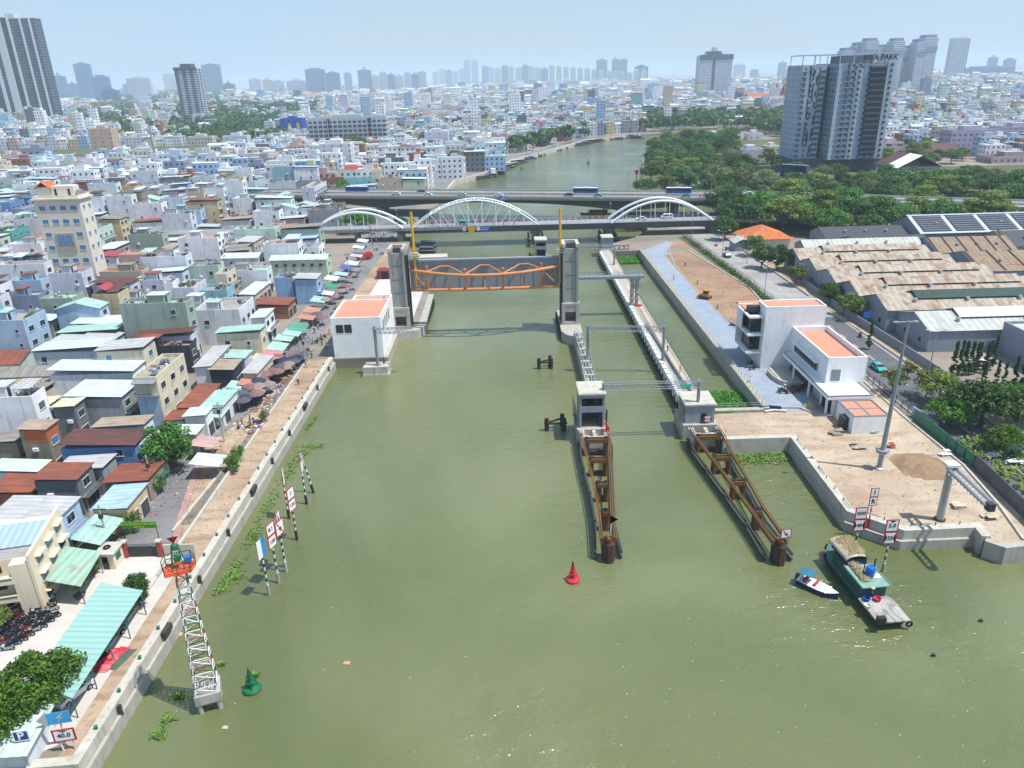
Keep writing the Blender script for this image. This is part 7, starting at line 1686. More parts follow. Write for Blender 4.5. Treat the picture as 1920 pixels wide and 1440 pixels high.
tree('palm',*P(700,300),.0001 + 1.0,'palm behind the viaduct houses'); tree('palm',*P(798,335),1.3,'palm beside the parked lorries behind the viaduct')
bg_ = {}
for r in treelog: bg_.setdefault((r[4],r[1]),[]).append(r)
PLC = {'riverside grove beyond the viaduct': 'in the riverside grove beyond the viaduct','trees around the dark high rise': 'around the dark riverside high rise','tree belt in front of the viaduct': 'in the belt in front of the viaduct','tree belt behind the viaduct': 'in the belt behind the viaduct','columnar trees lining the car park': 'in the row lining the car park','columnar trees by the warehouse corner': 'by the warehouse corner'}
for (g_,d_),v in bg_.items():
 v.sort(key=lambda r: r[3])
 for i,r in enumerate(v):
  n_ = ORD[i] if i < 20 else 'twenty ' + ORD[i - 20] if i < 40 else 'forty ' + ORD[i - 40]
  r[0]['label'] = f'{n_} {d_} {PLC[g_]}, counted away from the viewer'.replace('mid green','green')
rw = random.Random(8)
def woods(name,fn,n,label_unused=None,s=3.0):
 mb = MB()
 for _ in range(n):
  q = fn()
  if not q: continue
  x,y = q; R = rw.uniform(3.5,7) * (1 + y / 2500); zc = G + R * .9; k = 26
  for i in range(k):
   v = Vector((rw.gauss(0,1),rw.gauss(0,1),abs(rw.gauss(0,.8)))).normalized() * R * rw.uniform(.7,1); p = Vector((x,y,zc)) + Vector((v.x,v.y,v.z * .9)); nrm = v.normalized(); d = nrm.orthogonal().normalized() * R * .33; e = nrm.cross(d) * .8
   mb.face([p - d,p - e,p + d,p + e])
 tag(mb.build(name,LEAFD),kind='stuff')
def w1():
 px,py = rw.uniform(125,600),rw.uniform(172,268)
 if (px > 250 and px < 325 and py > 190):
  if not (288 < px < 296): return None
 if px > 420 and py < 200 and rw.random() < .7: return None
 if 330 < px < 392 and py > 236: return P(px,py)
 if 125 < px < 340 and 205 < py < 232 and rw.random() < .5: return None
 if (px - 95) < (py - 205) * .9 and py > 230 and px < 170: return None
 return P(px,py)
woods('wooded_park',w1,1300)
def w2():
 if rw.random() < .5: px,py = rw.uniform(0,1920),150 + rw.random() ** 2 * 120
 else: px,py = rw.uniform(600,1920),rw.uniform(165,300)
 x,y = P(px,py)
 if y < 640 or (y < 900 and x > lbank(y) - 5 and x < 240) or (150 < x < 262 and 745 < y < 885) or y > 4000: return None
 return (x,y) if rw.random() < .5 else None
woods('scattered_city_trees',w2,700)
def w3():
 px,py = rw.uniform(1200,1480),rw.uniform(222,262); x,y = P(px,py); return (x,y) if 760 < y < 1500 and not (y < 800 and x < 200) and (x > 262 or y > 870) else None
woods('far_bank_wood',w3,500)
def w4():
 y = rw.uniform(500,840); x = lbank(y) - rw.uniform(2,16); return (x,y) if rw.random() < .8 else None
woods('river_road_trees',w4,90)
def plants(name,fn,n,s,mat,zz=None,up=.3):
 mb = MB()
 for _ in range(n):
  q = fn()
  if not q: continue
  x,y = q; z = (G if zz is None else zz)
  for k in range(3):
   a = rw.uniform(0,6.283); d = Vector((math.cos(a),math.sin(a),rw.uniform(.1,.9))) * s * rw.uniform(.6,1.3); e = Vector((-math.sin(a),math.cos(a),0)) * s * .45; p = Vector((x,y,z + rw.uniform(0,up)))
   mb.face([p,p + d * .5 - e,p + d,p + d * .5 + e])
 return tag(mb.build(name,mat),kind='stuff')
HY = leafmat('hyacinth_green','2a6a16','4c9a28',.8); HY2 = leafmat('hyacinth_pale','3f5f24','7f9b4a',.8)
plants('water_hyacinth',lambda: (rw.uniform(38.5,48.7),rw.uniform(133.2,147.5 - rw.random() * 3)),5200,.42,HY,.05,.35)
plants('water_hyacinth',lambda: (rw.uniform(38.5,48.5),rw.uniform(266,276)),700,.5,HY,.05)
def hb():
 x,y = rw.uniform(38.5,49),119 - abs(rw.gauss(0,1.6)); return (x,y)
plants('floating_weed',hb,1100,.3,HY2,.03,.15)
CL = [(-40.3,97,1.6,3.2),(-40.4,89,1.0,2.6),(-40.6,84.5,1.2,1.6),(-40.6,106,1.3,6),(-40.2,117,1.4,5),(-39.3,124,1.8,4),(-38,127,2.5,1.3),(-41,137,.7,4),(-39.5,87,2.2,1.6),(-35.6,70,.4,.25),(-30.9,68,.4,.3)]
def hl():
 c = rw.choice(CL); a = rw.gauss(0,.45),rw.gauss(0,.45); return (max(-41.3,c[0] + a[0] * c[2]),c[1] + a[1] * c[3])
plants('floating_weed',hl,1000,.26,HY2,.03,.12)
plants('floating_weed',lambda: (lambda c: (c[0] + rw.gauss(0,.35),c[1] + rw.gauss(0,.3)))(rw.choice([P(228 + 86,1350,0),P(335,1305,0),P(300,1380,0)])),160,.3,HY2,.03,.12)
plants('verge_weeds',lambda: (lambda y: (74.2 + rw.gauss(0,.6) - max(0,y - 224) * .045,y))(rw.choice([rw.uniform(175,300),rw.choice([182,196,207,226,240,251,268,283]) + rw.gauss(0,2.2)])),1900,.4,LEAF,None,.8)
plants('scrub',lambda: (rw.uniform(78,96),rw.uniform(96,118)),1200,.5,LEAFY,None,.6)
plants('bank_scrub',lambda: (rw.choice([-46,56]) + rw.gauss(0,3),rw.uniform(325,350)),900,.9,LEAFY,None,1.2)
# -- VEHICLES
def carmesh(L,Wd,H,prof,mat):
 mb = MB(); n = len(prof)
 i0 = len(mb.v)
 for s in (-1,1):
  for (y,z,k) in prof: mb.v.append((s * Wd / 2 * k,y * L,z * H))
 for k in range(n): j = (k + 1) % n; mb.f.append((i0 + k,i0 + j,i0 + n + j,i0 + n + k)[::-1]); mb.m.append(0)
 mb.f.append(tuple(i0 + k for k in range(n))); mb.f.append(tuple(i0 + n + n - 1 - k for k in range(n))); mb.m += [0,0]
 return mb
def wheel(r=.32,w=.2):
 mb = MB(); mb.tube((-w / 2,0,0),(w / 2,0,0),r,12,0); mb.tube((-w / 2 - .01,0,0),(w / 2 + .01,0,0),r * .55,8,1); return mb.mesh('wheel',[BLACK,GALV])
WHL = wheel(); WHB = wheel(.48,.28); WHM = wheel(.29,.1)
CARP = [(-.5,.25,.92),(-.5,.5,.95),(-.47,.62,.95),(-.34,.66,.95),(-.24,.97,.78),(.12,1.0,.78),(.29,.68,.95),(.46,.58,.92),(.5,.45,.88),(.5,.22,.86)]
VANP = [(-.5,.2,.95),(-.49,.7,.95),(-.46,.97,.85),(.3,1.0,.85),(.42,.62,.93),(.5,.5,.9),(.5,.2,.9)]
_cp = {}
def carproto(col,kind='car'):
 if (col,kind) in _cp: return _cp[(col,kind)]
 L,Wd,H = (4.4,1.78,1.5) if kind == 'car' else (4.8,1.9,1.9)
 t = thing('parked_car' if kind == 'car' else 'van','x',kind,(0,0,0)); m_ = M('carpaint_' + col,col,'plain',.28,.03,spec=.6)
 carmesh(L,Wd,H,CARP if kind == 'car' else VANP,m_).build('body',m_,t)
 mb = MB()
 if kind == 'car':
  for s in (-1,1): mb.face([(s * .885,-.28 * L,H * .68),(s * .885,.24 * L,H * .7),(s * .73,.11 * L,H * .96),(s * .73,-.22 * L,H * .94)][::s])
  mb.face([(-.8,.28 * L,H * .715),(.8,.28 * L,H * .715),(.66,.135 * L,H * .985),(-.66,.135 * L,H * .985)]); mb.face([(.8,-.335 * L,H * .71),(-.8,-.335 * L,H * .71),(-.66,-.25 * L,H * .955),(.66,-.25 * L,H * .955)])
  for f_ in range(len(mb.v)): v = mb.v[f_]; mb.v[f_] = (v[0] * 1.015,v[1] * 1.02,v[2] + .012)
 else:
  for s in (-1,1): mb.face([(s * .93,-.42 * L,H * .62),(s * .93,.36 * L,H * .62),(s * .83,.28 * L,H * .93),(s * .83,-.42 * L,H * .93)][::s])
  mb.face([(-.82,.43 * L,H * .66),(.82,.43 * L,H * .66),(.76,.315 * L,H * .97),(-.76,.315 * L,H * .97)])
 mb.build('windows',GLASS,t)
 for a in (-1,1):
  for b in (-.3,.31): put(WHL,'wheel',t,(a * Wd * .45,b * L,.32))
 mb = MB(); [mb.box(a * .62 - .16,L * .48,.62,a * .62 + .16,L * .497,.78) for a in (-1,1)]
 for a in (-1,1): m2 = MB(); m2.box(a * .62 - .17,L * .47,H * .4,a * .62 + .17,L * .503,H * .5); m2.build('headlight',WHITES,t)
 _cp[(col,kind)] = Proto(t); return _cp[(col,kind)]
def bus(label,x,y,z,rz,col='1d5fa8',L=11.5,roofc='c9d2d8',group=None):
 t = thing('bus',label,'bus',(x,y,z),rz,group); m_ = M('buspaint_' + col,col,'plain',.35,.04); mb = MB(); mb.box(-1.25,-L / 2,.45,1.25,L / 2,2.85); mb.build('body',m_,t)
 mb = MB(); mb.box(-1.27,-L / 2 + .5,1.45,1.27,L / 2 - .5,2.4); mb.box(-1.1,-L / 2 - .02,1.3,1.1,L / 2 + .02,2.5); mb.build('windows',GLASS,t)
 mb = MB(); mb.box(-1.2,-L / 2 + .1,2.85,1.2,L / 2 - .1,3.0); mb.box(-.8,-1.2,3.0,.8,1.2,3.2); mb.build('roof',M('busroof' + roofc,roofc),t)
 for a in (-1,1):
  for b in (-.32,.32): put(WHB,'wheel',t,(a * 1.15,b * L,.48))
def onv(px,lane): # lane offset on the viaduct
 x = ZZ(px,355,372)[0]; x = (px - 945) / (1330 - 640) * 176 + 0
 return (x,vy(x) + lane,vz(x) + .01)
VR = math.pi / 2 + math.atan(.235) * -1
def vput(proto,px,lane,label,rz=VR):
 x,y,z = onv(px,lane)
 for _ in range(6): x += (px - PX(x,vy(x) + lane,vz(x))[0]) / FPX * 380;
 return proto.put((x,vy(x) + lane,vz(x) + .01),rz,label,'traffic on the road viaduct')
for px,c,lane,lab in ((743,'e2e4e6',-4,'white car on the viaduct, first after the bus'),(790,'6b1f2c',4,'dark red car on the viaduct'),(802,'e2e4e6',-6,'white car close behind the dark red car on the viaduct'),(866,'c2c8cc',-4,'silver car on the viaduct beside the white van'),(935,'e2e4e6',-6,'white car on the viaduct above the blue sign'),(1066,'23272c',-4,'black car before the blue bus on the viaduct'),(1121,'2f9ea0',-6,'teal taxi beside the blue bus on the viaduct'),(1286,'2f9ea0',-5,'teal taxi on the viaduct at the tree end'),(1392,'1f2c44',-3,'navy car on the viaduct between the trees'),(1404,'e2e4e6',3,'white car on the viaduct between the trees')): vput(carproto(c),px,lane,lab)
for px,lane,lab in ((670,4,'blue bus on the viaduct among the houses side trees'),(1098,3,'blue bus crossing the middle of the viaduct'),(1272,5,'blue bus on the viaduct near the grove')):
 x,y,z = onv(px,lane)
 for _ in range(6): x += (px - PX(x,vy(x) + lane,vz(x))[0]) / FPX * 380
 bus(lab,x,vy(x) + lane,vz(x) + .01,VR)
carproto('1aa6a0').put((*P(1645,693),G + .02),math.pi + .02,'turquoise taxi driving on the road behind the operation building')
carproto('1aa6a0','van').put((P(872,413,8)[0],309,7.91),math.pi / 2,'teal van crossing the tall middle arch bridge')
carproto('e2e4e6').put((55,309,7.91),math.pi / 2,'white car on the arch bridge under the far arch'); carproto('e2e4e6','van').put((66,311.5,7.91),math.pi / 2,'white van on the arch bridge under the far arch')
carproto('1f2c44').put((*P(1362,482),G + .02),.15,'dark car on the road with a red rider just behind it')
for i,(px,py,c,lab) in enumerate(((1660,655,'d5d8da','x'),)): pass
PK = [(103,152.5,'e2e4e6','white car parked by the flat grey warehouse, beside the conifers'),(112,136.5,'e2e4e6','white car parked behind the columnar trees, nearest the road'.replace('nearest','close to')),(118,139.5,'e2e4e6','second white car parked behind the columnar trees'),(124,137.5,'22262b','black car parked at the end behind the columnar trees'),(107,138.8,'b8bcc0','silver car parked behind the columnar trees')]
for x,y,c,lab in PK: carproto(c).put((x,y,G + .01),1.2,lab)
for i in range(7): carproto(('e2e4e6','b8bcc0')[i % 2]).put((*P(1300 + i * 7.5,352 - i * 6.5),G + .02),.5,ORD[i] + ' car of the row parked beside the grove road','cars parked beside the grove road')
sheet('grove_road',[P(1296,362),P(1330,362),P(1368,306),P(1352,303)],ASPHR,6)
carproto('d9dcde').put((*P(140,1305),G + .02),-.4,'white car under the end of the mint car port'); carproto('22262b').put((*P(165,1252),G + .02),-.35,'black car parked under the mint car port'); carproto('22262b').put((*P(205,1200),G + .02),-.35,'second black car under the mint car port')
t = thing('truck','red lorry parked in the market street','truck',(*P(682,487),G),-.9); m_ = M('truck_red','b01f28',rough=.45); MB().box(-1.2,-2.6,.9,1.2,1.4,2.3).build('cargo_bed',m_,t); carmesh(2.0,2.3,2.4,VANP,m_).build('cab',m_,t,(0,2.5,.2)); [put(WHB,'wheel',t,(a,b,.48)) for a in (-1.1,1.1) for b in (-1.6,2.2)]
def bikeroot(col):
 t = thing('motorbike','x','motorbike',(0,0,0)); c = M('bike_' + col,col,rough=.35)
 for y in (-.62,.62): put(WHM,'wheel',t,(0,y,.29))
 mb = MB(); mb.slab([(-.14,-.75,.72),(.14,-.75,.72),(.12,.1,.5),(-.12,.1,.5)],.22); mb.slab([(-.12,.1,.45),(.12,.1,.45),(.16,.5,.95),(-.16,.5,.95)],.12); mb.tube((0,.62,.3),(0,.5,1.0),.07,5); mb.build('body',c,t)
 mb = MB(); mb.box(-.13,-.7,.74,.13,.08,.86); mb.build('seat',BLACK,t); mb = MB(); mb.tube((-.33,.42,1.02),(.33,.42,1.02),.04,5); mb.box(-.1,.45,.92,.1,.6,1.08); mb.build('handlebar',STEELD,t)
 return Proto(t)
BK = [bikeroot(c) for c in ('1c1e22','2a2f38','7f1f22','9fa3a8','1f2d4d')]
rb = random.Random(12)
def bikes(pts,what,group,rz=None):
 for i,(x,y) in enumerate(pts):
  k = rb.randrange(5); cn = ('black','charcoal','dark red','silver','navy')[k]
  BK[k].put((x,y,G + .02),(rb.uniform(-.4,.4) + 1.9) if rz is None else rz + rb.uniform(-.3,.3),f'{cn} motorbike, {ORD[i % 20]}{" again" if i > 19 else ""} {what}',group)
ppl = []
pb = [];
for r_ in range(5):
 for k in range(8):
  px,py = 14 + k * 12.5 + r_ * -3.5,1214 - k * 8.5 + r_ * -13 + 6
  if px > 0: pb.append(P(px,py))
bikes(pb[:20],'along the parked cluster before the port office','motorbikes parked at the port office'); bikes(pb[20:38],'along the inner rows parked against the port office','motorbikes parked at the port office')
bikes([P(*q) for q in ((1462,735),(1468,738),(1475,733),(1481,738),(1488,731),(1494,737),(1500,733),(1503,728))],'of the group parked by the curved planter','motorbikes at the operation building'); bikes([P(*q) for q in ((1404,690),(1410,694),(1405,684),(1396,648),(1388,652))],'of those at the operation building corner','motorbikes at the operation building')
bikes([P(*q) for q in ((640,640),(600,640),(606,634),(590,645),(640,560),(660,545),(575,660),(705,470),(716,478),(690,452),(722,455),(735,446),(700,440),(712,432))],'standing among the market stalls','motorbikes in the market')
# -- PEOPLE
def person_mesh(name,walk=.18,arm=.25):
 V = [(0,0,.95),(0,0,1.2),(0,0,1.42),(0,.01,1.52),(0,.02,1.66),(0,.02,1.74),
  (.19,0,1.42),(.24,-arm * .3,1.15),(.25,arm,.92),(-.19,0,1.42),(-.24,arm * .3,1.15),(-.25,-arm * .3,.9),
  (.1,0,.9),(.11,walk * .6,.5),(.11,walk * .3,.08),(.11,walk * .3 + .14,.04),(-.1,0,.9),(-.11,-walk * .5,.5),(-.11,-walk,.1),(-.11,-walk + .14,.05)]
 E_ = [(0,1),(1,2),(2,3),(3,4),(4,5),(2,6),(6,7),(7,8),(2,9),(9,10),(10,11),(0,12),(12,13),(13,14),(14,15),(0,16),(16,17),(17,18),(18,19)]
 Rr = [.14,.13,.13,.055,.1,.085,.07,.045,.035,.07,.045,.035,.09,.065,.045,.04,.09,.065,.045,.04]
 me = bpy.data.meshes.new(name); me.from_pydata(V,E_,[]); o = bpy.data.objects.new(name,me); COL.objects.link(o)
 md = o.modifiers.new('s','SKIN'); sv = me.skin_vertices[0].data
 for i,r in enumerate(Rr): sv[i].radius = (r,r)
 sv[0].use_root = True
 o.modifiers.new('b','SUBSURF').levels = 1
 dg = bpy.context.evaluated_depsgraph_get(); m2 = bpy.data.meshes.new_from_object(o.evaluated_get(dg)); m2.name = name; bpy.data.objects.remove(o)
 return m2
PM = [person_mesh('person',.2,.25),person_mesh('person',.05,.4)]
SKIN = M('skin','9a6b4c',rough=.7); HAIR = M('hair','15110f'); HAT = M('conical_hat','c9b78c')
def garment(me,zlo,zhi,grow,mat,name):
 vs = [v.co.copy() + v.normal * grow for v in me.vertices]; fs = [tuple(p.vertices) for p in me.polygons if zlo < p.center.z < zhi]
 m2 = bpy.data.meshes.new(name); m2.from_pydata([tuple(v) for v in vs],[],fs); m2.materials.append(mat); m2.update(); return m2
PP = []
for i,(a,b) in enumerate((('2f5fa8','22262c'),('b23a3a','33383f'),('d9d9d2','2a3550'),('7d4a8c','1d1f22'),('3c8a5c','4a4238'),('d98a3a','22262c'))):
 body = PM[i % 2].copy(); body.materials.clear(); body.materials.append(SKIN); o = put(body,'person'); tag(o,'x','person')
 put(garment(body,.92,1.47,.018,M('shirt' + a,a),'shirt'),'shirt',o); put(garment(body,.14,.97,.015,M('trousers' + b,b),'trousers'),'trousers',o)
 mb = MB()
 if i % 3 == 0: mb.lathe([(.26,1.7),(.02,1.86)],(0,.02,0),10); mb.build('hat',HAT,o)
 else: mb.lathe([(.1,1.66),(.115,1.72),(.09,1.8),(.03,1.83)],(0,.01,0),8); mb.build('hair',HAIR,o)
 PP.append((Proto(o),('blue','red','white','purple','green','orange')[i],i % 3 == 0))
def persons(pts,where,group=None,z=G):
 cnt = {}
 for i,q in enumerate(pts):
  pr,cn,ht = PP[rb.randrange(6)]; k = cnt.get(cn,0); cnt[cn] = k + 1
  lab = (ORD[k] + ' ' if k else '') + f'person in a {cn} top' + (' and conical hat' if ht else '') + ' ' + where
  pr.put((q[0],q[1],z),rb.uniform(0,6.28),lab,group)
persons([P(*q) for q in ((462,806),(470,802),(476,796),(455,800),(470,793),(448,806))],'standing by the bright market goods on the sand','people at the market')
persons([P(*q) for q in ((590,625),(597,618),(560,690),(572,684),(585,672),(604,648),(612,655),(560,722),(548,705),(626,600),(640,585),(618,628))],'among the market stalls by the umbrellas','people at the market')
persons([P(*q) for q in ((700,462),(706,455),(715,450),(720,443),(696,448),(710,436),(718,430),(690,434),(705,426),(728,436),(735,430),(684,440),(725,424),(700,418),(712,414))],'in the crowded street under the arch bridge','people under the bridge')
persons([P(1405,720),(57.9,200)],'working by the canal rail',None); persons([P(1370,610),P(1263,525),(60.1,250),(58.5,226)],'working at the red earth field',None)
PP[0][0].put((36.9,165.5,2.97),1,'person in a blue top walking on the lock wall walkway'); PP[5][0].put((36.9,152,2.97),1,'worker in orange walking on the lock wall walkway')
PP[0][0].put((44.9,76.9,1.4),1.2,'person in a blue top and conical hat on the stern of the barge'); PP[1][0].put((17.2,124.6,3.0),2,'person in a red top on the gate head beside the winch')
def rider(x,y,rz,label,col=0):
 t = BK[col].put((x,y,G + .03),rz,label); t.name = 'motorbike_in_traffic'
 PP[1][0].put((x,y,G - .1),rz,'rider of the ' + label)
rider(*P(1612,633),math.pi,'black motorbike riding up the empty road'); rider(*P(1732,702),0,'dark motorbike at the kerb beyond the turquoise taxi',1); rider(*P(1361,470),.2,'red motorbike behind the dark car',2)
# -- MARKET
def stall_awning(x0,x1,y0,y1,z,matk,label,dz=-.7):
 t = thing('market_awning',label,'awning',((x0 + x1) / 2,(y0 + y1) / 2,G),0,'sheet awnings over the market shops'); a = (x1 - x0) / 2; b = (y1 - y0) / 2; mb = MB()
 mb.slab([(-a,-b,z),(a,-b,z + dz),(a,b,z + dz),(-a,b,z)],.06); mb.build('canopy',roofm(matk,'y') if matk in RC else M('awning_' + matk,matk,'ground',.85,.15,.4,'5f5850',.8),t)
 for yy in (-b + .2,b - .2): m_ = MB(); m_.tube((a - .2,yy,0),(a - .2,yy,z + dz),.05,4); m_.build('pole',GALV,t)
AW = [(384,826,'b89a94','pink striped awning behind the utility pole'),(402,770,'m','mint awning stepped beside the street'),(415,752,'m','second mint awning stepped up the street'),(438,735,'1d9a80','emerald green tarpaulin awning by the umbrellas'),(446,722,'m','mint awning below the rust coloured awning'),(470,712,'b57f70','dusty pink sheet awning over the umbrellas'),(492,668,'c9c4a0','pale yellow awning before the pink one'),
 (510,662,'d27f8a','pink fabric awning at the cream house corner'),(520,648,'m','small mint awning behind the pink fabric one'),(533,632,'m','green and white awning by the street'),(548,622,'m','mint awning next to the green and white one'),(560,612,'3fa088','green tarpaulin awning further up the street'),(575,593,'b57f70','salmon coloured awning up the street'),(585,580,'c98a70','orange awning by the salmon coloured one'),(598,560,'m','mint awning before the sky blue house'),(612,548,'w','large white awning below the sky blue house'),(618,535,'2f8f6a','green framed awning by the white one'),
 (622,520,'w','white sheet awning past the sky blue house'),(640,512,'pb','pale blue sheet awning further along'),(650,500,'3a5fa8','blue tarpaulin awning among the white sheets'),(660,492,'w','tilted white sheet beside the blue tarpaulin'),(668,478,'lg','grey sheet awning near the red lorry'),(672,462,'w','white tarpaulin tent near the bridge'),(680,450,'w','second white tarpaulin tent near the bridge'),(390,860,'w','white square canopy on posts at the street bend')]
for i,(px,py,mk,lab) in enumerate(AW):
 x,y = P(px,py,G + 3.0); w_ = 4.2 if i < 24 else 5; d_ = 4.2 + (i % 3) * .8
 stall_awning(x - w_ / 2,x + w_ / 2,y - d_ / 2,y + d_ / 2,3.2,mk,lab)
def umb(col):
 t = thing('market_umbrella','x','umbrella',(0,0,0)); mb = MB(); n = 8; mb.lathe([(1.55,2.15),(1.0,2.5),(.04,2.85)],n=n); mb.lathe([(1.56,2.05),(1.55,2.16)],n=n); mb.build('canopy',M('umbrella_' + col,col,'plain',.9,.15),t)
 MB().tube((0,0,0),(0,0,2.75),.04,5).build('pole',STEELD,t); return Proto(t)
UM = [(umb('3f434b'),'slate grey'),(umb('54525a'),'purplish grey'),(umb('8a7a70'),'faded brown'),(umb('7b5c5c'),'dull maroon'),(umb('2c3a52'),'dark blue')]
up = []
for i in range(46):
 v = i / 45; px = 438 + v * 92 + rb.uniform(-4,42); py = 768 - v * 92 + rb.uniform(-14,8); up.append((px,py))
up += [(600,590),(612,578),(628,570),(640,560),(595,605),(605,610),(645,540),(655,530),(668,520),(650,550),(664,508),(675,500)]
cu_ = {}
for i,(px,py) in enumerate(up):
 k = rb.randrange(5); pr,cn = UM[k]; j = cu_.get(cn,0); cu_[cn] = j + 1; x,y = P(px,py)
 pr.put((x,y,G),rb.uniform(0,.8),f'{ORD[j]} {cn} market umbrella counted up the street from the mint awnings','umbrellas shading the market stalls',rb.uniform(.85,1.2))
GC = [('a8504c','red'),('40609c','blue'),('b98452','orange'),('cfcfc8','white'),('6f5080','purple'),('4a7a62','green'),('b8ad5c','yellow')]
gm = []
for h_,nm in GC:
 mb = MB(); mb.box(-.35,-.25,0,.35,.25,.06); mb.box(-.35,-.25,.06,-.31,.25,.34); mb.box(.31,-.25,.06,.35,.25,.34); mb.box(-.31,-.25,.06,.31,-.21,.34); mb.box(-.31,.21,.06,.31,.25,.34); mb.lathe([(.18,.06),(.2,.34),(.1,.42)],n=7)
 gm.append((mb.mesh('market_crate',M('plastic_' + nm,h_,rough=.5)),nm))
cg = {}
for i in range(44):
 if i < 14: px,py = rb.gauss(466,12),rb.gauss(802,6); zn = 'on the sand by the standing shoppers'
 elif i < 32: v = rb.random(); px,py = 505 + v * 62 + rb.uniform(-5,14),735 - v * 80 + rb.uniform(-5,12); zn = 'at the foot of the market umbrellas'
 else: v = rb.random(); px,py = 615 + v * 85,600 - v * 130; zn = 'in the street beyond the pump house'
 me,nm = gm[rb.randrange(7)]; j = cg.get((nm,zn),0); cg[(nm,zn)] = j + 1; x,y = P(px,py)
 o = put(me,'market_crate',None,(x,y,G + .02),(0,0,rb.random() * 3)); tag(o,(ORD[j] + ' ' if j else '') + f'{nm} plastic crate of goods {zn}','crate','crates of market goods'); o.scale = (1.25,) * 3
for px,py,lab in ((640,735 - 120,'x'),): pass
for i,(px,py,lab) in enumerate(((618,648,'small pale boat shaped bench on the sand by the pump house'),(622,618,'second pale bench on the sand by the pump house'))):
 o = MB(); o.box(-1,-.3,0,1,.3,.35); tag(o.build('bench',CONCL,None,(*P(px,py),G)),lab,'bench')
t = thing('tarpaulin','red and white patterned tarpaulin heap on the promenade beside the car port','tarpaulin'); x,y = P(200,1238); mb = MB(); rr = random.Random(6); g0 = 0
for j in range(7):
 for k in range(9): mb.v.append((x - 1.1 + j * .35 + rr.uniform(-.08,.08) + k * .12,y - 2.0 + k * .5,G + .06 + (0 if j in (0,6) or k in (0,8) else rr.uniform(.1,.65))))
for j in range(6):
 for k in range(8): q = j * 9 + k; mb.f.append((q,q + 9,q + 10,q + 1)); mb.m.append(0)
mb.build('cloth',M('tarp_red','c4213a','ground',.7,.1,.55,'d9a0a0',1.6),t)
t = thing('tarpaulin','grey green net heap beside the red patterned tarpaulin','tarpaulin'); mb = MB()
for j in range(5):
 for k in range(7): mb.v.append((x + .5 + j * .35 + k * .16,y - 1.6 + k * .55,G + .05 + (0 if j in (0,4) or k in (0,6) else rr.uniform(.05,.3))))
for j in range(4):
 for k in range(6): q = j * 7 + k; mb.f.append((q,q + 7,q + 8,q + 1)); mb.m.append(0)
mb.build('cloth',M('net_green','4a5a4e'),t)
# -- PORT COMPOUND
CRM = M('office_cream','dccfb4','wall',.85,.06,.2,'9b8b6e',.3); GT = M('green_trim','2c6b58')
t = thing('port_office','cream three storey port office with green trim and a pale blue sheet roof','building',(-60.3,77.3,G),.22); t.scale = (1,1,.82)
x1 = 0; x0 = -17; y0,y1 = 0,11.6
mb = MB(); mb.box(x0,y0 + 1.6,0,x1,y1,9.2); mb.box(x1 - 2.2,y0,0,x1,y0 + 1.6,9.2); mb.build('wall',CRM,t)
mb = MB(); mb.box(x1,y0 - .1,0,x1 + .35,y1,10.6); mb.build('end_wall',CRM,t)
for z in (3.0,6.2): m_ = MB(); m_.box(x0,y0 - .1,z - .25,x1 - 2.2,y0 + 1.6,z + .05); m_.box(x0,y0 - .1,z + .05,x1 - 2.2,y0 + .05,z + .95); m_.build('balcony',CRM,t); m_ = MB(); m_.box(x0,y0 - .14,z + .55,x1 - 2.2,y0 - .1,z + .75); m_.build('balcony_stripe',GT,t)
for z in (.7,3.9,7.0):
 for i in range(4): m_ = MB(); m_.box(x1 - 6.2 - i * 3.2,y0 + 1.52,z,x1 - 3.8 - i * 3.2,y0 + 1.6,z + 1.5); m_.build('window',GLASS,t)
for z in (1.2,4.5,7.6):
 for i in range(3): put(WM[(1.9,1.4)],'window',t,(x1 + .36,y0 + 2.4 + i * 3.5,z),(0,0,math.pi / 2)); m_ = MB(); m_.box(x1 + .36,y0 + 1.3 + i * 3.5,z + 1.5,x1 + 1.0,y0 + 3.5 + i * 3.5,z + 1.62); m_.build('window_hood',CRM,t)
mb = MB(); mb.slab([(x0,y0 + 4,9.5),(x1 - .1,y0 + 4,9.5),(x1 - .1,y1 - 2.5,10.2),(x0,y1 - 2.5,10.2)],.12); mb.build('roof',M('office_roof','9fb4c6','sheet',.6,.06,.1,'7f93a3',per=.9),t)
mb = MB(); mb.box(x0,y0 + 1.7,9.2,x1 - .1,y0 + 3.9,9.3); mb.build('terrace',TERR['grey'],t)
def canopy_roof(label,p,z,zb,matk,posts,name='canopy'):
 t = thing(name,label,'canopy',(0,0,G)); mb = MB(); mb.slab([(*q,zz) for q,zz in zip(p,z)],.1); mb.build('roof',matk,t)
 for q in posts: m_ = MB(); m_.tube((q[0],q[1],0),(q[0],q[1],zb),.07,6); m_.build('post',M('post_teal','2f6b6b'),t)
MINTR = M('mint_sheet_clean','8db5ac','sheet',.7,.03,.06,'86b9b0',.3,per=.9,ax='y')
cz = G + 3.4
p = [P(90,1238,cz),P(168,1262,cz),P(265,1105,cz),P(190,1093,cz)]
canopy_roof('long mint green car port roof along the promenade',[(-51.9,61.6),(-46.3,59.4),(-46.8,76.9),(-52.7,78.4)],(3.6,3.3,3.3,3.6),3.2,MINTR,[(-46.8,y) for y in (60,64,68,72,76.3)] + [(-51.8,y) for y in (64,71,77.3)],'car_port')
canopy_roof('mint canopy with rust patches beside the cream port office',[(-60.2,79.0),(-55.3,78.2),(-56.4,85.8),(-61.8,86.6)],(3.7,3.2,3.2,3.7),3.1,M('mint_patched','92b8a4','sheet',.75,.08,.35,'9a6a4a',.35,per=1.0,ax='x'),[(-55.8,78.8),(-56.7,85.3)])
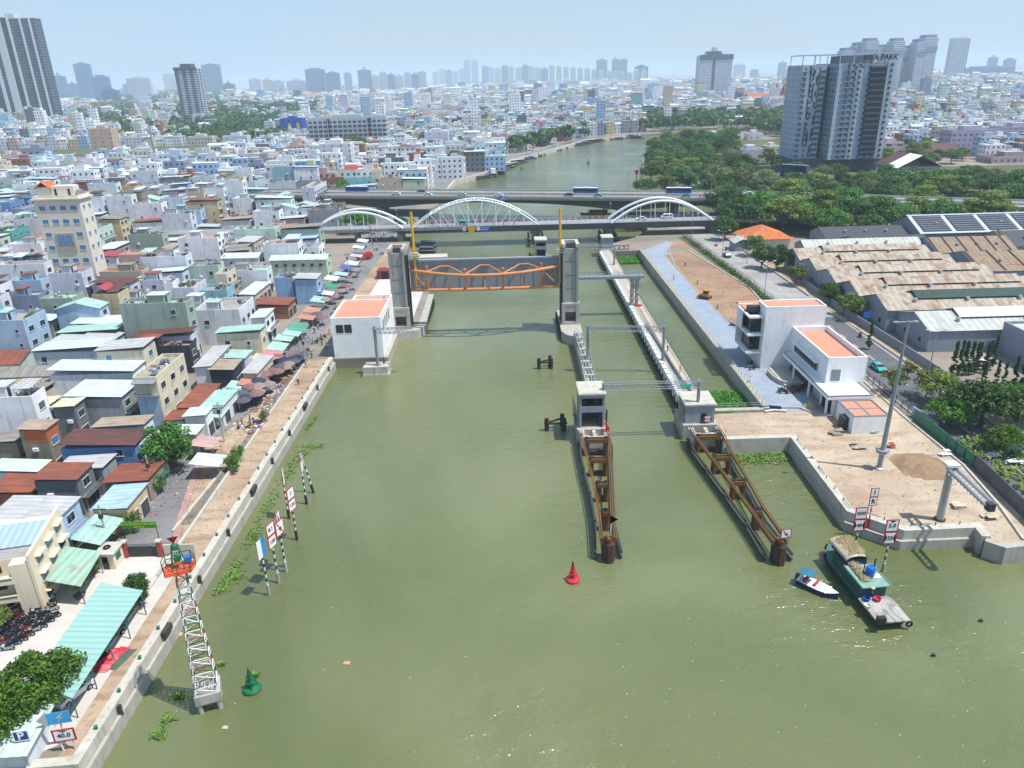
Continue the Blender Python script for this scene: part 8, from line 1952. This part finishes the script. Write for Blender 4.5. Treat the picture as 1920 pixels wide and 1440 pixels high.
canopy_roof('mint green canopy before the white window house',[(-62.0,88.4),(-57.5,87.6),(-57.3,94.3),(-61.8,95)],(3.6,3.0,3.0,3.6),2.9,roofm('m','x'),[(-57.8,88.2),(-57.7,93.8)])
t = thing('guard_house','small cream guard house with a tyre on its flat roof','guard house',(-56.4,87.3,G)); MB().box(-1.1,-1.2,0,1.1,1.3,2.5).build('wall',CRM,t); MB().box(-1.4,-1.5,2.5,1.4,1.6,2.65).build('roof',CONCL,t); MB().box(-.5,-1.24,0,.3,-1.2,2.0).build('door',GLASS,t); MB().box(1.1,-.6,1,1.14,.7,1.9).build('window',GT,t)
tag(put(tym,'tyre',None,(-56.6,87.4,G + 2.78),(math.pi / 2,0,0)),'black tyre lying on the guard house roof','tyre')
t = thing('gate','dark steel compound gate with red posts below the green name board','gate',(-2.4,88.9,G)); MB().box(-52.3,-.05,.1,-48.2,.05,1.6).build('gate_leaf',STEELD,t)
mb = MB(); [mb.tube((-52.3 + i * .2,0,1.6),(-52.3 + i * .2,0,2.1),.025,4) for i in range(21)]; mb.tube((-52.3,0,2.1),(-48.2,0,2.1),.03,4); mb.build('gate_railing',STEELD,t)
for x in (-52.7,-47.8): m_ = MB(); m_.box(x - .3,-.3,0,x + .3,.3,2.5); m_.build('post',M('post_brickred','a34a42','wall',.8,.1,.2),t); m_ = MB(); m_.box(x - .4,-.4,2.5,x + .4,.4,2.7); m_.build('post_cap',CONCL,t)
m_ = MB(); m_.box(-47.3,-.1,0,-43.0,.1,1.9); m_.build('side_wall',CONCL,t)
t = thing('gate_sign','long green name board with yellow lettering over the compound gate','sign',(-3.1,90.8,G)); MB().box(-52.9,0,3.5,-47.9,.15,4.5).build('panel',M('sign_leafgreen','2c8f2e'),t)
text('CANG VU DUONG THUY NOI DIA',.42,M('sign_yellow','c9c02a'),t,(-50.4,-.03,4.15)); text('KHU VUC II',.3,M('sign_yellow','c9c02a'),t,(-50.4,-.03,3.7)); [MB().tube((x,.1,0),(x,.1,3.5),.06,5).build('post',STEELD,t) for x in (-52.8,-48.0)]
t = thing('hut','small sheet roofed hut in the bottom corner behind the parking sign','hut',(-50.3,55.9,G),.05); MB().box(-2.6,-2.4,0,2.2,2.3,2.4).build('wall',wallm('white2'),t); mb = MB(); mb.slab([(-3.2,-3,2.5),(2.7,-3,2.5),(2.7,2.8,3.2),(-3.2,2.8,3.2)],.08); mb.build('roof',roofm('pm','x'),t)
t = thing('shop_awning','dark green awning with pale lettering beside the dense dark green tree','awning',(*P(300,893,G + 2),G)); mb = MB(); mb.slab([(-1.6,-1.2,3.0),(1.2,-1.2,2.4),(1.2,1.2,2.4),(-1.6,1.2,3.0)],.06); mb.build('canopy',M('awning_darkgreen','1d5a3c'),t); [MB().tube((1.0,y,0),(1.0,y,2.4),.05,4).build('pole',GALV,t) for y in (-1,1)]
# -- RIGHT BANK: FENCES,EXCAVATOR,ODDS AND ENDS
FG = M('fence_green','2f6f58','sheet',.7,.08,.15,'2a5a48',.4,per=2.5,ax='y'); FM = M('fence_grey_sheet','5d6064','sheet',.8,.15,.5,'4b3f3a',.4,per=2.0,ax='y')
t = thing('fence','tall dark green sheet fence running along the sandy yard','fence'); mb = MB(); mb.prism([(74.9,126),(75.05,126),(75.5,107.4),(75.35,107.4)],G,G + 2.3); mb.build('sheet',FG,t); mb = MB(); [mb.box(75.05 + .02 * i,125.6 - i * 2.6,G,75.2 + .02 * i,125.75 - i * 2.6,G + 2.4) for i in range(8)]; mb.build('post',STEELD,t)
t = thing('fence','grey weathered sheet fence continuing from the green one','fence'); mb = MB(); mb.prism([(75.35,107.3),(75.5,107.3),(73.8,88.0),(73.65,88.0)],G,G + 2.6); mb.build('sheet',FM,t)
t = thing('kerb_wall','low pale concrete kerb winding inside the yard fence','kerb'); mb = wall_run([(74.2,146),(73.9,128),(74.3,108),(72.6,96),(70.5,87)],'','','',.35,G,G + .3); mb.build('curb',CONCL,t)
t = thing('fence','dark see through steel fence between the operation building and the road','fence'); FD = M('fence_dark','4c5052'); mb = MB(); [mb.box(75.3,126.5 + i * 2.4,G,75.42,126.62 + i * 2.4,G + 1.9) for i in range(12)]; mb.build('post',FD,t); mb = MB(); [mb.tube((75.36,126.5,G + z),(75.36,153,G + z),.035,4) for z in (.4,1.8)]; [mb.tube((75.36,126.6 + i * .3,G + .2),(75.36,126.6 + i * .3,G + 1.8),.02,3,caps=False) for i in range(88)]; mb.build('mesh_panel',FD,t)
t = thing('fence','grey see through fence along the verge of the red earth field','fence'); mb = MB(); A = Vector((75.3,154,G)); B = Vector((75.0,222,G)); Cc = Vector((71.6,300,G))
for a,b in ((A,B),(B,Cc)):
 k = int((b - a).length / 2.4)
 for i in range(k): p_ = a.lerp(b,i / k); mb.tube(p_,p_ + Vector((0,0,1.8)),.05,4)
 for z in (.3,1.0,1.75): mb.tube(a + Vector((0,0,z)),b + Vector((0,0,z)),.04,4)
 for i in range(k * 3): p_ = a.lerp(b,i / k / 3); mb.tube(p_,p_ + Vector((0,0,1.7)),.025,3,caps=False)
mb.build('mesh_panel',FD,t)
t = thing('hoarding','white sheet hoarding with blue rails behind the bright green trees','hoarding'); HW = M('hoarding_white','b9c3cc','sheet',.7,.06,.2,'7f8b94',per=2,ax='x')
mb = MB(); mb.prism([(75.6,128),(76.2,120.5),(76.35,120.5),(75.75,128)],G,G + 2.0); mb.prism([(84,112.5),(104,109.5),(104,109.65),(84,112.65)],G,G + 2.2); mb.build('sheet',HW,t); mb = MB(); [mb.tube((84,112.4,G + z),(104,109.4,G + z),.06,4) for z in (.6,1.6)]; mb.build('rail',BLUE,t)
t = thing('wall','grey roadside boundary wall in front of the warehouses with graffiti','wall'); mb = wall_run([(91.3,128),(90.8,160),(89.6,190),(90.5,226)],'','','',.25,G,G + 2.0,mat=WWG); mb.build('body',M('boundary_wall','83888e','wall',.9,.12,.5,'55585c',.5),t)
text('SPB',2.0,M('graffiti_white','d0d0ce'),t,(90.9,150.5,G + 1.0),(math.pi / 2,0,-math.pi / 2),ext=.02)
t = thing('fence','dark green mesh screen at the corner of the rusty warehouses','fence'); MB().prism([(90.5,238),(95.5,232),(95.7,232.2),(90.7,238.2)],G,G + 6.0).build('screen',M('screen_green','1f3530'),t)
t = thing('road_sign','blue road sign by the lone columnar tree','sign',(*P(1622,618),G)); MB().tube((0,0,0),(0,0,4),.07,5).build('post',GALV,t); MB().box(-1,-.1,3.2,1,-.03,4.7).build('panel',BLUE,t)
t = thing('road_sign','small blue sign with orange barrier at the bridge end of the road','sign',(*P(1342,462),G)); MB().tube((0,0,0),(0,0,3),.07,5).build('post',GALV,t); MB().box(-.5,-.1,2.2,.5,-.03,3.3).build('panel',BLUE,t); MB().box(-.6,-.3,0,.6,-.1,1.0).build('barrier',M('barrier_orange','d2502c'),t)
t = thing('bulldozer','small yellow bulldozer parked on the red earth field','bulldozer',(*P(1322,560),G + .01),.9); YB = M('digger_yellow','c08a22',rough=.6)
for s in (-1,1):
 mb = MB(); mb.prism([(s * .95 - .25,-1.5),(s * .95 + .25,-1.5),(s * .95 + .25,1.5),(s * .95 - .25,1.5)],0,.8,bot=True); mb.build('track',STEELD,t)
MB().box(-.7,-1.3,.6,.7,1.6,1.5).build('body',YB,t); MB().box(-.65,-.9,1.5,.65,.5,2.5).build('cab',GLASS,t); MB().box(-.75,-1,2.5,.75,.6,2.62).build('cab_roof',YB,t); MB().box(-1.5,1.8,.1,1.5,2.0,1.1).build('blade',YB,t)
t = thing('edging','white concrete edging line bent around the red earth field','kerb'); ed = wall_run([(66.4,275),(73.2,222),(71.9,203),(71.6,196),(69.5,188)],'','','',.35,G,G + .25); ed.build('curb',CONCL,t);
t = thing('edging','white edging line between the blue gravel and the canal end','kerb'); wall_run([(57.5,176),(56.9,214),(57,250),(59.2,271),(61.5,285)],'','','',.2,G,G + .12).build('curb',CONCL,t)
o = MB(); o.lathe([(.9,0),(.75,.35),(.1,.9)],n=11); tag(o.build('sand_pile',SAND,None,(*P(1405,625),G)),'pale sand pile with debris at the corner of the earth field','sand pile')
mb = MB()
for j in range(12):
 for k in range(12):
  u,v = (j / 11 - .5) * 2,(k / 11 - .5) * 2; q = max(0,1 - u * u - v * v); mb.v.append((67.5 + u * 4.2,108.5 + v * 4.6,G + .012 + q * 1.1 + (rr.uniform(-.06,.06) if q else 0)))
for j in range(11):
 for k in range(11):
  q = j * 12 + k
  if max(mb.v[i_][2] for i_ in (q,q + 12,q + 13,q + 1)) > G + .1: mb.f.append((q,q + 12,q + 13,q + 1)); mb.m.append(0)
tag(mb.build('sand_pile',M('sand_dark','93795e','ground',.95,.2,.5,'7a6249',.8,bump=.1)),'broad darker brown sand mound beside the green fence','sand pile')
o = MB(); o.lathe([(1.6,0),(1.3,.35),(.3,.9)],n=12); tag(o.build('sand_pile',SAND,None,(58.6,133.6,G)),'sand pile beside the entrance of the operation building','sand pile')
for i,(px,py,r0,c,lab) in enumerate(((1442,766,.3,'1a1b1d','black hose bundle lying by the canal footbridge'),(1452,772,.2,'c9ccd0','white sheeting roll lying by the canal footbridge'))):
 x,y = P(px,py); mb = MB(); mb.path([(x - 2,y - .3,G + .3),(x,y + .2,G + .3),(x + 2.2,y - .4,G + .3)],r0,7); tag(mb.build('roll',M('roll' + c,c)),lab,'roll')
x,y = P(1425,775); t = thing('kerb_wall','thin concrete kerb crossing the sand before the operation building','kerb'); wall_run([(50.2,133.1),(56,132.6),(58.5,129.2),(61.1,128.3)],'','','',.3,G,G + .3).build('curb',CONC,t)
for i,(px,py,s_,c,lab) in enumerate(((1568,815,1.5,'8d8373','grey cement sack pile beside the low white block'),(1610,838,1.3,'a39a88','flat boards lying on the sand before the low white block'),(1638,812,.9,'9fc0b4','pale green sheet lying near the mast foot'),(1670,838,.8,'8f4a35','rusty metal scraps near the mast foot'),(1772,852,1.2,'cfd2d4','crumpled white sheeting behind the grey fence'),(1862,855,1.6,'d2d6da','crumpled white metal sheet in the scrub lot'),(1905,870,1.6,'d2d6da','second crumpled white metal sheet in the scrub lot'),(1812,862,.9,'c8cac8','small white slab in the scrub lot'),(1800,950,1.2,'c2b39c','broken concrete slab on the sand by the quay corner'),(1860,968,1.5,'b7a88e','long broken slab near the quay end'),(1372,610,1.0,'2f4f8f','blue barrels and sacks at the corner of the earth field'),(1415,652,1.4,'8a6a4a','stack of tan bricks by the canal side of the building'))):
 x,y = P(px,py); mb = MB(); rr = random.Random(i)
 for k in range(5): a = rr.uniform(-.6,.6) * s_; b = rr.uniform(-.6,.6) * s_; z = .05 + .12 * k; mb.slab([(x + a - s_ * .6,y + b - s_ * .4,G + z + rr.uniform(0,.15)),(x + a + s_ * .6,y + b - s_ * .3,G + z),(x + a + s_ * .5,y + b + s_ * .4,G + z + rr.uniform(0,.2)),(x + a - s_ * .5,y + b + s_ * .3,G + z)],.05)
 tag(mb.build('debris_heap',M('debris' + c,c,'plain',.85,.2)),lab,'debris')
def bits(name,fn,n,cols_,lo,hi):
 mb = MB()
 for _ in range(n):
  q = fn()
  if not q: continue
  s_ = rw.uniform(lo,hi); x,y = q; h_ = s_ * rw.uniform(.3,.9); mb.prism([(x - s_,y - s_ * rw.random()),(x + s_ * rw.random(),y - s_),(x + s_,y + s_ * .6),(x - s_ * .6,y + s_)],G + .01,G + .01 + h_,rw.randrange(len(cols_)))
 tag(mb.build(name,cols_),kind='stuff')
BC = [M('bit_grey','8b867c'),M('bit_brown','6e5a48'),M('bit_white','cfccc4'),M('bit_red','9a5a48'),M('bit_blue','4f6f94')]
bits('yard_debris',lambda: (lambda x,y: (x,y) if x > 50.8 or y > 121.5 else None)(rw.uniform(39,73),rw.uniform(92,130)),420,BC[:3],.03,.12)
bits('promenade_debris',lambda: (rw.uniform(-54,-44.6),rw.uniform(90,166)),420,BC[:4],.03,.11)
bits('field_debris',lambda: (rw.uniform(57,72),rw.uniform(184,268)),420,BC[:2],.05,.17)
bits('street_litter',lambda: (lambda y: (rw.uniform(-59,-50),y))(rw.uniform(100,330)),1300,BC,.04,.2)
bits('market_litter',lambda: (rw.uniform(-53.5,-48.9),rw.uniform(138,175)),1000,BC,.06,.24)
mb = MB(); rr = random.Random(31)
for i in range(160):
 if rr.random() < .45: px,py = rr.uniform(200,1900),rr.uniform(850,1440)
 else: px,py = rr.uniform(1150,1920),rr.uniform(1080,1440)
 x,y = P0(px,py)
 if x < -41 or (32 < x and y > 85) or (11.5 < x < 18 and y > 86): continue
 s_ = rr.uniform(.02,.07); a = rr.random() * 3; mb.face([(x - s_,y - s_ * .5,.04),(x + s_,y - s_ * .6,.04),(x + s_ * .8,y + s_ * .6,.05),(x - s_ * .6,y + s_ * .5,.05)])
tag(mb.build('foam_specks',M('foam','d8dad2',rough=.5)),kind='stuff')
for px,py,c,s_,lab in ((650,1244,'c98a6a',.45,'orange scrap floating in mid river'),(335,1190,'c99a90',.5,'pale pink sheet floating by the quay wall'),(1838,1165,'22324a',.25,'dark blue drum floating in open water'),(1749,1230,'22324a',.25,'second dark blue drum floating in open water'),(422,1365,'a8a89c',.35,'grey board floating below the green buoy')):
 x,y = P0(px,py); mb = MB(); mb.prism([(x - s_,y - s_ * .5),(x + s_ * .8,y - s_ * .7),(x + s_,y + s_ * .4),(x - s_ * .5,y + s_ * .7)],.0,.12 if s_ > .3 else .3); tag(mb.build('floating_scrap',M('scrap' + c,c)),lab,'litter')
t = thing('container','small dark red shipping container behind the gate tower','container',(*P(722,520),G + .01)); MB().box(-2.2,-2.6,0,2.2,2.6,2.8).build('body',M('container_red','7d3038','sheet',.7,.08,.3,'5c2a2a',per=.5),t); MB().box(-.6,-2.64,0,1.6,-2.6,2.5).build('door',SIGNB,t)
for i,(px,py) in enumerate(((1060,478),(1035,475))): pass
for px,py,lab in ((1193,345,'red marker post far up river by the wooded bank, taller one'),(1203,345,'red marker post far up river by the wooded bank, shorter one'),(1166,405,'red triangle mark beyond the arch bridge'),(1132,405,'dark triangle mark beyond the arch bridge')):
 x,y = P0(px,py); t = thing('channel_marker',lab,'channel marker',(x,y,0)); MB().tube((0,0,-1),(0,0,8),.35,6).build('post',RW[1] if 'red' in lab else SIGNB,t); MB().box(-1,-.1,6,1,.1,8.4).build('panel',RW[1] if 'red' in lab else SIGNB,t)
rh = random.Random(14); pts = []
for i in range(46):
 v = i / 45; px = 905 + v * 290; py = 334 - 78 * (1 - (1 - v) ** 1.9) + 1.5
 x,y = P0(px,py + rh.uniform(-1,3)); pts.append((x,y,v))
cols = [('23292f','3c4650'),('3a2f2b','8a8f94'),('24405c','2f6fa8'),('2c3338','6f7880'),('4a3b34','9a5a48'),('20303a','b5b9bb')]
bp_ = []
for k,(hc,rc) in enumerate(cols):
 bp_.append(Proto(barge2(0,-9999,14,4,0,'x',hc,rc)))
NMB = ['charcoal roofed','pale grey roofed','blue roofed','slate roofed','rusty roofed','off white roofed']; cb_ = {}
for x,y,v in pts:
 k = rh.randrange(6); j = cb_.get(k,0); cb_[k] = j + 1
 bp_[k].put((x,y,0),-.75 - v * .6 + rh.uniform(-.15,.15),f'{ORD[j]} {NMB[k]} barge moored along the far bend, counted from the viaduct','barges moored along the river bend',rh.uniform(.8,1.25))
t = thing('quay_wall','pale quay edge of the river road beyond the viaduct','quay wall'); wall_run([(-36.5,432),(-33.6,494),(-15.6,532),(5.4,616),(33.4,675),(82.4,793),(145,844)],'','','',1.4,-2,3.0).build('coping',CONCL,t)
sheet('river_road',[(-35.5,432),(-34,494),(-17,532),(3.5,616),(31,675),(80,793),(72,797),(22,680),(-6,620),(-27,540),(-46,494),(-46,432)],ASPH,3)
tag(bpy.data.objects['kerb'] if 'kerb' in bpy.data.objects else None,kind='structure') if 'kerb' in bpy.data.objects else None
for o in bpy.data.objects:
 l_ = o.get('label')
 if l_ and len(l_.split()) > 16:
  for a,b in ((' terrace of',' of'),(', counted up the street from the mint awnings',' up the street'),('counted from the viaduct','beyond the viaduct'),(' and conical hat',', conical hat'),('market stalls by the umbrellas','market umbrellas'),('bright market goods on the sand','goods on the sand'),(' four storey',' tall'),(' five storey',' taller'),(', counted away from the viewer',', counting away'),(' the broad',' broad'),('on the river side of','riverward of'),('single storey','low'),(' with roof garden',''),('topped ',''),('wall house','wall'),(' sheet roof',' roof'),('flat roof terrace','roof terrace')):
   if len(l_.split()) > 16: l_ = l_.replace(a,b)
  o['label'] = l_
# -- HAZE
if HAZE:
 hm_ = bpy.data.materials.new('haze_air'); hm_.use_nodes = True; n = hm_.node_tree.nodes; l = hm_.node_tree.links
 n.remove(n['Principled BSDF']); pv = n.new('ShaderNodeVolumePrincipled'); pv.inputs['Color'].default_value = (.70,.87,1.0,1); pv.inputs['Density'].default_value = HAZE; pv.inputs['Anisotropy'].default_value = 0
 l.new(pv.outputs[0],n['Material Output'].inputs['Volume'])
 HTOP = max(b[3] for b in bigs) + G + 22; mb = MB(); mb.box(-14500,-500,-4,14500,22500,HTOP); tag(mb.build('haze',hm_),kind='stuff')
